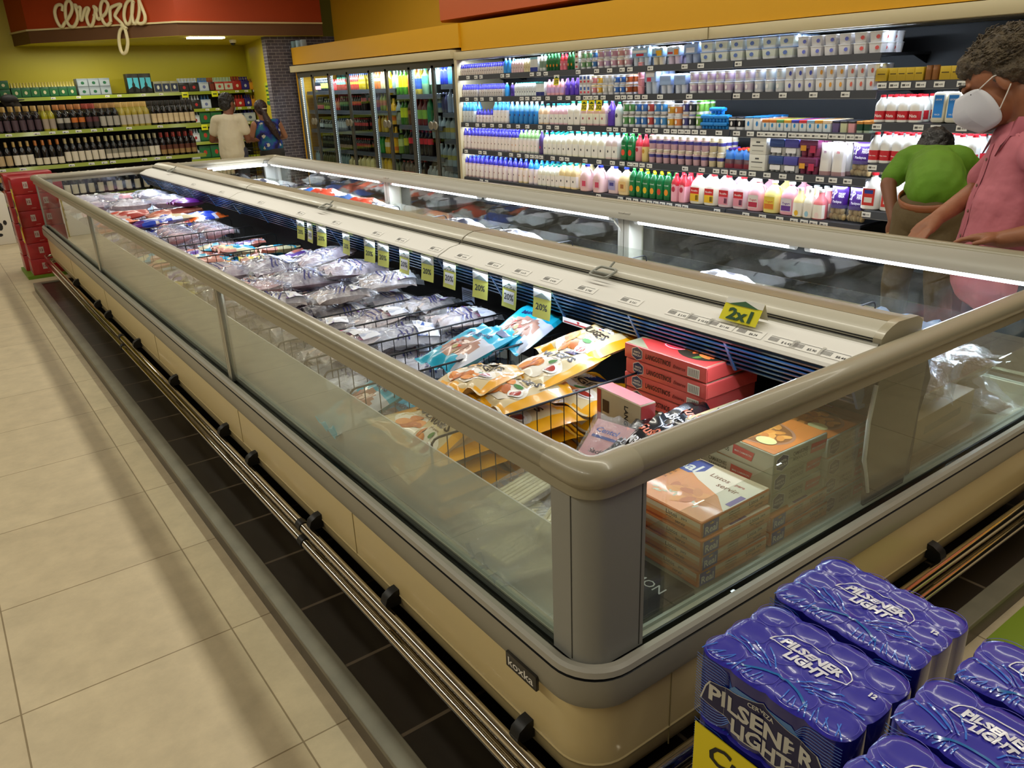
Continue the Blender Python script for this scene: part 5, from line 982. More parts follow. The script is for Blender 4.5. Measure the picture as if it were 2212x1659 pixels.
brow(beer(.21, .24, .2, 'a8b8d0', 'c8d4e8', '4878b0', mark='6a78b8'), 432, 453, 0, 1, 'pale blue beer six-pack on the top beer shelf')
brow(beer(.12, .24, .2, '4a2018', '7a2c20', 'a04838'), 454, 465, 0, 1, 'slim brown and red beer pack on the top beer shelf')
brow(beer(.21, .24, .2, 'b83830', 'c8d4c8', 'a8ccb0', mark='c04040'), 466, 505, 0, 2, 'white and red beer six-pack with green bottle tops on the top beer shelf')
brow(beer(.2, .25, .2, 'a81c20', 'b42024', '8c1a1c', mark='e0d0b8'), 505, 523, 0, 1, 'red beer six-pack on the top beer shelf'); brow(beer(.16, .24, .2, '201c70', '2a2488', '281c78', mark='c8ccd8'), 523, 540, 0, 1, 'deep blue beer six-pack on the top beer shelf'); brow(beer(.2, .20, .2, 'd08c18', 'dc9c20', 'a8782c', mark='e0b858'), 540, 558, 0, 1, 'orange yellow beer pack at the end of the top beer shelf')
brow(beer(.22, .13, .3, '78848c', '98a4ac', None, mark='145a38'), 186, 262, 1, 3, 'grey blue can pack with green emblem on the second beer shelf')
brow(beer(.2, .18, .2, '5c1820', '7c2430', None, mark='d8a8a8'), 298, 342, 1, 2, 'dark red beer carton with pale script on the second beer shelf')
brow(beer(.21, .24, .2, '14161c', '1a1a20', 'c8d4e0', mark='c02c34'), 396, 436, 1, 2, 'black beer six-pack with red mark on the second beer shelf'); brow(beer(.21, .24, .2, 'a8b8d0', 'c8d4e8', '386090', mark='6a78b8'), 437, 458, 1, 1, 'pale blue beer six-pack on the second beer shelf')
brow(beer(.21, .22, .2, 'b83830', 'c8d4c8', 'a8ccb0'), 488, 510, 1, 1, 'white and red beer six-pack beside the standing man'); brow(beer(.2, .22, .2, 'a81c20', 'b42024', '8c1a1c', mark='e0d0b8'), 511, 530, 1, 1, 'red beer six-pack on the second beer shelf'); brow(beer(.16, .22, .2, '201c70', '2a2488', '281c78', mark='c8ccd8'), 531, 545, 1, 1, 'deep blue beer six-pack on the second beer shelf'); brow(beer(.2, .20, .2, 'd08c18', 'dc9c20', 'a8782c'), 545, 561, 1, 1, 'orange yellow beer pack at the end of the second beer shelf')
gw = beer(.24, .24, .25, '0f5030', '13683a', None, mark='b03828')
for zi in (2, 3, 4): brow(gw, 434, 482, zi, 2, 'green beer carton with red star on the %s beer shelf' % ('third', 'fourth', 'fifth')[zi - 2])
ww = beer(.2, .24, .2, 'a8b0bc', 'c8d0dc', 'a8b4c0', mark='9c2838')
for zi in (2, 3, 4): brow(ww, 416, 434, zi, 1, 'white beer six-pack with dark label on the %s beer shelf' % ('third', 'fourth', 'fifth')[zi - 2])
brow(beer(.22, .24, .2, 'b0bcc8', 'c0ccd8', '101018', mark='404858'), 486, 527, 2, 2, 'white beer six-pack with black tops on the third beer shelf'); brow(beer(.22, .24, .2, 'b0bcc8', 'c0ccd8', '1c2488', mark='485878'), 528, 556, 2, 1, 'white beer six-pack with blue tops on the third beer shelf'); brow(beer(.22, .24, .2, 'b0bcc8', 'c0ccd8', '101018', mark='404858'), 500, 550, 3, 2, 'white beer six-pack on the fourth beer shelf')
o = carton('offer', '', .12, .10, .004, 'd8dc20', (('1e3a20', -.3, .3, .4, .6),), cat='sign')
for i, (px, py) in enumerate(((401, 205), (465, 203), (443, 275))): q = aty(px, py + 6, BY - .03); o.put((q.x, BY - .03, q.z), pi / 2, 'yellow offer card on the lime shelf edge, ' + ('left of the man, upper', 'just above the man in white', 'lower, beside the green cartons')[i])
pst = MB(); q0, q1 = atx(575, 162, 5.28), atx(590, 205, 5.28); A_ = Vector((5.24, 14.13, 0)); D_ = (Vector((5.76, 16.76, 0)) - A_).normalized(); nn = Vector((-D_.y, D_.x, 0))
fp = lambda a, c: A_ + D_ * (.42 + a) + nn * .012 + Vector((0, 0, 1.58 + c))
pst.rect(fp, -.18, .18, -.17, .20, mat('a8b414', .5)); fp2 = lambda a, c: fp(a, c) + nn * .002
for k in range(4): pst.rect(fp2, -.12, .12, .12 - k * .07, .15 - k * .07, mat('2c5a20', .5))
pst.rect(fp2, -.18, .18, -.17, -.11, mat('1c6a3c', .5)); tag(pst.build('wall_poster', smooth=False), 'yellow green poster on the yellow alcove wall beside the brick', 'poster')
# red carton stack beyond the freezer end
RED = mat('a8141c', .35, coat=.3)
def redbox():
    mb = MB(); w, d, h = .42, .27, .152; mb.box(0, w, 0, d, 0, h, RED, bev=.004); fn = lambda a, c: Vector((a, -.002, c))
    mb.rect(fn, .09, .13, h * .35, h * .75, mat('c8b4ac', .5)); mb.text(lambda a, c: Vector((a, -.003, c)), '12', .11, h * .55, mat('7a1818', .5), w=.028); mb.rect(fn, .12, .16, h * .12, h * .16, mat('c87870', .5))
    fs = lambda a, c: Vector((-.002, d - a, c))
    for k in range(3): mb.flat(fs, [(.04 + k * .07, .02), (.055 + k * .07, .02), (.10 + k * .07, h - .02), (.085 + k * .07, h - .02)], mat('d8c0bc', .5))
    mb.rect(fs, .02, d - .02, .008, .016, mat('d8c0bc', .5))
    return Kind(tag(mb.build('red_carton'), '', 'box'))
KR = redbox(); nm6 = ('bottom', 'second from bottom', 'third from bottom', 'fourth from bottom', 'fifth from bottom', 'topmost')
for s in range(6): KR.put((.655 + .004 * (s % 2), 8.86, .03 + s * .154), 0, 'red twelve-bottle carton, %s of the stack at the freezer end' % nm6[s])
for s in range(6): KR.put((.625 + .003 * (s % 2), 9.16, .03 + s * .158), 0, 'red twelve-bottle carton, %s of the stack behind' % nm6[s])
o = MB(); o.box(.60, 1.1, 8.84, 9.45, 0, .03, mat('6a8c1c', .5)); tag(o.build('display_plinth', smooth=False), 'lime green low base under the red carton stack', 'stand')
o = MB(); fp = lambda a, c: Vector((.648 - .1 * c * 0, 8.83 - a, c)); o.box(.642, .646, 8.78, 8.86, .36, .86, mat('e0cc10', .4)); o.text(lambda a, c: Vector((.6405, 8.82 - a, c)), '4.99', 0, .62, INK, w=.3, rot=pi / 2, bold=.03); tag(o.build('offer_strip', smooth=False), 'tall yellow price strip hanging on the red carton stack', 'sign')
# white display cabinet at the left edge
o = MB(); o.box(-.3, .75, 11.38, 11.85, 0, .60, mat('d8d2c4', .4), bev=.01); fn = lambda a, c: Vector((a, 11.376, c))
for (x, z, r1, r2) in ((.56, .42, .05, .09), (.62, .22, .03, .05), (.52, .20, .02, .04), (.68, .26, .02, .03), (.60, .12, .03, .02)): o.disc(fn, x, z, r1, r2, mat('1a1a1a', .5), n=10)
tag(o.build('display_cabinet'), 'white display cabinet with black leaf drawings at the wine shelves', 'cabinet')
# ================================================================== goods in the freezer
SC.cycles.transparent_max_bounces = 28; SC.cycles.max_bounces = 10
WIRE = mat('0d0e12', .4, .3)
def divider_mesh(x0, x1, z0, z1):
    mb = MB(); w_, h_ = x1 - x0, z1 - z0; r = .025; pts = []
    for cx, cz, a in ((r, r, pi), (w_ - r, r, 1.5 * pi), (w_ - r, h_ - r, 0), (r, h_ - r, .5 * pi)):
        for k in range(4): t = a + (pi / 2) * k / 3; pts.append((cx + r * cos(t), 0, cz + r * sin(t)))
    mb.tube(pts, .0036, WIRE, n=6, closed=True)
    for k in range(1, int(w_ / .052)): mb.tube([(k * .052, 0, .003), (k * .052, 0, h_ - .003)], .0019, WIRE, n=4, cap=False)
    mb.tube([(.003, 0, h_ * .32), (w_ - .003, 0, h_ * .32)], .0014, WIRE, n=4, cap=False)
    return mb
KD = Kind(tag(divider_mesh(.935, 1.835, .425, .725).build('wire_divider'), '', 'divider'))
DY = [1.695, 2.20, 2.40, 2.58, 2.83, 3.06, 3.50, 3.91, 4.35, 4.80, 5.25, 5.70, 6.2, 6.75, 7.2, 7.7]
ORD = ['first', 'second', 'third', 'fourth', 'fifth', 'sixth', 'seventh', 'eighth', 'ninth', 'tenth', 'eleventh', 'twelfth', 'thirteenth', 'fourteenth', 'fifteenth', 'sixteenth', 'seventeenth', 'eighteenth', 'nineteenth', 'twentieth']
for i, y in enumerate(DY): KD.put((.935, y, .4245 + (.0 if i % 2 else .004)), 0, 'black wire divider in the near freezer well, %s from the glass corner' % ORD[i])
RD_ = Kind(tag(divider_mesh(2.2, 2.98, .425, .745).build('wire_divider'), '', 'divider'))
for i, y in enumerate([1.62, 2.25, 2.9, 3.5, 4.2, 4.9, 5.6, 6.4, 7.2, 7.9]): RD_.put((2.2, y, .4245), 0, 'black wire divider behind the price shelf, %s from the near end' % ORD[i])
# ---- decorated cartons
def dbox(w, d, h, side, front, top, bev=.003):
    mb = MB(); mb.box(0, w, 0, d, 0, h, C(side, .42, coat=.18), bev=bev)
    L = lambda a, c, e=.0012: Vector((-e, d - a, c)); F = lambda a, c, e=.0012: Vector((a, -e, c)); T = lambda a, c, e=.0012: Vector((c, d - a, h + e))
    mb.rect(F, .003, w - .003, .003, h - .003, C(front, .42, coat=.18)); mb.rect(T, .003, d - .003, .003, w - .003, C(top, .42, coat=.18))
    return mb, L, F, T
def lift(f, e): return lambda a, c: f(a, c, .0012 + (e - .0012) * .4)
NV = mat('1c2a5c', .4, coat=.4); WHT = mat('ecebe6', .4, coat=.4)
def hexlogo(mb, f, cx, cy, s, e=.002, rot=0, t1='SANTA', t2='PRISCILA', m=None):
    ca, sa = cos(rot), sin(rot); R_ = lambda x, y: (cx + x * ca - y * sa, cy + x * sa + y * ca)
    mb.flat(lift(f, e), [R_(x * s, y * s) for x, y in ((-.5, -.28), (0, -.5), (.5, -.28), (.5, .28), (0, .5), (-.5, .28))], WHT)
    mb.flat(lift(f, e + .0006), [R_(x * s * .92, y * s * .92) for x, y in ((-.5, -.28), (0, -.5), (.5, -.28), (.5, .28), (0, .5), (-.5, .28))], m or NV)
    p1, p2 = R_(0, .1 * s), R_(0, -.12 * s)
    mb.text(lift(f, e + .0012), t1, p1[0], p1[1], WHT, w=s * .62, rot=rot, bold=.015); mb.text(lift(f, e + .0012), t2, p2[0], p2[1], WHT, w=s * .78, rot=rot, bold=.015)
rdm = random.Random(11)
# 'Real' breaded prawn cartons
w_, d_, h_ = .262, .30, .0440
mb, Lf, Ff, Tf = dbox(w_, d_, h_, 'e2843c', 'd88c4c', 'dd8c38')
BLU = mat('27409a', .35, coat=.4); DKB = mat('3c2814', .5); GLD = mat('e8b83c', .4)
for f, W_ in ((Lf, d_), (Ff, w_)):
    mb.rect(lift(f, .0015), .003, W_ - .003, h_ * .62, h_ - .004, C('ecd2b0', .35, coat=.5)); mb.rect(lift(f, .0015), .003, W_ - .003, h_ * .40, h_ * .62, C('e6ae74', .35, coat=.5)); mb.rect(lift(f, .0015), .003, W_ - .003, .003, h_ * .12, C('b8501c', .35, coat=.5))
def realtxt(f, cx, W2):
    mb.text(lift(f, .002), 'Listos', cx - W2 * .12, h_ * .70, DKB, h=h_ * .26, bold=.015); mb.text(lift(f, .002), 'para', cx + W2 * .36, h_ * .68, DKB, h=h_ * .17); mb.text(lift(f, .002), 'calentar y', cx - W2 * .2, h_ * .45, DKB, h=h_ * .13); mb.text(lift(f, .002), 'servir', cx + W2 * .22, h_ * .36, DKB, h=h_ * .22, bold=.012)
    mb.rect(lift(f, .002), cx - W2 * .3, cx + W2 * .5, h_ * .14, h_ * .165, DKB)
realtxt(Lf, d_ * .72, .085); realtxt(Ff, w_ * .78, .07)
for f, cx in ((Lf, d_ * .13), (Ff, w_ * .46)):
    for k, t_ in enumerate(('CAMARONES', 'APANADOS', 'PRECOCIDOS', 'CON COCO')): mb.text(lift(f, .002), t_, cx, h_ * (.78 - .17 * k), DKB, w=.042 if k < 3 else .028, h=h_ * .11, bold=.01)
mb.rect(lift(Ff, .0022), .006, .062, h_ * .06, h_ * .92, BLU); mb.text(lift(Ff, .003), 'Real', .034, h_ * .42, WHT, w=.044, bold=.02); mb.flat(lift(Ff, .003), [(.03, h_ * .70), (.028, h_ * .84), (.033, h_ * .76), (.036, h_ * .88), (.039, h_ * .76), (.044, h_ * .84), (.042, h_ * .70)], GLD)
f = Tf
mb.flat(lift(f, .0016), [(.0, w_ * .995), (d_ * .995, w_ * .995), (d_ * .995, w_ * .30), (d_ * .80, w_ * .50), (d_ * .5, w_ * .62), (d_ * .2, w_ * .80)], C('e9ddc8', .42, coat=.15))
mb.flat(lift(f, .0019), [(d_ * .02, w_ * .98), (d_ * .42, w_ * .98), (d_ * .44, w_ * .80), (d_ * .36, w_ * .66), (d_ * .12, w_ * .66), (d_ * .02, w_ * .72)], BLU)
mb.text(lift(f, .0026), 'Real', d_ * .22, w_ * .79, WHT, w=d_ * .34, bold=.02); mb.flat(lift(f, .0026), [(d_ * .18 + x, w_ * .92 + y) for x, y in ((0, 0), (-.006, .016), (.005, .008), (.011, .02), (.017, .008), (.028, .016), (.022, 0))], GLD)
mb.text(lift(f, .0024), 'Listos', d_ * .62, w_ * .80, C('7a4a28', .5), w=.06, bold=.015); mb.text(lift(f, .0024), 'para', d_ * .83, w_ * .79, C('b03838', .5), w=.028); mb.text(lift(f, .0024), 'servir', d_ * .78, w_ * .68, C('7a4a28', .5), w=.065, bold=.015)
for k, t_ in enumerate(('CAMARONES', 'APANADOS', 'PRECOCIDOS', 'CON COCO')): mb.text(lift(f, .0024), t_, d_ * .16, w_ * (.58 - .075 * k), DKB, w=.072 if k < 3 else .05, bold=.012)
for k in range(16): a = rdm.uniform(0, 6.28); mb.disc(lift(f, .0020 + k * .0001), d_ * (.60 + .20 * cos(a) * rdm.random()), w_ * (.32 + .17 * sin(a) * rdm.random()), .024, .013, C(('d08430', 'c06c20', 'e0983c')[k % 3], .45), n=9, a0=rdm.uniform(0, 3))
for k in range(14): mb.disc(lift(f, .0024), d_ * (.34 + .035 * k), w_ * (.20 - .05 * sin(k)), .010, .0035, C('d8dcc0', .5), n=6, a0=rdm.uniform(0, 3))
mb.rect(lift(f, .0024), d_ * .93, d_ * .985, w_ * .42, w_ * .66, C('6a4a9c', .4))
KR1 = Kind(tag(mb.build('prawn_carton'), '', 'box'))
nm4 = ('bottom', 'second from bottom', 'second from top', 'topmost')
for s in range(4): KR1.put((1.292 + .004 * (s % 2), 1.058 - .003 * (s % 3), .442 + s * .0462), radians((-1.0, .8, -.5, .6)[s]), 'orange and white prawn carton with blue Real logo, %s of the corner stack' % nm4[s])
for s in range(2): KR1.put((1.60, 1.075, .426 + s * .0455), radians(1.5 * s), 'orange prawn carton with blue Real logo under the grey-green cartons, %s' % ('lower', 'upper')[s])
# grey-green breaded prawn cartons
w2, d2, h2 = .226, .31, .0585
mb, Lf, Ff, Tf = dbox(w2, d2, h2, 'c6ccb8', 'b4b294', 'cf7c34')
INKG = mat('26301c', .5); REDB = mat('cf3c34', .4, coat=.3)
for f, W_, cx in ((Lf, d2, .06), (Ff, w2, .035)):
    hexlogo(mb, f, cx, h2 * .48, .050); 
    for k, t_ in enumerate(('CAMARONES', 'APANADOS')): mb.text(lift(f, .002), t_, cx + .075, h2 * (.66 - .26 * k), INKG, w=.062, h=h2 * .2, bold=.012)
    mb.flat(lift(f, .002), [(cx + .118, h2 * .30), (cx + .182, h2 * .26), (cx + .19, h2 * .72), (cx + .12, h2 * .78)], REDB); mb.text(lift(f, .003), 'MAS CAMARON', cx + .153, h2 * .51, WHT, w=.056, bold=.015)
f = Tf; mb.rect(lift(f, .0016), .004, d2 * .3, .004, w2 - .004, C('b9b48e', .35, coat=.5)); mb.disc(lift(f, .0018), d2 * .56, w2 * .42, d2 * .38, w2 * .36, C('a8785a', .4), n=28); mb.disc(lift(f, .0022), d2 * .56, w2 * .42, d2 * .35, w2 * .33, C('8c5a30', .4), n=28)
for k in range(40): a = rdm.uniform(0, 6.28); r_ = rdm.random() ** .5; mb.disc(lift(f, .0024 + k * .00006), d2 * (.56 + .29 * cos(a) * r_), w2 * (.42 + .27 * sin(a) * r_), .020, .011, C(('c88438', 'b87030', 'd89848')[k % 3], .45), n=8, a0=rdm.uniform(0, 3))
mb.disc(lift(f, .0052), d2 * .78, w2 * .24, .030, .022, C('d8d090', .5), n=14); mb.rect(lift(f, .002), d2 * .32, d2 * .62, w2 * .90, w2 * .975, REDB); mb.text(lift(f, .003), 'MAS CAMARON', d2 * .47, w2 * .94, WHT, w=d2 * .27)
for k, t_ in enumerate(('CAMARONES', 'APANADOS')): mb.text(lift(f, .0022), t_, d2 * .16, w2 * (.9 - .09 * k), INKG, w=.075, bold=.01)
KC1 = Kind(tag(mb.build('prawn_carton'), '', 'box'))
for s in range(3): KC1.put((1.60 + (.0, -.006, -.012)[s], 1.085 - .004 * s, .5215 + s * .0612), radians((0, 1.2, -1.5)[s]), 'grey-green breaded prawn carton, %s of three over the orange cartons' % ('lowest', 'middle', 'topmost')[s])
for s in range(4): KC1.put((1.846, 1.08 + .006 * (s % 2), .4225 + s * .0612), radians((0, -1.5, 1, 2)[s]) * .4, 'grey-green breaded prawn carton beside the dark divider, %s of four' % ('lowest', 'second', 'third', 'topmost')[s])
# red prawn cartons
w3, d3, h3 = .235, .34, .0475
mb, Lf, Ff, Tf = dbox(w3, d3, h3, 'cf5450', 'c84844', '8c8468')
hexlogo(mb, Lf, .058, h3 * .5, .046); mb.text(lift(Lf, .002), 'LANGOSTINOS', .148, h3 * .5, mat('2c0e10', .5), w=.105, h=h3 * .36, bold=.015); mb.text(lift(Lf, .002), 'Enteros', .235, h3 * .45, mat('7a2020', .5), w=.05, shear=.3)
mb.rect(lift(Lf, .002), .268, .315, .006, h3 * .75, WHT)
for k in range(12): mb.rect(lift(Lf, .0026), .271 + k * .0035, .2725 + k * .0035, .008, h3 * .68, INK)
f = Tf; mb.flat(lift(f, .0016), [(.004, w3 - .004), (d3 * .5, w3 - .004), (d3 * .34, w3 * .5), (d3 * .45, .004), (.004, .004)], C('6c6850', .4)); mb.text(lift(f, .0026), 'LANGOSTINOS', d3 * .26, w3 * .86, mat('17120c', .5), w=.15, bold=.02)
mb.flat(lift(f, .0018), [(d3 * .02, w3 * .3), (d3 * .3, w3 * .02), (d3 * .98, w3 * .02), (d3 * .98, w3 * .6), (d3 * .6, w3 * .9), (d3 * .4, w3 * .5)], C('a8302c', .4)); mb.disc(lift(f, .0022), d3 * .72, w3 * .42, .085, .07, C('2c2418', .4), n=20)
mb.disc(lift(f, .0024), d3 * .42, w3 * .36, .045, .026, C('d83c48', .4), n=20); mb.disc(lift(f, .0028), d3 * .42, w3 * .36, .040, .022, WHT, n=20); mb.disc(lift(f, .0032), d3 * .42, w3 * .36, .037, .020, C('c03040', .4), n=20)
for k in range(12): a = rdm.uniform(0, 6.28); mb.disc(lift(f, .003 + k * .0001), d3 * .72 + .06 * cos(a) * rdm.random(), w3 * .42 + .045 * sin(a) * rdm.random(), .028, .010, C(('d8602c', 'e07838', '4a6a2c')[k % 3], .4), n=9, a0=rdm.uniform(0, 3))
KL = Kind(tag(mb.build('prawn_carton'), '', 'box'))
for s in range(4): KL.put((1.712 + (.0, .004, -.004, .0)[s], 1.41 + (.0, .003, -.004, .002)[s] , .622 + s * .0500), radians((0, .6, -.5, .4)[s]), 'coral red prawn carton reading LANGOSTINOS, %s of four' % ('lowest', 'second', 'third', 'topmost')[s])
KF = Kind(tag(dbox(.22, .26, .19, 'a89468', 'a08c60', '9c8860')[0].build('shipping_carton'), '', 'box')); KF.put((1.715, 1.42, .424), 0, 'plain brown carton under the coral red prawn cartons')
# upright red and kraft carton
mb, Lf, Ff, Tf = dbox(.06, .20, .20, 'b8a98a', 'b03a38', 'b03a38')
mb.text(lift(Lf, .002), 'LANGOSTINOS', .14, .10, INK, w=.16, rot=-pi / 2, bold=.02); hexlogo(mb, Lf, .075, .07, .06, rot=-pi / 2); mb.rect(lift(Lf, .0016), .003, .022, .003, .197, C('b03a38', .4, coat=.4)); mb.rect(lift(Lf, .002), .03, .06, .13, .17, C('3c2c28', .4))
tag(mb.build('prawn_carton', loc=(1.50, 1.47, .54), rotz=radians(-4)), 'upright kraft and red carton reading LANGOSTINOS beside the black packs', 'box')
mb = MB(); mb.box(0, .26, 0, .24, 0, .112, mat('9c8a68', .5), bev=.003); tag(mb.build('shipping_carton', loc=(1.42, 1.44, .424)), 'low brown carton carrying the upright red and kraft carton', 'box')
# ---- pillow bags
def bagS(L, W, T, seed, wr=1.0, pinch=.10, bend=0.0):
    rd = random.Random(seed); ph = [rd.uniform(0, 6.3) for _ in range(8)]
    def S(u, v, s=1.0, off=0.0):
        uu, vv = min(abs(u) / .90, 1), min(abs(v) / .97, 1)
        t = max(0.0, 1 - uu ** 2.6) ** .62 * max(0.0, 1 - vv ** 3) ** .55
        q = 1 + wr * (.13 * sin(4 * u + 3 * v + ph[0]) + .10 * sin(7 * v - 5 * u + ph[1]) + .06 * sin(13 * u + 4 * v + ph[2]) + .04 * sin(19 * v + ph[3]))
        edge = wr * .010 * sin(9 * v + ph[4]) * abs(u) ** 4
        x = L / 2 * u * (1 - pinch * .25 * v * v); y = W / 2 * v * (1 - pinch * (1 - abs(u) ** 3) * .6)
        return Vector((x, y, T / 2 * (s * (t * q + off / T * 2) + .92) + edge - bend * u * u + wr * .004 * sin(11 * v + ph[5])))
    return S
def bagmesh(mb, S, m, nu=16, nv=14, s=(1, -1), off=0.0):
    for sg_ in s:
        vs = [S(i / nu * 2 - 1, j / nv * 2 - 1, sg_, off) for j in range(nv + 1) for i in range(nu + 1)]
        fs = [(j * (nu + 1) + i, j * (nu + 1) + i + 1, (j + 1) * (nu + 1) + i + 1, (j + 1) * (nu + 1) + i) for j in range(nv) for i in range(nu)]
        if sg_ < 0: fs = [f[::-1] for f in fs]
        ms = m if not callable(m) else None
        if ms: mb.add(vs, fs, ms)
        else: mb.add(vs, fs, lambda k: m((k % nu + .5) / nu * 2 - 1, (k // nu + .5) / nv * 2 - 1, sg_))
# design frame on a bag: a right (-Y), c up (+X), both -1..1
def bagF(S, off): return lambda a, c, e=0.0: S(c, -a, 1.0, off + e)
def nugget_bag(seed, label, rot=0):
    S = bagS(.33, .235, .055, seed); mb = MB(); CRE = C('cbb98f', .38, coat=.35); YEL = C('e0a010', .33, coat=.4)
    def mf(u, v, s):
        if s < 0: return YEL if (u + .3 * v) > .1 else CRE
        e1 = .80 + .12 * sin(3 * v)
        if u > e1 - .25 + .35 * abs(v): return YEL
        if u < -.80 + .1 * sin(4 * v): return YEL
        if v > .62 - .25 * u and u > -.3: return YEL
        if v < -.74: return YEL
        return CRE
    bagmesh(mb, S, mf, 26, 22)
    f = bagF(S, .0008)
    mb.disc(lambda a, c: f(a, c, .0004), .0, -.33, .74, .38, C('ddd6c6', .4, coat=.3), n=26, rings=4)
    for k in range(11): a = rdm.uniform(0, 6.28); r_ = rdm.random() ** .6; mb.disc(lambda a_, c_: f(a_, c_, .0012 + k * .0002), -.18 + .40 * cos(a) * r_, -.34 + .24 * sin(a) * r_, .17, .105, C(('c8742c', 'd88a3c', 'b8642c')[k % 3], .45), n=10, a0=rdm.uniform(0, 3), rings=2)
    mb.disc(lambda a, c: f(a, c, .0036), .45, -.36, .23, .15, WHT, n=16, rings=2); mb.disc(lambda a, c: f(a, c, .0044), .45, -.36, .17, .11, C('a8382c', .3, coat=.5), n=16, rings=2)
    mb.disc(lambda a, c: f(a, c, .0036), .20, -.10, .13, .06, C('3c7a2c', .5), n=8, a0=.5)
    mb.text(lambda a, c: f(a, c, .0010), 'NUGGETS', -.05, .20, mat('2b1c12', .45), w=1.3, h=.20, bold=.03); mb.text(lambda a, c: f(a, c, .0010), 'de pollo gourmet', .05, .02, mat('8a6a3c', .45), w=.7, h=.06)
    HX = [(-.3, -.14), (0, -.21), (.3, -.14), (.3, .14), (0, .21), (-.3, .14)]
    mb.flat(lambda a, c: f(a, c, .0012), [(x + .0, y + .56) for x, y in HX], NV); mb.text(lambda a, c: f(a, c, .0018), 'SANTA', 0, .60, WHT, w=.34, h=.09, bold=.015); mb.text(lambda a, c: f(a, c, .0018), 'PRISCILA', 0, .50, WHT, w=.42, h=.09, bold=.015)
    return tag(mb.build('nugget_bag'), label, 'bag')
NB = [Kind(nugget_bag(s, '')) for s in (3, 8, 15)]
def Mx(x, y, z, rz=0, ry=0, rx=0): return Matrix.Translation((x, y, z)) @ Matrix.Rotation(radians(rz), 4, 'Z') @ Matrix.Rotation(radians(ry), 4, 'Y') @ Matrix.Rotation(radians(rx), 4, 'X')
hero = [(0, 1.555, 1.93, .700, 4, -6, 0, 'yellow and cream nuggets bag reading NUGGETS, middle of the pile'), (1, 1.74, 1.955, .735, -12, -12, 6, 'nuggets bag at the back of the pile against the dark divider'),
        (2, 1.30, 1.99, .705, 25, 6, -4, 'nuggets bag with large hexagonal logo at the near left of the pile'), (1, 1.36, 1.88, .675, 8, 4, 4, 'nuggets bag half under the one with the large logo'),
        (0, 1.07, 1.86, .62, -6, -32, -6, 'nuggets bag leaning down behind the front glass')]
for i, x, y, z, a, b2, c, lb_ in hero: NB[i].put(None, M=Mx(x, y, z, a, b2, c), label=lb_)
for k in range(12):
    dd = dims(NB[k % 3]); NB[k % 3].put(None, M=Matrix.Translation((1.10 + .28 * (k % 3), 1.945, .4245 + .056 * (k // 3))) @ Matrix.Diagonal((.274 / dd[0], .47 / dd[1], .054 / dd[2], 1)) @ Matrix.Translation((0, 0, -dd[3])), label='nuggets bag lower in the pile between two wire dividers', group='nuggets bags lower in the pile')
def printed_bag(name, seed, L, W, T, cols, fn=None, nu=18, nv=14):
    S = bagS(L, W, T, seed); mb = MB(); ms = [C(c, .35, coat=.4) for c in cols]; ph = seed * 1.7
    def mf(u, v, s):
        q = sin(2.2 * u + ph) + .7 * sin(3.1 * v + ph * 2) + .3 * sin(7 * u * v + ph)
        return ms[0] if q > .35 else ms[1 % len(ms)] if q > -.4 else ms[2 % len(ms)]
    bagmesh(mb, S, fn(ms) if fn else mf, nu, nv); return mb, S
# turquoise seafood salad bags with a window
def blue_bag(seed):
    def fn(ms): return lambda u, v, s: ms[1] if (u + .25) ** 2 / .16 + v ** 2 / .5 < 1 and s > 0 else ms[2] if v < -.35 + .3 * u and s > 0 and u < .2 else ms[0]
    mb, S = printed_bag('b', seed, .36, .22, .06, ('159ec0', 'a07868', 'b8bcc8'), fn, 24, 20); f = bagF(S, .001)
    for k in range(18): a = rdm.uniform(0, 6.28); r_ = rdm.random() ** .5; mb.disc(lambda a_, c_: f(a_, c_, .0004 + k * .0001), .55 * cos(a) * r_, -.25 + .32 * sin(a) * r_, .09, .05, C(('d8c0b0', 'c83c28', 'e0d0c4', '8c5c4c', 'a8a070')[k % 5], .4), n=7, a0=rdm.uniform(0, 3))
    mb.text(lambda a, c: f(a, c, .001), 'MARISCOS', 0, .32, NV, w=1.1, h=.16, bold=.03); mb.flat(lambda a, c: f(a, c, .001), [(.35, .55), (.75, .55), (.75, .75), (.35, .75)], NV)
    return Kind(tag(mb.build('seafood_bag'), '', 'bag'))
K = blue_bag(5); K.put(None, M=Mx(1.46, 2.29, .70, 10, -8, 0), label='turquoise seafood bag with clear window, nearer of the two'); K.put(None, M=Mx(1.73, 2.30, .72, 16, -12, 4), label='turquoise seafood bag against the dark divider'); K.put(None, M=Mx(1.06, 2.30, .60, -5, -20, 0), label='turquoise seafood bag low behind the front glass')
for k in range(6): K.put(None, M=Mx(1.12 + .22 * (k % 3), 2.30, .43 + .08 * (k // 3), rdm.uniform(-10, 10)), label='turquoise seafood bag low in its compartment', group='low turquoise bags')
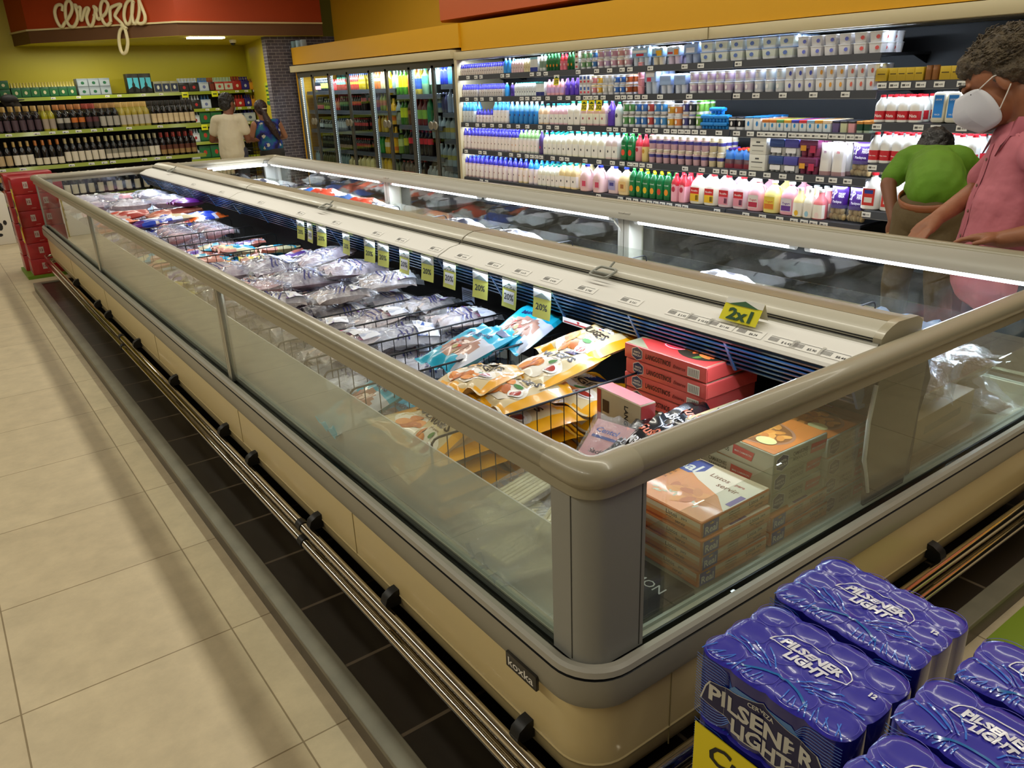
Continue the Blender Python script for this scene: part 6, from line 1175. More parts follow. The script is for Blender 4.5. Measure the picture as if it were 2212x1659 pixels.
# clear vacuum bags: contents and film
FILMB = glass('e8ecf6', 1.55, .06, milk=.09, bump=(26, .9, .012), name='film')
def clear_bag(seed, L, W, T, inner, inner2, band=None, word=None, waves=True, name='seafood_bag', scale=30, lay=True):
    S = bagS(L, W, T, seed, 1.3); S2 = bagS(L * .80, W * .86, T * .86, seed + 1, 1.8, .2)
    co = MB(); IM = mat(inner, .35, coat=.4, noise=(scale, .22, inner2), bump=(60, .5, .01)); bagmesh(co, S2, IM, 12, 10)
    root = co.build(name); tag(root, '', 'bag'); fm = MB(); bagmesh(fm, S, FILMB, 16, 14, s=(1,)); f = bagF(S, .0015)
    NW = mat('2a2c6a', .35, coat=.4)
    fm.build('clear_film', root)
    dm = MB()
    if waves:
        for k in range(3):
            vs = []; n = 14
            for i in range(n + 1):
                c = -.95 + 1.9 * i / n; a = -.18 + .14 * k + .10 * sin(5 * c + k * .2)
                vs += [f(c * .9, a - .022, .001), f(c * .9, a + .022, .001)]
            dm.add(vs, [(2 * i, 2 * i + 1, 2 * i + 3, 2 * i + 2) for i in range(n)], NW)
    if band:
        dm.rect(lambda a, c: f(a, c, .0012), -.75, .75, .30, .85, C('e4e6ee', .35, coat=.4), 6, 3); dm.flat(lambda a, c: f(a, c, .0022), [(-.7, .36), (.72, .24), (.74, .50), (-.5, .60)], C(band, .35, coat=.4))
        if word: dm.text(lambda a, c: f(a, c, .003), word, .06, .425, WHT, w=1.0, h=.13, rot=-.06, bold=.025)
    if dm.v: dm.build('print', root)
    return Kind(root)
MIX = clear_bag(21, .32, .22, .062, 'ad9a8c', 'd4c6ba', '6c2f9c', 'MIXTURA'); CEV = clear_bag(22, .32, .22, .062, 'b89c90', 'e4d8d0', 'c82c78', 'CEVICHE'); CAL = clear_bag(23, .32, .22, .062, 'c0bcc0', 'e4e4e8', '2458b8', 'CALAMAR')
def fill(K, x0, x1, y0, y1, zs, label, group, n=3, ang=25, tilt=7):
    """lower layers lie in a regular grid, the last one is thrown loosely on top"""
    L = K if isinstance(K, list) else [K]; ly = len(zs) - 1
    for li, z in enumerate(zs):
        for k in range(n):
            kk = L[(k + li) % len(L)]; x = x0 + (x1 - x0) * (k + .5) / n; y = (y0 + y1) / 2; d = bagdim(kk)
            if li < ly:
                zl = (zs[-1] - .424) / ly; M = Matrix.Translation((x, y, .4235 + zl * li)) @ Matrix.Diagonal(((x1 - x0) / n * .94 / d[0], (y1 - y0 - .012) * .94 / d[1], zl * .94 / d[2], 1)) @ Matrix.Translation((0, 0, -d[3]))
                kk.put(None, M=M, label=label + ', lower layer', group=group + ' lower layer')
            else: kk.put(None, M=Mx(x + rdm.uniform(-.02, .02), y + rdm.uniform(-.3, .3) * max(0, (y1 - y0) - .2), z + .004 + .014 * ((k + 1) % 2), rdm.uniform(-ang, ang), rdm.uniform(-tilt, tilt), rdm.uniform(-tilt, tilt)), label=label, group=group)
bagdim = dims
LY = (.45, .53, .61, .665)
fill([CAL], 1.0, 1.8, 2.42, 2.58, (.44, .51, .575), 'clear squid bag with blue CALAMAR band between wire dividers', 'squid bags beside the turquoise bags')
fill([CAL, CEV], 1.0, 1.8, 2.60, 2.83, (.45, .53, .605, .655), 'clear seafood bag with blue or pink band between wire dividers', 'squid and ceviche bags')
fill([CEV, MIX], 1.0, 1.8, 2.84, 3.06, LY, 'clear seafood bag with pink or purple band between wire dividers', 'ceviche and mixtura bags')
fill([MIX], 1.0, 1.8, 3.08, 3.50, LY + (.71,), 'clear seafood bag with purple MIXTURA band in the wide compartment', 'mixtura bags')
FI = [clear_bag(31, .42, .26, .07, 'b09498', 'd4c0bc', None), clear_bag(32, .40, .26, .07, 'c08c88', 'd8b0a8', None), clear_bag(33, .40, .28, .075, '8c7a80', 'b8acb0', '7a84c0')]
fill(FI, .98, 1.82, 3.52, 3.92, LY + (.70,), 'large clear fish bag with navy wavy stripes, beyond the purple-banded bags', 'fish bags beyond the purple-banded bags', 3)
fill([FI[0], FI[2]], .98, 1.82, 3.93, 4.34, LY + (.70,), 'large clear fish bag with navy waves in the middle of the well', 'fish bags in the middle of the well', 3)
TQ = []
for sd, cols in ((41, ('1c9cc4', 'd4cca0', 'c88c80')), (42, ('d8c838', 'c8a090', '3060b8')), (43, ('d4ccb0', '28a0c8', 'b07060')), (44, ('c87868', 'd8d4e0', '5c3898')), (45, ('cfc6b0', 'e0a428', '4878c8'))): TQ.append(Kind(tag(printed_bag('b', sd, .26, .2, .045, cols)[0].build('fish_fillet_pack'), '', 'pack')))
fill([TQ[3], TQ[4], TQ[1]], .98, 1.82, 4.36, 4.79, (.46, .53, .60, .65), 'mixed yellow, violet and salmon fish pack between wire dividers', 'mixed coloured fish packs', 4)
fill([TQ[0], TQ[2], TQ[0]], .98, 1.82, 4.82, 5.24, (.46, .53, .60, .65), 'turquoise and cream fish pack between wire dividers', 'turquoise and cream fish packs', 4)
fill([TQ[2], TQ[3]], .98, 1.82, 5.26, 5.69, (.46, .54, .61), 'cream and salmon fish pack between wire dividers', 'cream and salmon fish packs', 4)
def drumstick():
    mb = MB(); mb.lathe([(.004, 0), (.030, .01), (.042, .05), (.036, .10), (.018, .15), (.014, .19), (.02, .205), (.008, .215)], mat('b87878', .3, coat=.6, noise=(25, .2, 'd8a8a4')), n=12, M=Matrix.Rotation(pi / 2, 4, 'Y') @ Matrix.Translation((0, 0, -.1)))
    root = mb.build('chicken_pack'); tag(root, '', 'pack'); S = bagS(.28, .12, .09, 51, 1.2); f = MB(); bagmesh(f, S, FILMB, 12, 10, s=(1,)); f.build('clear_film', root, loc=(0, 0, -.04)); return Kind(root)
DR = drumstick()
for k in range(18): DR.put(None, M=Mx(1.04 + .25 * (k % 3 if k < 9 else (k % 3) + .3) , 5.80 + .15 * ((k // 3) % 3), .60 + .092 * (k // 9), rdm.uniform(-9, 9)), label='clear pack of pink chicken leg in the drumstick compartment', group='chicken leg packs')
BLF = Kind(tag(softbag('x', .3, .24, .15, C('b8a0a0', .4), C('a89090', .4), 9).build('chicken_pack'), '', 'pack'))
for k in range(6): BLF.put(None, M=Mx(1.08 + .305 * (k % 3), 5.83 + .245 * (k // 3), .434), label='plain pack under the chicken legs', group='packs under the chicken legs')
BB = []
for sd, cols in ((61, ('2440b0', 'd4d8e8', 'c8b890')), (62, ('e06828', 'c8c8dc', '2844b8')), (63, ('d8d4d8', '2c48b4', '5c2878'))): BB.append(Kind(tag(printed_bag('b', sd, .30, .22, .06, cols)[0].build('frozen_chips_bag'), '', 'bag')))
fill(BB, .98, 1.82, 6.25, 6.74, (.44, .51, .58, .64, .69), 'blue, white and orange frozen food bag beyond the chicken legs', 'blue and orange bags', 4)
PK = [Kind(tag(printed_bag('b', sd, .44, .2, .06, cols)[0].build('salmon_pack'), '', 'pack')) for sd, cols in ((71, ('b8604c', 'c88468', 'b07058')), (72, ('c05040', 'd0b0a8', 'a83c34')))]
fill(PK, .98, 1.82, 6.78, 7.2, (.46, .54, .62, .68), 'long salmon-red fish pack in the far part of the well', 'salmon-red packs', 2, ang=10)
fill([Kind(tag(printed_bag('b', 75, .28, .2, .06, ('5c1c74', '7a3090', '481460'))[0].build('frozen_fruit_bag'), '', 'bag'))], 1.62, 1.84, 6.80, 7.15, (.74,), 'purple bag leaning at the price shelf in the far part of the well', 'purple bag', 1)
WB = [clear_bag(81, .40, .30, .10, 'c8b8bc', 'e4dcdc', None, waves=False), clear_bag(82, .40, .28, .09, 'd8ccd0', 'c8a8b0', None, waves=False)]
fill(WB, .98, 1.80, 7.22, 7.7, (.46, .55, .64, .71), 'big clear white bag in the far part of the well', 'big white bags', 3)
fill(WB + [Kind(tag(printed_bag('b', 84, .3, .24, .06, ('b8d0e8', 'dce4ec', 'e8a8b8'))[0].build('ice_bag'), '', 'bag'))], .98, 1.80, 7.75, 8.5, (.45, .54, .63, .70), 'pale bag at the far end of the well', 'pale bags at the far end', 4)
# near corner: flat black salmon packs, crab sticks, burger packs
mb, Lf, Ff, Tf = dbox(.24, .34, .012, '121318', '14161c', '15171e'); mb.text(lift(Tf, .002), 'SALMON', .22, .17, C('c8ccd4', .4), w=.16, bold=.0); mb.text(lift(Tf, .002), 'AHUMADO', .21, .12, C('c8ccd4', .4), w=.13); mb.text(lift(Tf, .002), 'CORTE JAMON', .20, .08, C('a8acb4', .4), w=.09)
K = Kind(tag(mb.build('salmon_pack'), '', 'pack'))
for s in range(2): K.put((1.04 + .0 * s, 1.05, .4225 + .0135 * s), radians(3 * s - 2), 'flat black smoked salmon pack under the corner stack' if s == 0 else 'flat black smoked salmon pack reading SALMON beside the corner stack')
cs = MB()
for k in range(7): cs.box(-.10, .10, -.05 + k * .0145, -.038 + k * .0145, .004, .016, mat('d8cc94', .4), bev=.003)
o = cs.build('crab_stick_pack'); tag(o, '', 'pack'); S = bagS(.26, .17, .03, 91, 1.4); f = MB(); bagmesh(f, S, FILMB, 14, 12, s=(1,)); f.build('clear_film', o); K = Kind(o)
for i, (x, y, z, a) in enumerate(((1.02, 1.42, .50, 10), (1.06, 1.50, .53, -14), (1.16, 1.40, .54, 30), (1.00, 1.36, .47, -6), (1.14, 1.55, .56, 5), (1.1, 1.45, .44, 60))): K.put(None, M=Mx(x, y, z, a, rdm.uniform(-8, 8), rdm.uniform(-8, 8)), label='clear pack of pale yellow crab sticks near the glass corner', group='crab stick packs')
mb = MB(); Lb = lambda a, c, e=0: Vector((c, -a, e)); mb.box(-.11, .11, -.08, .08, -.004, 0, C('d89890', .4, coat=.4)); mb.text(lambda a, c: Lb(a, c, .001), 'Centol', -.03, .075, C('3858a8', .4), w=.07, shear=.3, bold=.02); mb.rect(lambda a, c: Lb(a, c, .0008), -.07, .01, .045, .055, C('28408c', .4)); mb.text(lambda a, c: Lb(a, c, .001), 'Sachimi Mix', 0, .0, C('3a2420', .4), w=.11, shear=.3)
mb.flat(lambda a, c: Lb(a, c, .0008), [(0, -.08), (.06, -.09), (.07, -.03), (.02, -.02)], C('2c2424', .4)); S = bagS(.26, .19, .02, 95, 1.2); o = mb.build('sashimi_pack', M=Mx(1.36, 1.46, .635, 18, -28, 6)); tag(o, 'pink card sashimi pack tilted in front of the black packs', 'pack'); f = MB(); bagmesh(f, S, FILMB, 12, 10, s=(1,)); f.build('clear_film', o, loc=(0, 0, -.006))
mb = MB(); mb.box(0, .30, 0, .22, 0, .15, mat('8a7656', .5), bev=.003); tag(mb.build('shipping_carton', loc=(1.22, 1.375, .424)), 'brown carton under the pink and black packs', 'box')
def blk(seed, t1, t2, c2):
    S = bagS(.24, .18, .04, seed, 1.5); mb = MB(); bagmesh(mb, S, C('101014', .22, coat=.7), 18, 14); f = bagF(S, .0015); mb.text(lambda a, c: f(a, c, .0005), t1, 0, .35, C(c2, .4), w=1.1, h=.3, shear=.35, bold=.02); mb.text(lambda a, c: f(a, c, .0005), t2, 0, -.15, C('dcdce0', .4), w=1.5, h=.28, bold=.03); return mb
for i, (x, y, z, a, b2, sd) in enumerate(((1.46, 1.40, .64, 6, -22, 97), (1.60, 1.39, .66, -8, -10, 98))): tag(blk(sd, 'Gustosa', 'HAMBURGUESA', 'e07858').build('burger_bag', M=Mx(x, y, z, a, b2, 5)), ('black burger bag reading HAMBURGUESA with coral script', 'crumpled black burger bag beside the coral red cartons')[i], 'bag')
# right well: brown and clear bags
BR = [clear_bag(101, .40, .32, .12, '6c4c38', '9c7a58', None, waves=False, name='meat_bag', scale=14), clear_bag(102, .38, .30, .11, '4c3c38', '8c7468', None, waves=False, name='meat_bag', scale=12), clear_bag(103, .42, .3, .12, '7c2c2c', 'a85c50', None, waves=False, name='meat_bag', scale=10)]
def rfill(K, y0, y1, zs, desc, m=2):
    for j in range(m): fill(K[j:] + K[:j], 2.2, 2.98, y0 + (y1 - y0) * j / m, y0 + (y1 - y0) * (j + 1) / m, zs, desc, desc, n=2, ang=5, tilt=4)
CT = mat('8a6c44', .5)
def ctn(x, y, z, a, lb_): mb = MB(); mb.box(-.19, .19, -.26, .26, 0, .11, CT, bev=.004); mb.rect(lambda p, q: Vector((-.1912, -p, q)), -.18, .12, .03, .045, mat('4a3420', .6)); mb.rect(lambda p, q: Vector((p, -.2612, q)), -.14, .10, .05, .075, mat('4a3420', .6)); tag(mb.build('shipping_carton', M=Mx(x, y, z, a)), lb_, 'box')
ctn(2.38, 1.27, .424, 0, 'lower brown shipping carton at the near end behind the divider'); ctn(2.37, 1.28, .536, 2, 'upper brown shipping carton at the near end behind the divider')
for i, (x, y, z, a, k) in enumerate(((2.40, 1.18, .66, 20, 0), (2.66, 1.20, .60, -15, 0), (2.45, 1.46, .70, 60, 0), (2.82, 1.25, .56, 30, 1), (2.78, 1.5, .60, -20, 2), (2.66, 1.2, .45, 5, 1), (2.85, 1.2, .44, 45, 0), (2.75, 1.45, .48, 10, 1), (2.62, 1.42, .62, 80, 0))): BR[k].put(None, M=Mx(x, y, z, a, rdm.uniform(-10, 10), rdm.uniform(-8, 8)), label='clear bag of brown meat at the near end behind the divider', group='brown meat bags at the near end')
GYB = [clear_bag(111, .40, .30, .11, '786a60', 'a89c90', None, waves=False, name='meat_bag', scale=9), clear_bag(112, .36, .28, .10, '8a7c6c', 'b4aca0', None, waves=False, name='meat_bag', scale=9)]
for i, (a, b2) in enumerate(((1.66, 2.22), (2.28, 2.87), (2.93, 3.47), (3.53, 4.17), (4.23, 4.87))): rfill([BR[1], GYB[0], GYB[1]], a, b2, (.44, .54), 'clear bag of dark frozen meat behind the price shelf, %s compartment' % ORD[i])
RW = [Kind(tag(printed_bag('b', 121, .4, .3, .12, ('e0dcd8', 'dcd0cc', 'd04830'))[0].build('poultry_bag'), '', 'bag')), Kind(tag(printed_bag('b', 122, .38, .28, .11, ('c85838', 'd8c8c0', '2c60a8'))[0].build('poultry_bag'), '', 'bag')), Kind(tag(printed_bag('b', 123, .36, .28, .1, ('3858a8', 'd8dce4', '4878c0'))[0].build('poultry_bag'), '', 'bag'))]
for i, (a, b2) in enumerate(((4.93, 5.57), (5.63, 6.37), (6.43, 7.17), (7.23, 7.87), (7.93, 8.5))): rfill(RW, a, b2, (.44, .56) + ((.68,) if i in (1, 2) else ()), 'red, white and blue poultry bag behind the price shelf, %s far compartment' % ORD[i])
WT = Kind(tag(printed_bag('b', 125, .42, .3, .12, ('e8e8ea', 'dcd8d8', '2c2c38'), None, 20, 16)[0].build('poultry_bag'), '', 'bag'))
for (px, py, a, lb_) in ((1585, 600, 20, 'white frosted bag beside the wire corner behind the price shelf'), (1035, 480, -10, 'white bag showing over the price shelf near the second handle'), (1150, 505, 15, 'white and dark bag showing over the price shelf'), (820, 448, 30, 'white bag showing over the price shelf beside the lamp post'), (600, 392, 10, 'big white bag with red end behind the price shelf')): q = atz(px, py, .74); WT.put(None, M=Mx(min(max(q.x, 2.32), 2.8), q.y, .66, a, 4, 4), label=lb_)
q = atz(2010, 700, .80); S = bagS(.3, .22, .05, 131, 1.4); mb = MB(); bagmesh(mb, S, C('8fb0e0', .3, coat=.4), 18, 14); mb.disc(lambda a, c: bagF(S, .001)(a, c, .001), 0, -.2, .6, .4, C('c8a8a0', .4), n=14, rings=3); tag(mb.build('fish_fillet_pack', M=Mx(2.30, 1.17, .80, 20, -25, 10)), 'pale blue pack standing up at the near end of the divider', 'pack')
# ---- cards and tickets on the price shelf
t20 = [(648, 475), (668, 477), (693, 487), (747, 505), (797, 517), (826, 519), (872, 530), (922, 545), (970, 557), (1037, 582), (1100, 592), (1171, 615)]
def card20(top, w=.10, h=.115, white=False):
    mb = MB(); n = 5; fn = lambda a, c, e=0: Vector((-.003 - .010 * (c / h) ** 2 - e, -a, -c)); mb.rect(lambda a, c: fn(a, c), -w / 2, w / 2, 0, h, C('cfd36a', .4), 2, n)
    mb.rect(lambda a, c: fn(a, c, .001), -w / 2, w / 2, 0, h * .34, C('c4c8c8', .4), 1, 2); mb.flat(lambda a, c: fn(a, c, .002), [(-w * .46, h * .34), (w * .46, h * .34), (0, h * .15)], C('7c8c88' if not white else '3c5a50', .4))
    if white: mb.rect(lambda a, c: fn(a, c, .0015), -w * .36, w * .36, h * .42, h * .84, C('e0e2e4', .4)); mb.text(lambda a, c: fn(a, -c, .0026), 'OFERTA', 0, -h * .27, WHT, w=w * .6, bold=.03)
    mb.text(lambda a, c: fn(a, -c, .0028), '20%', 0, -h * .62, mat('3a4048', .5), w=w * .66, h=h * .22, bold=.02); return tag(mb.build('offer_card'), '', 'sign')
KA, KB2 = Kind(card20('x')), Kind(card20('x', white=True))
for i, (px, py) in enumerate(t20[::-1]):
    q = atx(px, py, 1.735); (KB2 if i in (1, 3, 5, 10) else KA).put((1.738, q.y, .912), radians((2, -3, 4, 0, 3, -2, 5, 6, -4, 8, -6, 3)[i]), 'yellow card reading 20%% under the price shelf, %s from the near end' % ORD[i])
PF = lambda y0: (lambda a, c, e=0: Vector((1.779 + c * .917 - e * .4, y0 - a, .9355 + c * .399 + e)))
pr = [(1337, 657, '$ 3.61'), (1447, 684, '$ 3.93'), (1493, 696, '$ 10.50'), (1537, 709, '$11.66'), (1598, 726, '$6.24'), (1675, 743, '$ 6.43'), (1726, 759, '$5.90'), (1790, 775, '$8.44'), (1247, 630, '$ 7.85'), (1172, 609, '$ 4.20'), (1108, 592, '$ 6.75'), (1048, 576, '$ 5.10'), (985, 557, '$ 4.99'), (925, 541, '$ 3.75'), (860, 520, '$ 6.30'), (800, 507, '$ 2.95'), (720, 482, '$ 7.15'), (640, 462, '$ 5.45'), (560, 438, '$ 3.30'), (480, 415, '$ 4.60'), (425, 398, '$ 5.25')]
pr.sort(key=lambda t: -t[0])
for i, (px, py, t_) in enumerate(pr):
    q = atz(px, py, .935); mb = MB(); fn = PF(q.y); mb.rect(lambda a, c: fn(a, c, .0012), -.048, .048, -.017, .017, C('e6e4de', .45)); 
    for k in range(9): mb.rect(lambda a, c: fn(a, c, .0018), -.040 + k * .0034, -.0385 + k * .0034, -.010, .006, mat('4a4a4a', .6))
    mb.text(lambda a, c: fn(a, c, .0018), t_, .016, -.006, INK, h=.010, bold=.01); mb.rect(lambda a, c: fn(a, c, .0018), -.040, .036, .009, .0105, mat('777777', .6))
    tag(mb.build('price_ticket'), 'white price ticket reading %s, %s on the price shelf from the near end' % (t_, ORD[i] if i < 20 else 'last'), 'price tag')
q = atz(1608, 690, .955); mb = MB(); fn = lambda a, c, e=0: Vector((-.02 + c * .55 - e, -a, c * .84 + e * .3))
mb.rect(lambda a, c: fn(a, c, 0), -.065, .065, 0, .07, C('dcd410', .4)); mb.rect(lambda a, c: fn(a, c, .0008), -.065, .065, .052, .07, C('e0dfd6', .4)); mb.flat(lambda a, c: fn(a, c, .0016), [(-.055, .050), (.055, .050), (0, .066)], C('2a5a30', .4)); mb.text(lambda a, c: fn(a, c, .002), '2x1', 0, .024, C('1e4a24', .4), w=.085, h=.036, bold=.04)
mb.rect(lambda a, c: Vector((.0185 + c * .3, -a, .0588 - c * .84)), -.065, .065, 0, .06, C('dcd8cc', .4)); tag(mb.build('offer_card', loc=(1.805, q.y, .952)), 'yellow tent card reading 2x1 standing on the price shelf', 'sign')
qa, qb = atx(1219, 684, 1.80), atx(1330, 712, 1.80); mb = MB(); fn = lambda a, c, e=0: Vector((1.792 - e, qa.y - a, .792 + c)); Lq = qa.y - qb.y
mb.rect(lambda a, c: fn(a, c), 0, Lq, -.011, .011, C('e4e4e4', .4)); mb.rect(lambda a, c: fn(a, c, .001), Lq * .03, Lq * .97, -.007, -.002, C('b02a34', .4))
for s in (.32, .75): mb.flat(lambda a, c: fn(a, c, .0014), [(Lq * s - .008, .008), (Lq * s + .008, .008), (Lq * s, -.006)], C('b02a34', .4))
tag(mb.build('temperature_strip'), 'white and red fill-level strip on the divider above the nuggets', 'strip')
q = atx(1014, 640, 1.868); mb = MB(); fn = lambda a, c, e=0: Vector((1.862 - e, q.y - a, q.z + c)); mb.rect(fn, -.05, .05, -.035, .035, C('8a98b8', .5))
for k in range(6): mb.rect(lambda a, c: fn(a, c, .001), -.042, .03, .022 - k * .009, .025 - k * .009, mat('3c4458', .6))
tag(mb.build('notice_sheet'), 'small printed sheet on the dark divider wall', 'paper')
# ================================================================== shrink-wrapped beer packs in front
def beerpack(nx, ny, pitch, h, label, big=True, n6='12'):
    """nx cans along x (away from the viewer), ny along y; origin at the pack centre on its base"""
    r = pitch * .49; W, D = nx * pitch, ny * pitch
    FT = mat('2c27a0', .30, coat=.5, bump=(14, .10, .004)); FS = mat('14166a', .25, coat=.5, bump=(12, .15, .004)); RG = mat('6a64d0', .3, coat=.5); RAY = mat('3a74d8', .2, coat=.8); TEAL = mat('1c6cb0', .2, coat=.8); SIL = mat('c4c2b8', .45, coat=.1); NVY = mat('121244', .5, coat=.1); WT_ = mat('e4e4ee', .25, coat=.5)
    cen = [((i + .5) * pitch - W / 2, (j + .5) * pitch - D / 2) for i in range(nx) for j in range(ny)]
    def top(x, y):
        d = min(math.hypot(x - a, y - b_) for a, b_ in cen) / r
        if d < .80: return h - .002 * (1 - d)
        if d < .95: return h + .0014 * sin((d - .80) / .15 * pi)
        return h - .0065 * min(1, (d - .95) / .45) ** 1.2
    mb = MB(); k_ = 7; NX, NY = nx * k_, ny * k_
    def sq(u, v):
        # square grid pulled to the scalloped outline of the cans
        x, y = u * (W / 2), v * (D / 2)
        def sc(t, n, L): c = (math.floor((t / L + .5) * n * .9999) + .5) / n * L - L / 2; q = min(1, abs(t - c) / r); return (1 - q * q) ** .5 * r
        cx = W / 2 - r; cy = D / 2 - r
        if abs(x) > cx: x = math.copysign(cx + (abs(x) - cx) / r * (.84 * r + .16 * sc(y if abs(y) < D / 2 - 1e-6 else D / 2 - 1e-6, ny, D)) if abs(y) <= cy else abs(x), x)
        if abs(y) > cy: y2 = math.copysign(cy + (abs(y) - cy) / r * (.84 * r + .16 * sc(x if abs(x) < W / 2 - 1e-6 else 0, nx, W)) if abs(x) <= cx else abs(y), y); y = y2
        if abs(x) > cx and abs(y) > cy:
            dx, dy = abs(x) - cx, abs(y) - cy; m = math.hypot(dx, dy); M_ = max(dx, dy)
            if m > 0: x = math.copysign(cx + dx / m * M_, x); y = math.copysign(cy + dy / m * M_, y)
        return x, y
    vs = []
    for j in range(NY + 1):
        for i in range(NX + 1): x, y = sq(i / NX * 2 - 1, j / NY * 2 - 1); vs.append((x, y, top(x, y) if 0 < i < NX and 0 < j < NY else h - .006))
    fs = [(j * (NX + 1) + i, j * (NX + 1) + i + 1, (j + 1) * (NX + 1) + i + 1, (j + 1) * (NX + 1) + i) for j in range(NY) for i in range(NX)]
    mb.add(vs, fs, FT)
    ring_ = [i for i in range(NX + 1)] + [j * (NX + 1) + NX for j in range(1, NY + 1)] + [NY * (NX + 1) + i for i in range(NX - 1, -1, -1)] + [j * (NX + 1) for j in range(NY - 1, 0, -1)]
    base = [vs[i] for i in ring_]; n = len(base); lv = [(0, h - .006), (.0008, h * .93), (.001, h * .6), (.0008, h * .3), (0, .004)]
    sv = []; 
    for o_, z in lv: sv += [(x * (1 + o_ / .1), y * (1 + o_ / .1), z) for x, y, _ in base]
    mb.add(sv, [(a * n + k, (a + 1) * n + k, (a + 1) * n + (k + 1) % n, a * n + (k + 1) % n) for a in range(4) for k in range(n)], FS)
    for a, b_ in cen:
        q = [(a + r * .955 * cos(2 * pi * k / 28), b_ + r * .955 * sin(2 * pi * k / 28)) for k in range(28)]; mb.tube([(x, y, top(x, y) + .0002) for x, y in q], .0005, RG, n=4, closed=True)
    # top print
    T = lambda a, c, e=.0016: (lambda q: Vector((q[0], q[1], top(q[0], q[1]) + e)))((c, -a))
    s = min(D, .27) / .27
    def curve(f, p, w_, m): 
        q = smooth_path(p, 4); V = []
        for i, (x, y) in enumerate(q): x2, y2 = q[min(i + 1, len(q) - 1)]; x1, y1 = q[max(i - 1, 0)]; L = math.hypot(x2 - x1, y2 - y1) or 1; nx_, ny_ = -(y2 - y1) / L * w_, (x2 - x1) / L * w_; V += [f(x - nx_, y - ny_), f(x + nx_, y + ny_)]
        mb.add(V, [(2 * i, 2 * i + 1, 2 * i + 3, 2 * i + 2) for i in range(len(q) - 1)], m)
    oy = W * .04
    for a in ([(-.072, .0), (-.062, .030), (0, .040), (.062, .030), (.072, .0)],): curve(lambda x, y: T(x * s, y * s + oy), a, .0011 / s, WT_)
    curve(lambda x, y: T(x * s, y * s + oy), [(-.072, 0), (-.03, .002)], .0011, WT_); curve(lambda x, y: T(x * s, y * s + oy), [(.072, 0), (.040, -.008)], .0011, WT_)
    mb.text(lambda a, c: T(a, c, .0022), 'PILSENER', 0, oy + .014 * s, WT_, w=.112 * s, h=.020 * s, bold=.05, shear=.15); mb.text(lambda a, c: T(a, c, .0022), 'LIGHT', .004 * s, oy - .010 * s, WT_, w=.075 * s, h=.021 * s, bold=.05, shear=.15)
    mb.text(lambda a, c: T(a, c, .0022), n6, D * .40, oy + .01, WT_, h=.011, bold=.06)
    for k in range(15):
        t = -1.25 + 2.5 * k / 14; p0 = (sin(t) * .055, -W * .28 + cos(t) * .012); p1 = (sin(t) * .16 * D / .27, -W * .30 + cos(t) * .06 - abs(t) * .01)
        if abs(p1[0]) < D * .48 and k not in (6, 7, 8): curve(T, [p0, ((p0[0] + p1[0]) / 2, (p0[1] + p1[1]) / 2 + .004), p1], .0013, RAY)
    for k in range(26):
        a0 = -D * .47 + D * .94 * k / 25
        if abs(a0) > D * .06: curve(T, [(a0 * 1.0, -W * .47), (a0 * (.93 - .1 * (k % 2)), -W * (.33 + .02 * (k % 3)))], .0010, RAY)
    curve(T, [(-D * .22, -W * .40), (-D * .12, -W * .30), (0, -W * .27), (D * .12, -W * .30), (D * .22, -W * .40)], .0022, TEAL)
    # -X side print (the big label)
    xs = -W / 2
    def S_(a, c, e=.0012):
        yy = -a; j = (math.floor((yy / D + .5) * ny * .9999) + .5) / ny * D - D / 2; q = min(1, abs(yy - j) / r)
        return Vector((-(W / 2 - r + .84 * r + .16 * r * (1 - q * q) ** .5) * (1 + .0005 / .1) - e, yy, c))
    for k in range(44):
        z = h * (.04 + .92 * (k % 22) / 22); side = -1 if k < 22 else 1
        curve(lambda x, y: S_(x, y), [(side * .06 * s, z * .6 + h * .2), (side * D * .30, z + .002), (side * D * .49, z)], .0007, RAY)
    A_ = lambda pts: [(x * s, h * .10 + y * (h / .142)) for x, y in pts]
    def patch(pts, m, e):
        # subdivide the plaque in vertical strips so it follows the cans
        xs_ = [p[0] for p in pts]; x0, x1 = min(xs_), max(xs_); N = 26
        def yr(x):
            Y = []
            for i in range(len(pts)):
                (a, b_), (c, d) = pts[i], pts[(i + 1) % len(pts)]
                if (a - x) * (c - x) <= 0 and a != c: Y.append(b_ + (d - b_) * (x - a) / (c - a))
            return (min(Y), max(Y)) if Y else (0, 0)
        V = []
        for i in range(N + 1): x = x0 + (x1 - x0) * (i / N * .998 + .001); lo, hi = yr(x); V += [S_(x, lo, e), S_(x, hi, e)]
        mb.add(V, [(2 * i, 2 * i + 2, 2 * i + 3, 2 * i + 1) for i in range(N)], m)
    patch(A_([(-.10, .040), (-.055, .10), (.055, .10), (.10, .040), (.05, .02), (-.05, .02)]), TEAL, .0016)
    pl = [(-.122, .030), (-.108, .078), (-.05, .088), (0, .102), (.05, .088), (.108, .078), (.122, .030), (.06, .022), (.04, .0), (-.04, .0), (-.06, .022)]
    patch(A_(pl), SIL, .0022); patch(A_([(x * .97, .002 + y * .97 if y > .01 else y + .003) for x, y in pl]), NVY, .0028)
    zs = lambda y: h * .10 + y * (h / .142)
    mb.text(lambda a, c: S_(a, c, .0036), 'PILSENER', 0, zs(.058), SIL, w=.205 * s, h=.034 * h / .142, bold=.035); mb.text(lambda a, c: S_(a, c, .0036), 'LIGHT', .004, zs(.020), SIL, w=.115 * s, h=.032 * h / .142, bold=.035); mb.text(lambda a, c: S_(a, c, .0036), 'CERVEZA', 0, zs(.087), SIL, w=.05 * s, bold=.02)
    o = mb.build('beer_pack', ang=60); tag(o, label, 'beer pack', None)
    return Kind(o)
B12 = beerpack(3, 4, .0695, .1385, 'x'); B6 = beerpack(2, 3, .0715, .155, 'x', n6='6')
lay = ('bottom', 'second', 'third', 'fourth', 'topmost')
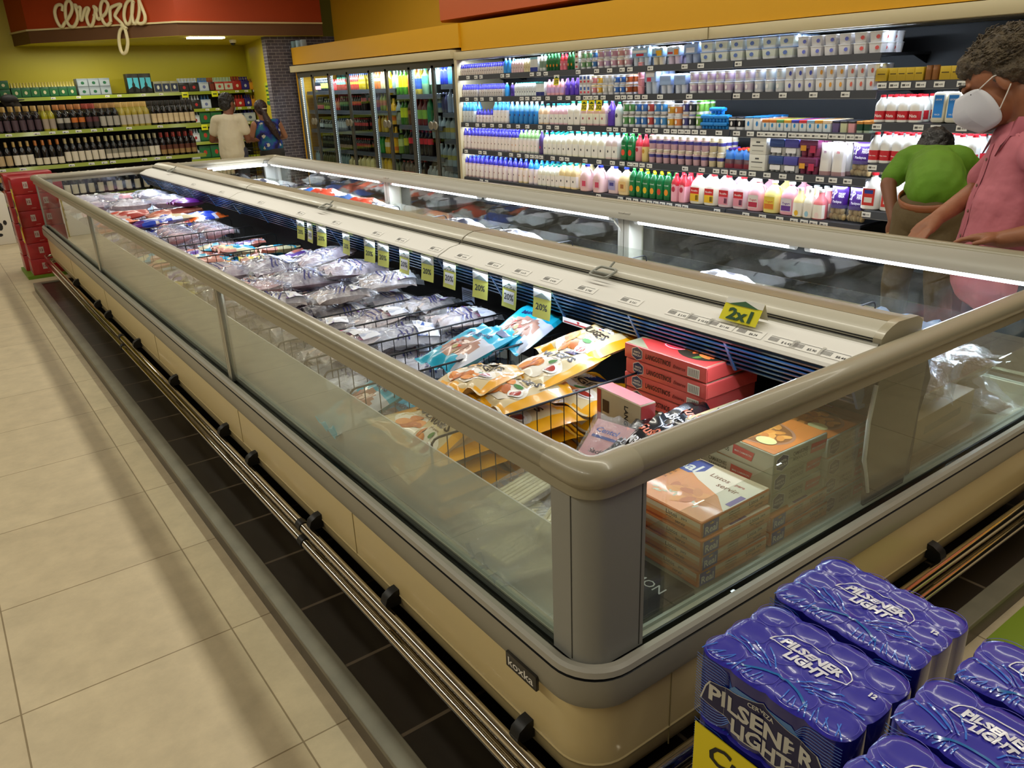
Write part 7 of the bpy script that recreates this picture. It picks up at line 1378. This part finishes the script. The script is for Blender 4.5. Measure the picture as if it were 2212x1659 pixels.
ORDW = 'of five'
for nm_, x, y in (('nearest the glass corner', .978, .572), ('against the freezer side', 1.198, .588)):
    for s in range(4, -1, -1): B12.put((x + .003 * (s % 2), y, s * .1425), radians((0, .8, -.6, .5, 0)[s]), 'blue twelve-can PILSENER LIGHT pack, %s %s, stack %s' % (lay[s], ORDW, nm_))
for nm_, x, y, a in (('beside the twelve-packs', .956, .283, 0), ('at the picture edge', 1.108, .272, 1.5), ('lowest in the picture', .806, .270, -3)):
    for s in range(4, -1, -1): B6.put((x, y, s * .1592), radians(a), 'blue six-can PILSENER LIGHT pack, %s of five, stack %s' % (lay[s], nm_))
# yellow price card in front of the packs
mb = MB(); fn = lambda a, c, e=0: Vector((.864 - e, .695 - a, .262 + c)); mb.rect(fn, 0, .26, 0, .30, C('e6d210', .4)); mb.text(lambda a, c: fn(a, c, .001), 'Cuba', .10, .262, INK, w=.13, h=.045, bold=.02, shear=.3); mb.text(lambda a, c: fn(a, c, .001), '9.99', .13, .14, INK, w=.2, bold=.03)
mb.box(.8642, .866, .435, .695, .262, .562, C('c8b810', .5)); tag(mb.build('price_card', smooth=False), 'yellow price card with black writing leaning on the blue beer packs', 'sign')
mb = MB(); mb.box(2.24, 2.62, .50, .735, .001, .012, mat('7c9418', .5)); tag(mb.build('floor_mat', smooth=False), 'lime green floor mat beside the freezer end', 'mat')
# ================================================================== people
SKIN = mat('9a6444', .5, noise=(30, .3, '8a5638'), bump=(180, .15, .002), sub=.05); SKIND = mat('7a4a30', .5, bump=(180, .15, .002)); SKINL = mat('9c6a4c', .5)
def fuse(shapes, voxel, sm=6, noise=None):
    """one closed surface grown round tapered limbs and ellipsoids"""
    bm = bmesh.new()
    for q in shapes:
        if q[0] == 'e':
            _, c, rad, rot = q if len(q) == 4 else (*q, None); M = Matrix.Translation(c) @ (rot.to_4x4() if rot is not None else Matrix.Identity(4)) @ Matrix.Diagonal((*rad, 1)); bmesh.ops.create_icosphere(bm, subdivisions=3, radius=1, matrix=M)
        else:
            pts = [Vector(p) for p in q[1]]; rs = q[2]
            for i in range(len(pts) - 1):
                a, b_ = pts[i], pts[i + 1]; r0, r1 = rs[i], rs[i + 1]; N = 14; d = (b_ - a); L = d.length; d.normalize(); u = d.orthogonal().normalized(); w_ = d.cross(u); rings = []
                for t in [-.95, -.7, -.35, 0] : rings.append((a + d * r0 * t, r0 * (1 - t * t) ** .5))
                rings.append((a + d * L * .5, (r0 + r1) / 2))
                for t in [0, .35, .7, .95]: rings.append((b_ + d * r1 * t, r1 * (1 - t * t) ** .5))
                vv = [[bm.verts.new(c + (u * cos(2 * pi * k / N) + w_ * sin(2 * pi * k / N)) * rr) for k in range(N)] for c, rr in rings]
                for A_, B_ in zip(vv, vv[1:]):
                    for k in range(N): bm.faces.new((A_[k], A_[(k + 1) % N], B_[(k + 1) % N], B_[k]))
                bm.faces.new(vv[0][::-1]); bm.faces.new(vv[-1])
    me = bpy.data.meshes.new('f'); bm.to_mesh(me); bm.free(); o = bpy.data.objects.new('f', me); COL.objects.link(o)
    m = o.modifiers.new('r', 'REMESH'); m.mode = 'VOXEL'; m.voxel_size = voxel; m.use_smooth_shade = True
    s = o.modifiers.new('s', 'SMOOTH'); s.iterations = sm; s.factor = .5
    if noise:
        t = bpy.data.textures.new('n', 'CLOUDS'); t.noise_scale = noise[0]; d = o.modifiers.new('d', 'DISPLACE'); d.texture = t; d.strength = noise[1]; d.mid_level = .5
    dg = bpy.context.evaluated_depsgraph_get(); out = bpy.data.meshes.new_from_object(o.evaluated_get(dg)); bpy.data.objects.remove(o); bpy.data.meshes.remove(me)
    return out
def put(name, me, m, parent):
    me.materials.clear(); me.materials.append(m); me.polygons.foreach_set('use_smooth', [True] * len(me.polygons)); o = bpy.data.objects.new(name, me); COL.objects.link(o); o.parent = parent; return o
def hand(wrist, d, n, spread, curl, sc=1.0, side=1):
    """palm from the wrist along d, n = back of the hand; five fingers of unequal length"""
    d = Vector(d).normalized(); n = Vector(n); n = (n - n.dot(d) * d).normalized(); s = d.cross(n) * side; w_ = Vector(wrist); out = []
    out.append(('c', [w_, w_ + d * .045 * sc + s * .014 * sc, w_ + d * .085 * sc + s * .022 * sc], [.027 * sc, .024 * sc, .016 * sc])); out.append(('c', [w_, w_ + d * .045 * sc - s * .014 * sc, w_ + d * .08 * sc - s * .024 * sc], [.027 * sc, .023 * sc, .015 * sc]))
    for i, (o_, L) in enumerate(((.030, .072), (.011, .080), (-.009, .074), (-.028, .058))):
        b0 = w_ + d * .085 * sc + s * o_ * sc; a1 = d - n * curl * .5 + s * spread * (o_ * 6); a1.normalize(); p1 = b0 + a1 * L * .45 * sc; a2 = (d - n * curl * 1.4).normalized(); p2 = p1 + a2 * L * .32 * sc; a3 = (d * .6 - n * curl * 2.0).normalized(); p3 = p2 + a3 * L * .26 * sc
        out.append(('c', [b0, p1, p2, p3], [.0098 * sc, .0092 * sc, .0084 * sc, .0072 * sc]))
    t0 = w_ + d * .022 * sc + s * .026 * sc; t1 = t0 + (d * .6 + s * .7 - n * .3).normalized() * .034 * sc; t2 = t1 + (d * .95 + s * .3 - n * .3).normalized() * .03 * sc; out.append(('c', [t0, t1, t2], [.014 * sc, .011 * sc, .009 * sc])); return out
def headshapes(c, f, up, s=1.0, face=True):
    """skull, jaw, nose, ears; f = facing direction"""
    f = Vector(f).normalized(); up = Vector(up); up = (up - up.dot(f) * f).normalized(); r = f.cross(up); c = Vector(c); R = Matrix((r, f, up)).transposed()
    P = lambda x, y, z: c + (r * x + f * y + up * z) * s
    sh = [('e', P(0, -.012, .035), (.077 * s, .097 * s, .085 * s), R), ('e', P(0, .028, -.03), (.062 * s, .068 * s, .08 * s), R), ('e', P(0, .055, -.085), (.034 * s, .030 * s, .025 * s), R)]
    if face:
        sh += [('c', [P(0, .094, .012), P(0, .116, -.028)], [.010 * s, .014 * s]), ('e', P(0, .098, -.034), (.019 * s, .012 * s, .010 * s), R), ('e', P(0, .088, .034), (.052 * s, .014 * s, .011 * s), R), ('e', P(0, .088, -.062), (.026 * s, .012 * s, .010 * s), R), ('e', P(.036, .074, -.018), (.020 * s, .018 * s, .016 * s), R), ('e', P(-.036, .074, -.018), (.020 * s, .018 * s, .016 * s), R)]
    for x in (-1, 1): sh += [('e', P(x * .077, -.005, -.005), (.009 * s, .019 * s, .032 * s), R @ Euler((radians(-12), 0, radians(x * -18))).to_matrix())]
    return sh, P, R
def hairmesh(P, R, s, vol=1.0, low=-.04, noise=(.035, .03)):
    sh = [('e', P(0, -.022, .058), (.092 * s * vol, .108 * s * vol, .088 * s * vol), R), ('e', P(0, -.058, .0), (.082 * s, .064 * s, .085 * s), R)]
    return fuse(sh, .007 * s, 3, noise)
HAIRB = mat('120e0c', .5, coat=.2, bump=(90, .8, .01)); 
def greyhair():
    m = mat('3a3024', .6, noise=(40, .2, '64563f'), bump=(120, 1.0, .012)); return m
# ---- man in the pink shirt
PM = empty('person', 'man in a pink shirt and white face mask at the far freezer rail', 'person', (3.5, 1.385, 0))
inv = Matrix.Translation((-3.5, -1.35, 0))
def local(me): me.transform(inv); return me
f_ = Vector((-.38, .80, -.50)); up_ = Vector((-.05, .45, .85)); HC = Vector((3.43, 1.445, 1.545)); hs_ = 1.28
sh, P, R = headshapes(HC, f_, up_, hs_)
neck = ('c', [P(0, -.035, -.05), Vector((3.50, 1.32, 1.36))], [.072, .078])
body = sh + [neck, ('c', [(3.50, 1.32, 1.36), (3.50, 1.32, 1.0)], [.12, .15]),
    ('c', [(3.66, 1.46, 1.26), (3.60, 1.53, 1.13), (3.36, 1.575, 1.03)], [.06, .048, .032]), ('c', [(3.32, 1.06, 1.26), (3.28, 1.05, 1.06), (3.25, 1.27, .995)], [.06, .052, .034])]
body += hand((3.36, 1.575, 1.03), (-.75, .12, -.42), (-.4, .1, .9), .25, .35, 1.12, 1) + hand((3.25, 1.27, .995), (-.2, .95, -.05), (.2, .0, 1), .2, .4, 1.1, -1)
put('body', local(fuse(body, .0065, 4)), SKIN, PM)
hair = [('e', P(0, -.030, .075), (.095 * hs_, .108 * hs_, .080 * hs_), R), ('e', P(0, -.070, .02), (.085 * hs_, .060 * hs_, .085 * hs_), R), ('e', P(0, .045, .088), (.070 * hs_, .05 * hs_, .042 * hs_), R), ('e', P(-.055, -.03, .02), (.04 * hs_, .05 * hs_, .04 * hs_), R), ('e', P(.055, -.03, .02), (.04 * hs_, .05 * hs_, .04 * hs_), R)]
ho = put('hair', local(fuse(hair, .006, 3, (.03, .035))), greyhair(), PM)
# curly tufts
hb = MB(); rh = random.Random(5); GH = greyhair()
for k in range(800):
    a, b_ = rh.uniform(0, 6.28), rh.uniform(-.15, 1.35); n_ = Vector((cos(a) * cos(b_), sin(a) * cos(b_) * 1.1, sin(b_)))
    if n_.y > .55 and n_.z < .35: continue
    p0 = P(n_.x * .090, -.030 + n_.y * .105, .060 + n_.z * .088); tdir = (R @ Vector((-n_.y, n_.x, rh.uniform(-.5, .2)))).normalized(); o_ = (R @ n_).normalized()
    L = rh.uniform(.018, .04); pts = [p0 + tdir * L * t + o_ * (.011 * sin(pi * t) + rh.uniform(-.002, .004)) for t in (0, .33, .66, 1)]; hb.tube(pts, [.0022, .0032, .0026, .0008], GH, n=4)
o = hb.build('hair_curls', PM); o.data.transform(inv)
BROW = mat('1c1612', .6)
eb = MB()
for x in (-1, 1): eb.tube([P(x * .016, .101, .040), P(x * .034, .097, .046), P(x * .054, .084, .038)], [.005, .0065, .003], BROW, n=6)
o = eb.build('eyebrows', PM); o.data.transform(inv)
ey = MB()
for x in (-1, 1): ey.tube([P(x * .019, .088, .008), P(x * .034, .0895, .004), P(x * .050, .080, .008)], [.003, .004, .002], BROW, n=6)
o = ey.build('eyelids', PM); o.data.transform(inv)
# folded respirator mask
mk = MB(); MKM = mat('c9c9cf', .6); prof = [(-.055, .012), (-.04, -.008), (0, -.012)]
V = []; rows_ = [(.020, [(-.064, .055), (-.035, .100), (0, .136), (.035, .100), (.064, .055)]), (-.025, [(-.070, .035), (-.045, .120), (0, .172), (.045, .120), (.070, .035)]), (-.060, [(-.070, .030), (-.045, .114), (0, .160), (.045, .114), (.070, .030)]), (-.110, [(-.058, .03), (-.034, .080), (0, .104), (.034, .080), (.058, .03)])]
for z, rr in rows_: V += [P(x, y, z) for x, y in rr]
mk.add(V, [(j * 5 + i, j * 5 + i + 1, (j + 1) * 5 + i + 1, (j + 1) * 5 + i) for j in range(3) for i in range(4)], MKM)
o = mk.build('face_mask', PM, ang=20); o.data.transform(inv); s_ = o.modifiers.new('sub', 'SUBSURF'); s_.levels = 2; s_.render_levels = 2; sd = o.modifiers.new('sol', 'SOLIDIFY'); sd.thickness = .003
st = MB()
for x in (-1, 1): st.tube([P(x * .064, .055, .01), P(x * .082, .015, .022), P(x * .086, -.018, .020)], .0024, mat('d8d4cc', .6), n=6); st.tube([P(x * .068, .03, -.07), P(x * .083, -.0, -.04), P(x * .086, -.018, -.02)], .0024, mat('d8d4cc', .6), n=6)
so_ = st.build('mask_straps', o); so_.data.transform(inv)
PINK = mat('c4707a', .75, noise=(5, .35, 'b46470'), bump=(9, .5, .03))
shirt = [('c', [(3.50, 1.32, 1.31), (3.50, 1.32, 1.10), (3.495, 1.325, .84)], [.150, .195, .215]), ('c', [(3.35, 1.21, 1.30), (3.64, 1.42, 1.30)], [.088, .088]), ('c', [(3.65, 1.43, 1.28), (3.62, 1.52, 1.17)], [.085, .078]), ('c', [(3.34, 1.15, 1.28), (3.30, 1.10, 1.14)], [.088, .078]), ('e', (3.49, 1.34, 1.37), (.095, .095, .05))]
SHM = fuse(shirt, .009, 8, (.16, .03))
from mathutils.bvhtree import BVHTree
_bm = bmesh.new(); _bm.from_mesh(SHM); BV = BVHTree.FromBMesh(_bm); _bm.free()
ND = Vector((-.70, .71, 0)).normalized()
def onshirt(z, ang=0, lift=.004):
    d = Matrix.Rotation(ang, 3, 'Z') @ ND; h_ = BV.ray_cast(Vector((3.50, 1.325, z)) + d * .6, -d, 1.0)
    return (h_[0] + d * lift, h_[1]) if h_[0] else (Vector((3.50, 1.325, z)) + d * .2, d)
put('shirt', local(SHM), PINK, PM); CP_ = mat('b4626e', .75)
cl = MB(); nc = 22; V = []
for k in range(nc + 1):
    a = .42 + (2 * pi - .84) * k / nc; d = Matrix.Rotation(a, 3, 'Z') @ ND; fr_ = 1 if k in (0, nc) else 0
    V += [Vector((3.49, 1.34, 1.395 - .03 * fr_)) + d * .085, Vector((3.49, 1.34, 1.43 - .03 * fr_)) + d * .092, Vector((3.49, 1.34, 1.362 - .075 * fr_)) + d * (.128 + .02 * fr_)]
cl.add(V, [(3 * k + j, 3 * k + j + 1, 3 * k + j + 4, 3 * k + j + 3) for k in range(nc) for j in (0, 1)], CP_)
o = cl.build('collar', PM); o.data.transform(inv); sd = o.modifiers.new('sol', 'SOLIDIFY'); sd.thickness = .005
bt = MB(); pts = [onshirt(1.33 - .04 * k, 0, .001)[0] for k in range(13)]; V = []
for p in pts: t_ = Vector((-ND.y, ND.x, 0)) * .016; V += [p - t_ * .9 + ND * .001, p + ND * .003, p + t_ * .9 + ND * .001]
bt.add(V, [(3 * k + j, 3 * k + j + 1, 3 * k + j + 4, 3 * k + j + 3) for k in range(12) for j in (0, 1)], CP_); o = bt.build('placket', PM); o.data.transform(inv)
pk = MB(); g_ = [[onshirt(1.235 - .02 * j, -(.36 + .09 * i), .002)[0] for i in range(6)] for j in range(6)]; pk.add([p for r_ in g_ for p in r_], [(j * 6 + i, j * 6 + i + 1, (j + 1) * 6 + i + 1, (j + 1) * 6 + i) for j in range(5) for i in range(5)], CP_); o = pk.build('chest_pocket', PM); o.data.transform(inv)
for z in (1.27, 1.17, 1.07, .97, .88):
    p, n_ = onshirt(z, 0, .004); b_ = MB(); b_.lathe([(.0065, 0), (.0065, .003), (.003, .004)], mat('7c5a4c', .4), n=10, M=Matrix.Translation(inv @ p) @ ND.to_track_quat('Z', 'Y').to_matrix().to_4x4()); b_.build('button', PM)
trou = [('c', [(3.58, 1.40, .86), (3.58, 1.42, .48), (3.60, 1.44, .09)], [.12, .085, .06]), ('c', [(3.44, 1.22, .86), (3.44, 1.22, .48), (3.46, 1.22, .09)], [.12, .085, .06]), ('e', (3.51, 1.31, .84), (.18, .18, .14))]
put('trousers', local(fuse(trou, .012, 5)), mat('2c3040', .8), PM)
for x, y in ((3.57, 1.48), (3.43, 1.26)): put('shoe', local(fuse([('c', [(x + .04, y - .06, .045), (x - .02, y + .12, .035)], [.044, .034])], .008, 3)), mat('1a1614', .5), PM)
# ---- stooping man in green
GM = empty('person', 'stooping man in a lime green polo and khaki trousers at the milk shelf', 'person', (4.35, 2.12, 0)); inv = Matrix.Translation((-4.35, -2.12, 0))
sh, P, R = headshapes((5.03, 2.50, 1.12), (.8, .1, -.62), (.6, 0, .8), 1.0, False)
HL, HR = Vector((4.34, 2.22, .88)), Vector((4.38, 2.05, .88)); SL, SR = Vector((4.70, 2.48, 1.10)), Vector((4.80, 2.22, 1.10))
handL = Vector((4.42, 2.34, .70))
body = sh + [('c', [P(0, -.03, -.05), (4.82, 2.38, 1.12)], [.06, .07]), ('c', [(4.74, 2.34, 1.08), (4.38, 2.14, .92)], [.09, .10]), ('c', [SL, (4.56, 2.50, .98), (4.45, 2.38, .80)], [.055, .044, .03]), ('c', [SR, (5.0, 2.18, 1.0), (5.20, 2.22, .95)], [.055, .044, .03])]
body += hand((4.45, 2.38, .80), (-.12, -.05, -1), (-.9, .3, 0), .15, .9, 1.0, 1) + hand((5.20, 2.22, .95), (1, .1, 0), (0, 0, 1), .2, .5, 1.0, -1)
put('body', local(fuse(body, .0075, 4)), SKIND, GM)
put('hair', local(hairmesh(P, R, 1.03, 1.0)), HAIRB, GM)
GRN = mat('5f8c08', .75, noise=(4, .3, '547c06'), bump=(12, .4, .02))
put('polo_shirt', local(fuse([('c', [(4.37, 2.13, 1.00), (4.50, 2.20, 1.045), (4.66, 2.30, 1.07)], [.145, .150, .135]), ('e', (4.40, 2.14, 1.0), (.15, .165, .075)), ('c', [SL + Vector((.02, -.03, .0)), SR + Vector((.0, .02, .0))], [.095, .095]), ('c', [SL, (4.61, 2.50, 1.02)], [.078, .068]), ('c', [SR, (4.92, 2.20, 1.04)], [.078, .068])], .009, 8, (.14, .02))), GRN, GM)
KH = mat('5c4a2a', .8, bump=(14, .4, .02))
put('trousers', local(fuse([('e', (4.355, 2.13, .865), (.155, .172, .13)), ('c', [HL, (4.30, 2.24, .48), (4.38, 2.26, .09)], [.10, .075, .055]), ('c', [HR, (4.30, 2.0, .48), (4.38, 1.98, .09)], [.10, .075, .055])], .010, 6, (.2, .015))), KH, GM)
bl = MB(); vs = []; 
for k in range(28):
    a = 2 * pi * k / 28
    for z in (-.019, .019): vs.append((4.365 + .160 * cos(a) + z * -.2, 2.13 + .176 * sin(a), .965 + z + .05 * cos(a)))
bl.add(vs, [(2 * k, 2 * ((k + 1) % 28), 2 * ((k + 1) % 28) + 1, 2 * k + 1) for k in range(28)], mat('8a4a1c', .5, coat=.2)); o = bl.build('belt', GM); o.data.transform(inv); sd = o.modifiers.new('sol', 'SOLIDIFY'); sd.thickness = .006
for x, y in ((4.42, 2.26), (4.42, 1.98)): put('shoe', local(fuse([('c', [(x - .06, y, .045), (x + .12, y, .035)], [.044, .034])], .008, 3)), mat('1a1614', .5), GM)
mb = MB(); mb.box(-.03, .03, -.045, .045, -.10, .02, mat('b08c58', .5), bev=.003); tag(mb.build('cardboard_box', loc=(4.42, 2.335, .715)), 'small brown box held in the hand of the man in green', 'box')
q = atx(1900, 508, 5.0); S = bagS(.3, .22, .08, 141, 1.2); mb = MB(); bagmesh(mb, S, C('d4e0ec', .3, coat=.4), 16, 12); mb.disc(lambda a, c: bagF(S, .001)(a, c, .001), 0, .1, .5, .3, C('2858b0', .4), n=14, rings=2)
tag(mb.build('milk_powder_bag', M=Mx(5.49, yshelf(1885, .44, 5.5), .32, 80)), 'white bag with blue logo in the low well beside the man in green', 'bag')
# ---- man in the white T-shirt, seen from behind
WM = empty('person', 'man in a cream T-shirt seen from behind at the beer shelves', 'person', (3.62, 11.6, 0)); inv = Matrix.Translation((-3.62, -11.6, 0))
sh, P, R = headshapes((3.66, 11.62, 1.485), (.88, .42, -.05), (0, 0, 1), 1.05)
body = sh + [('c', [(3.65, 11.60, 1.42), (3.63, 11.60, 1.30)], [.062, .075]), ('c', [(3.62, 11.6, 1.25), (3.62, 11.6, .98)], [.12, .12]), ('c', [(3.78, 11.53, 1.25), (3.83, 11.52, 1.02), (3.98, 11.72, .98)], [.055, .046, .03]), ('c', [(3.48, 11.69, 1.25), (3.42, 11.80, 1.02), (3.62, 11.98, .99)], [.055, .046, .03])]
body += hand((3.98, 11.72, .98), (.6, .8, .1), (0, 0, 1), .2, .6, 1.0, 1) + hand((3.62, 11.98, .99), (.7, .7, 0), (0, 0, 1), .2, .6, 1.0, -1)
put('body', local(fuse(body, .0085, 4)), SKIND, WM); put('hair', local(hairmesh(P, R, 1.08, .98)), HAIRB, WM)
o = MB(); o.add([P(x, y, z) for z, rr in ((.0, [(-.066, .05), (0, .118), (.066, .05)]), (-.05, [(-.068, .045), (0, .132), (.068, .045)]), (-.10, [(-.055, .04), (0, .10), (.055, .04)])) for x, y in rr], [(j * 3 + i, j * 3 + i + 1, (j + 1) * 3 + i + 1, (j + 1) * 3 + i) for j in range(2) for i in range(2)], mat('a8bcc0', .6)); o = o.build('face_mask', WM); o.data.transform(inv)
put('t_shirt', local(fuse([('c', [(3.63, 11.60, 1.24), (3.62, 11.60, 1.05), (3.62, 11.60, .82)], [.14, .172, .182]), ('c', [(3.49, 11.68, 1.28), (3.77, 11.54, 1.28)], [.075, .075]), ('c', [(3.78, 11.53, 1.27), (3.81, 11.51, 1.13)], [.072, .070]), ('c', [(3.48, 11.69, 1.27), (3.45, 11.75, 1.13)], [.072, .070])], .010, 6, (.15, .02))), mat('cfc4a8', .8, bump=(9, .4, .02)), WM)
put('trousers', local(fuse([('e', (3.62, 11.6, .82), (.165, .15, .13)), ('c', [(3.54, 11.64, .85), (3.54, 11.64, .48), (3.55, 11.64, .09)], [.10, .078, .06]), ('c', [(3.72, 11.56, .85), (3.72, 11.56, .48), (3.73, 11.56, .09)], [.10, .078, .06])], .013, 5)), mat('3a3a44', .8), WM)
for x, y in ((3.57, 11.68), (3.75, 11.60)): put('shoe', local(fuse([('c', [(x - .04, y - .05, .045), (x + .04, y + .10, .035)], [.044, .034])], .01, 3)), mat('1a1614', .5), WM)
# ---- woman in the flowered top
LW = empty('person', 'woman with long dark ponytail in a blue flowered sleeveless top', 'person', (4.30, 12.0, 0)); inv = Matrix.Translation((-4.30, -12.0, 0))
sh, P, R = headshapes((4.25, 12.02, 1.38), (.1, .98, -.1), (0, 0, 1), 1.0)
body = sh + [('c', [(4.25, 12.0, 1.31), (4.27, 12.0, 1.20)], [.052, .065]), ('c', [(4.3, 12.0, 1.15), (4.3, 12.0, .9)], [.11, .11]), ('c', [(4.12, 12.0, 1.18), (4.05, 12.03, .99), (4.10, 12.25, .95)], [.052, .042, .028]), ('c', [(4.48, 12.0, 1.18), (4.57, 12.03, .99), (4.50, 12.25, .95)], [.052, .042, .028])]
body += hand((4.10, 12.25, .95), (.1, 1, 0), (0, 0, 1), .2, .8, .95, 1) + hand((4.50, 12.25, .95), (-.1, 1, 0), (0, 0, 1), .2, .8, .95, -1)
put('body', local(fuse(body, .0085, 4)), SKINL, LW)
HW = mat('2c1410', .5, coat=.2, bump=(90, .8, .01)); put('hair', local(fuse([('e', P(0, -.022, .045), (.092, .108, .095), R), ('e', P(0, -.06, .0), (.08, .06, .08), R), ('c', [P(0, -.11, .0), (4.27, 11.84, 1.22), (4.33, 11.83, 1.10), (4.40, 11.85, .98)], [.035, .05, .055, .03])], .008, 3, (.03, .015))), HW, LW)
def flowermat():
    m = bpy.data.materials.new('flower_print'); m.use_nodes = True; nt = m.node_tree; b_ = nt.nodes['Principled BSDF']; b_.inputs['Roughness'].default_value = .7; tc = nt.nodes.new('ShaderNodeTexCoord')
    n = nt.nodes.new('ShaderNodeTexNoise'); n.inputs['Scale'].default_value = 7; nt.links.new(tc.outputs['Object'], n.inputs[0]); r = nt.nodes.new('ShaderNodeValToRGB'); nt.links.new(n.outputs[0], r.inputs[0]); e = r.color_ramp.elements; e[0].position = .42; e[0].color = (*lin('10103c'), 1); e[1].position = .62; e[1].color = (*lin('0c6880'), 1); k = e.new(.5); k.color = (*lin('202a90'), 1)
    v = nt.nodes.new('ShaderNodeTexVoronoi'); v.inputs['Scale'].default_value = 9; nt.links.new(tc.outputs['Object'], v.inputs['Vector']); n2 = nt.nodes.new('ShaderNodeTexNoise'); n2.inputs['Scale'].default_value = 45; nt.links.new(tc.outputs['Object'], n2.inputs[0])
    ad = nt.nodes.new('ShaderNodeMath'); ad.operation = 'MULTIPLY_ADD'; ad.inputs[1].default_value = .5; nt.links.new(n2.outputs[0], ad.inputs[0]); nt.links.new(v.outputs['Distance'], ad.inputs[2]); lt = nt.nodes.new('ShaderNodeMath'); lt.operation = 'LESS_THAN'; lt.inputs[1].default_value = .47; nt.links.new(ad.outputs[0], lt.inputs[0])
    mx = nt.nodes.new('ShaderNodeMixRGB'); nt.links.new(lt.outputs[0], mx.inputs[0]); nt.links.new(r.outputs[0], mx.inputs[1]); mx.inputs[2].default_value = (*lin('c8c4b0'), 1); nt.links.new(mx.outputs[0], b_.inputs['Base Color']); return m
put('flowered_top', local(fuse([('e', (4.30, 12.0, 1.06), (.195, .14, .20)), ('e', (4.32, 12.0, .88), (.185, .15, .16)), ('c', [(4.16, 12.0, 1.19), (4.46, 12.0, 1.19)], [.06, .06])], .010, 6)), flowermat(), LW)
put('skirt', local(fuse([('e', (4.33, 12.0, .76), (.19, .16, .14)), ('c', [(4.33, 12.0, .75), (4.33, 12.0, .48)], [.17, .19])], .012, 5)), mat('2c261e', .8), LW)
put('legs', local(fuse([('c', [(4.25, 12.0, .55), (4.25, 12.0, .08)], [.06, .04]), ('c', [(4.41, 12.0, .55), (4.41, 12.0, .08)], [.06, .04])], .012, 4)), SKINL, LW)
for x in (4.25, 4.41): put('shoe', local(fuse([('c', [(x, 11.95, .042), (x, 12.12, .033)], [.04, .032])], .01, 3)), mat('1a1614', .5), LW)
hc = MB(); hc.tube([(x * .03 + 4.255, 11.875 + .01 * abs(x), 1.395) for x in (-1, 0, 1)], .008, mat('d8c8b0', .4)); o = hc.build('hair_clip', LW); o.data.transform(inv)
# ---- shopper behind the wine shelves: only the capped head shows
KM = empty('person', 'person with dark cap behind the wine shelves at the far left', 'person', (1.15, 13.2, 0)); inv = Matrix.Translation((-1.15, -13.2, 0)); q = aty(22, 215, 13.2)
sh, P, R = headshapes((q.x, 13.2, q.z - .06), (1, .1, 0), (0, 0, 1), 1.0)
put('body', local(fuse(sh + [('c', [(q.x, 13.2, q.z - .13), (q.x, 13.2, q.z - .3)], [.06, .08]), ('e', (q.x, 13.2, q.z - .48), (.15, .22, .24)), ('c', [(q.x, 13.1, q.z - .6), (q.x, 13.1, .05)], [.12, .06]), ('c', [(q.x, 13.3, q.z - .6), (q.x, 13.3, .05)], [.12, .06])], .012, 4)), mat('2a2420', .7), KM)
put('cap', local(fuse([('e', P(0, -.015, .055), (.09, .11, .075), R), ('e', P(0, .11, .05), (.06, .07, .010), R)], .008, 3)), mat('14100e', .6), KM)
# trolley in front of the woman
tr = MB(); TM = mat('1c2018', .4, .5)
for z in (.45, .62, .80, .93): tr.tube([(x, y, z) for x, y in ring_pts(4.12 - .18 * (z > .6) * 0, 4.62, 12.30, 13.0, .04, 3)], .006, TM, closed=True, n=5)
for k in range(11):
    for y in (12.30, 13.0): tr.tube([(4.13 + k * .048, y, .45), (4.13 + k * .048, y, .93)], .003, TM, n=4)
for k in range(14):
    for x in (4.12, 4.62): tr.tube([(x, 12.32 + k * .05, .45), (x, 12.32 + k * .05, .93)], .003, TM, n=4)
for x in (4.17, 4.57):
    for y in (12.4, 12.95): tr.tube([(x, y, .45), (x, y, .07)], .010, TM, n=6)
tr.tube([(4.12, 12.22, .97), (4.62, 12.22, .97)], .014, mat('3c5a1c', .4), n=8); tr.tube([(4.14, 12.22, .97), (4.14, 12.30, .93)], .008, TM); tr.tube([(4.60, 12.22, .97), (4.60, 12.30, .93)], .008, TM)
TRO = tr.build('shopping_trolley'); tag(TRO, 'dark wire shopping trolley in front of the woman in the flowered top', 'trolley')
for x in (4.17, 4.57):
    for y in (12.4, 12.95): w_ = MB(); w_.tube([(x - .012, y, .045), (x + .012, y, .045)], .045, BLACK, n=14); w_.build('wheel', TRO)
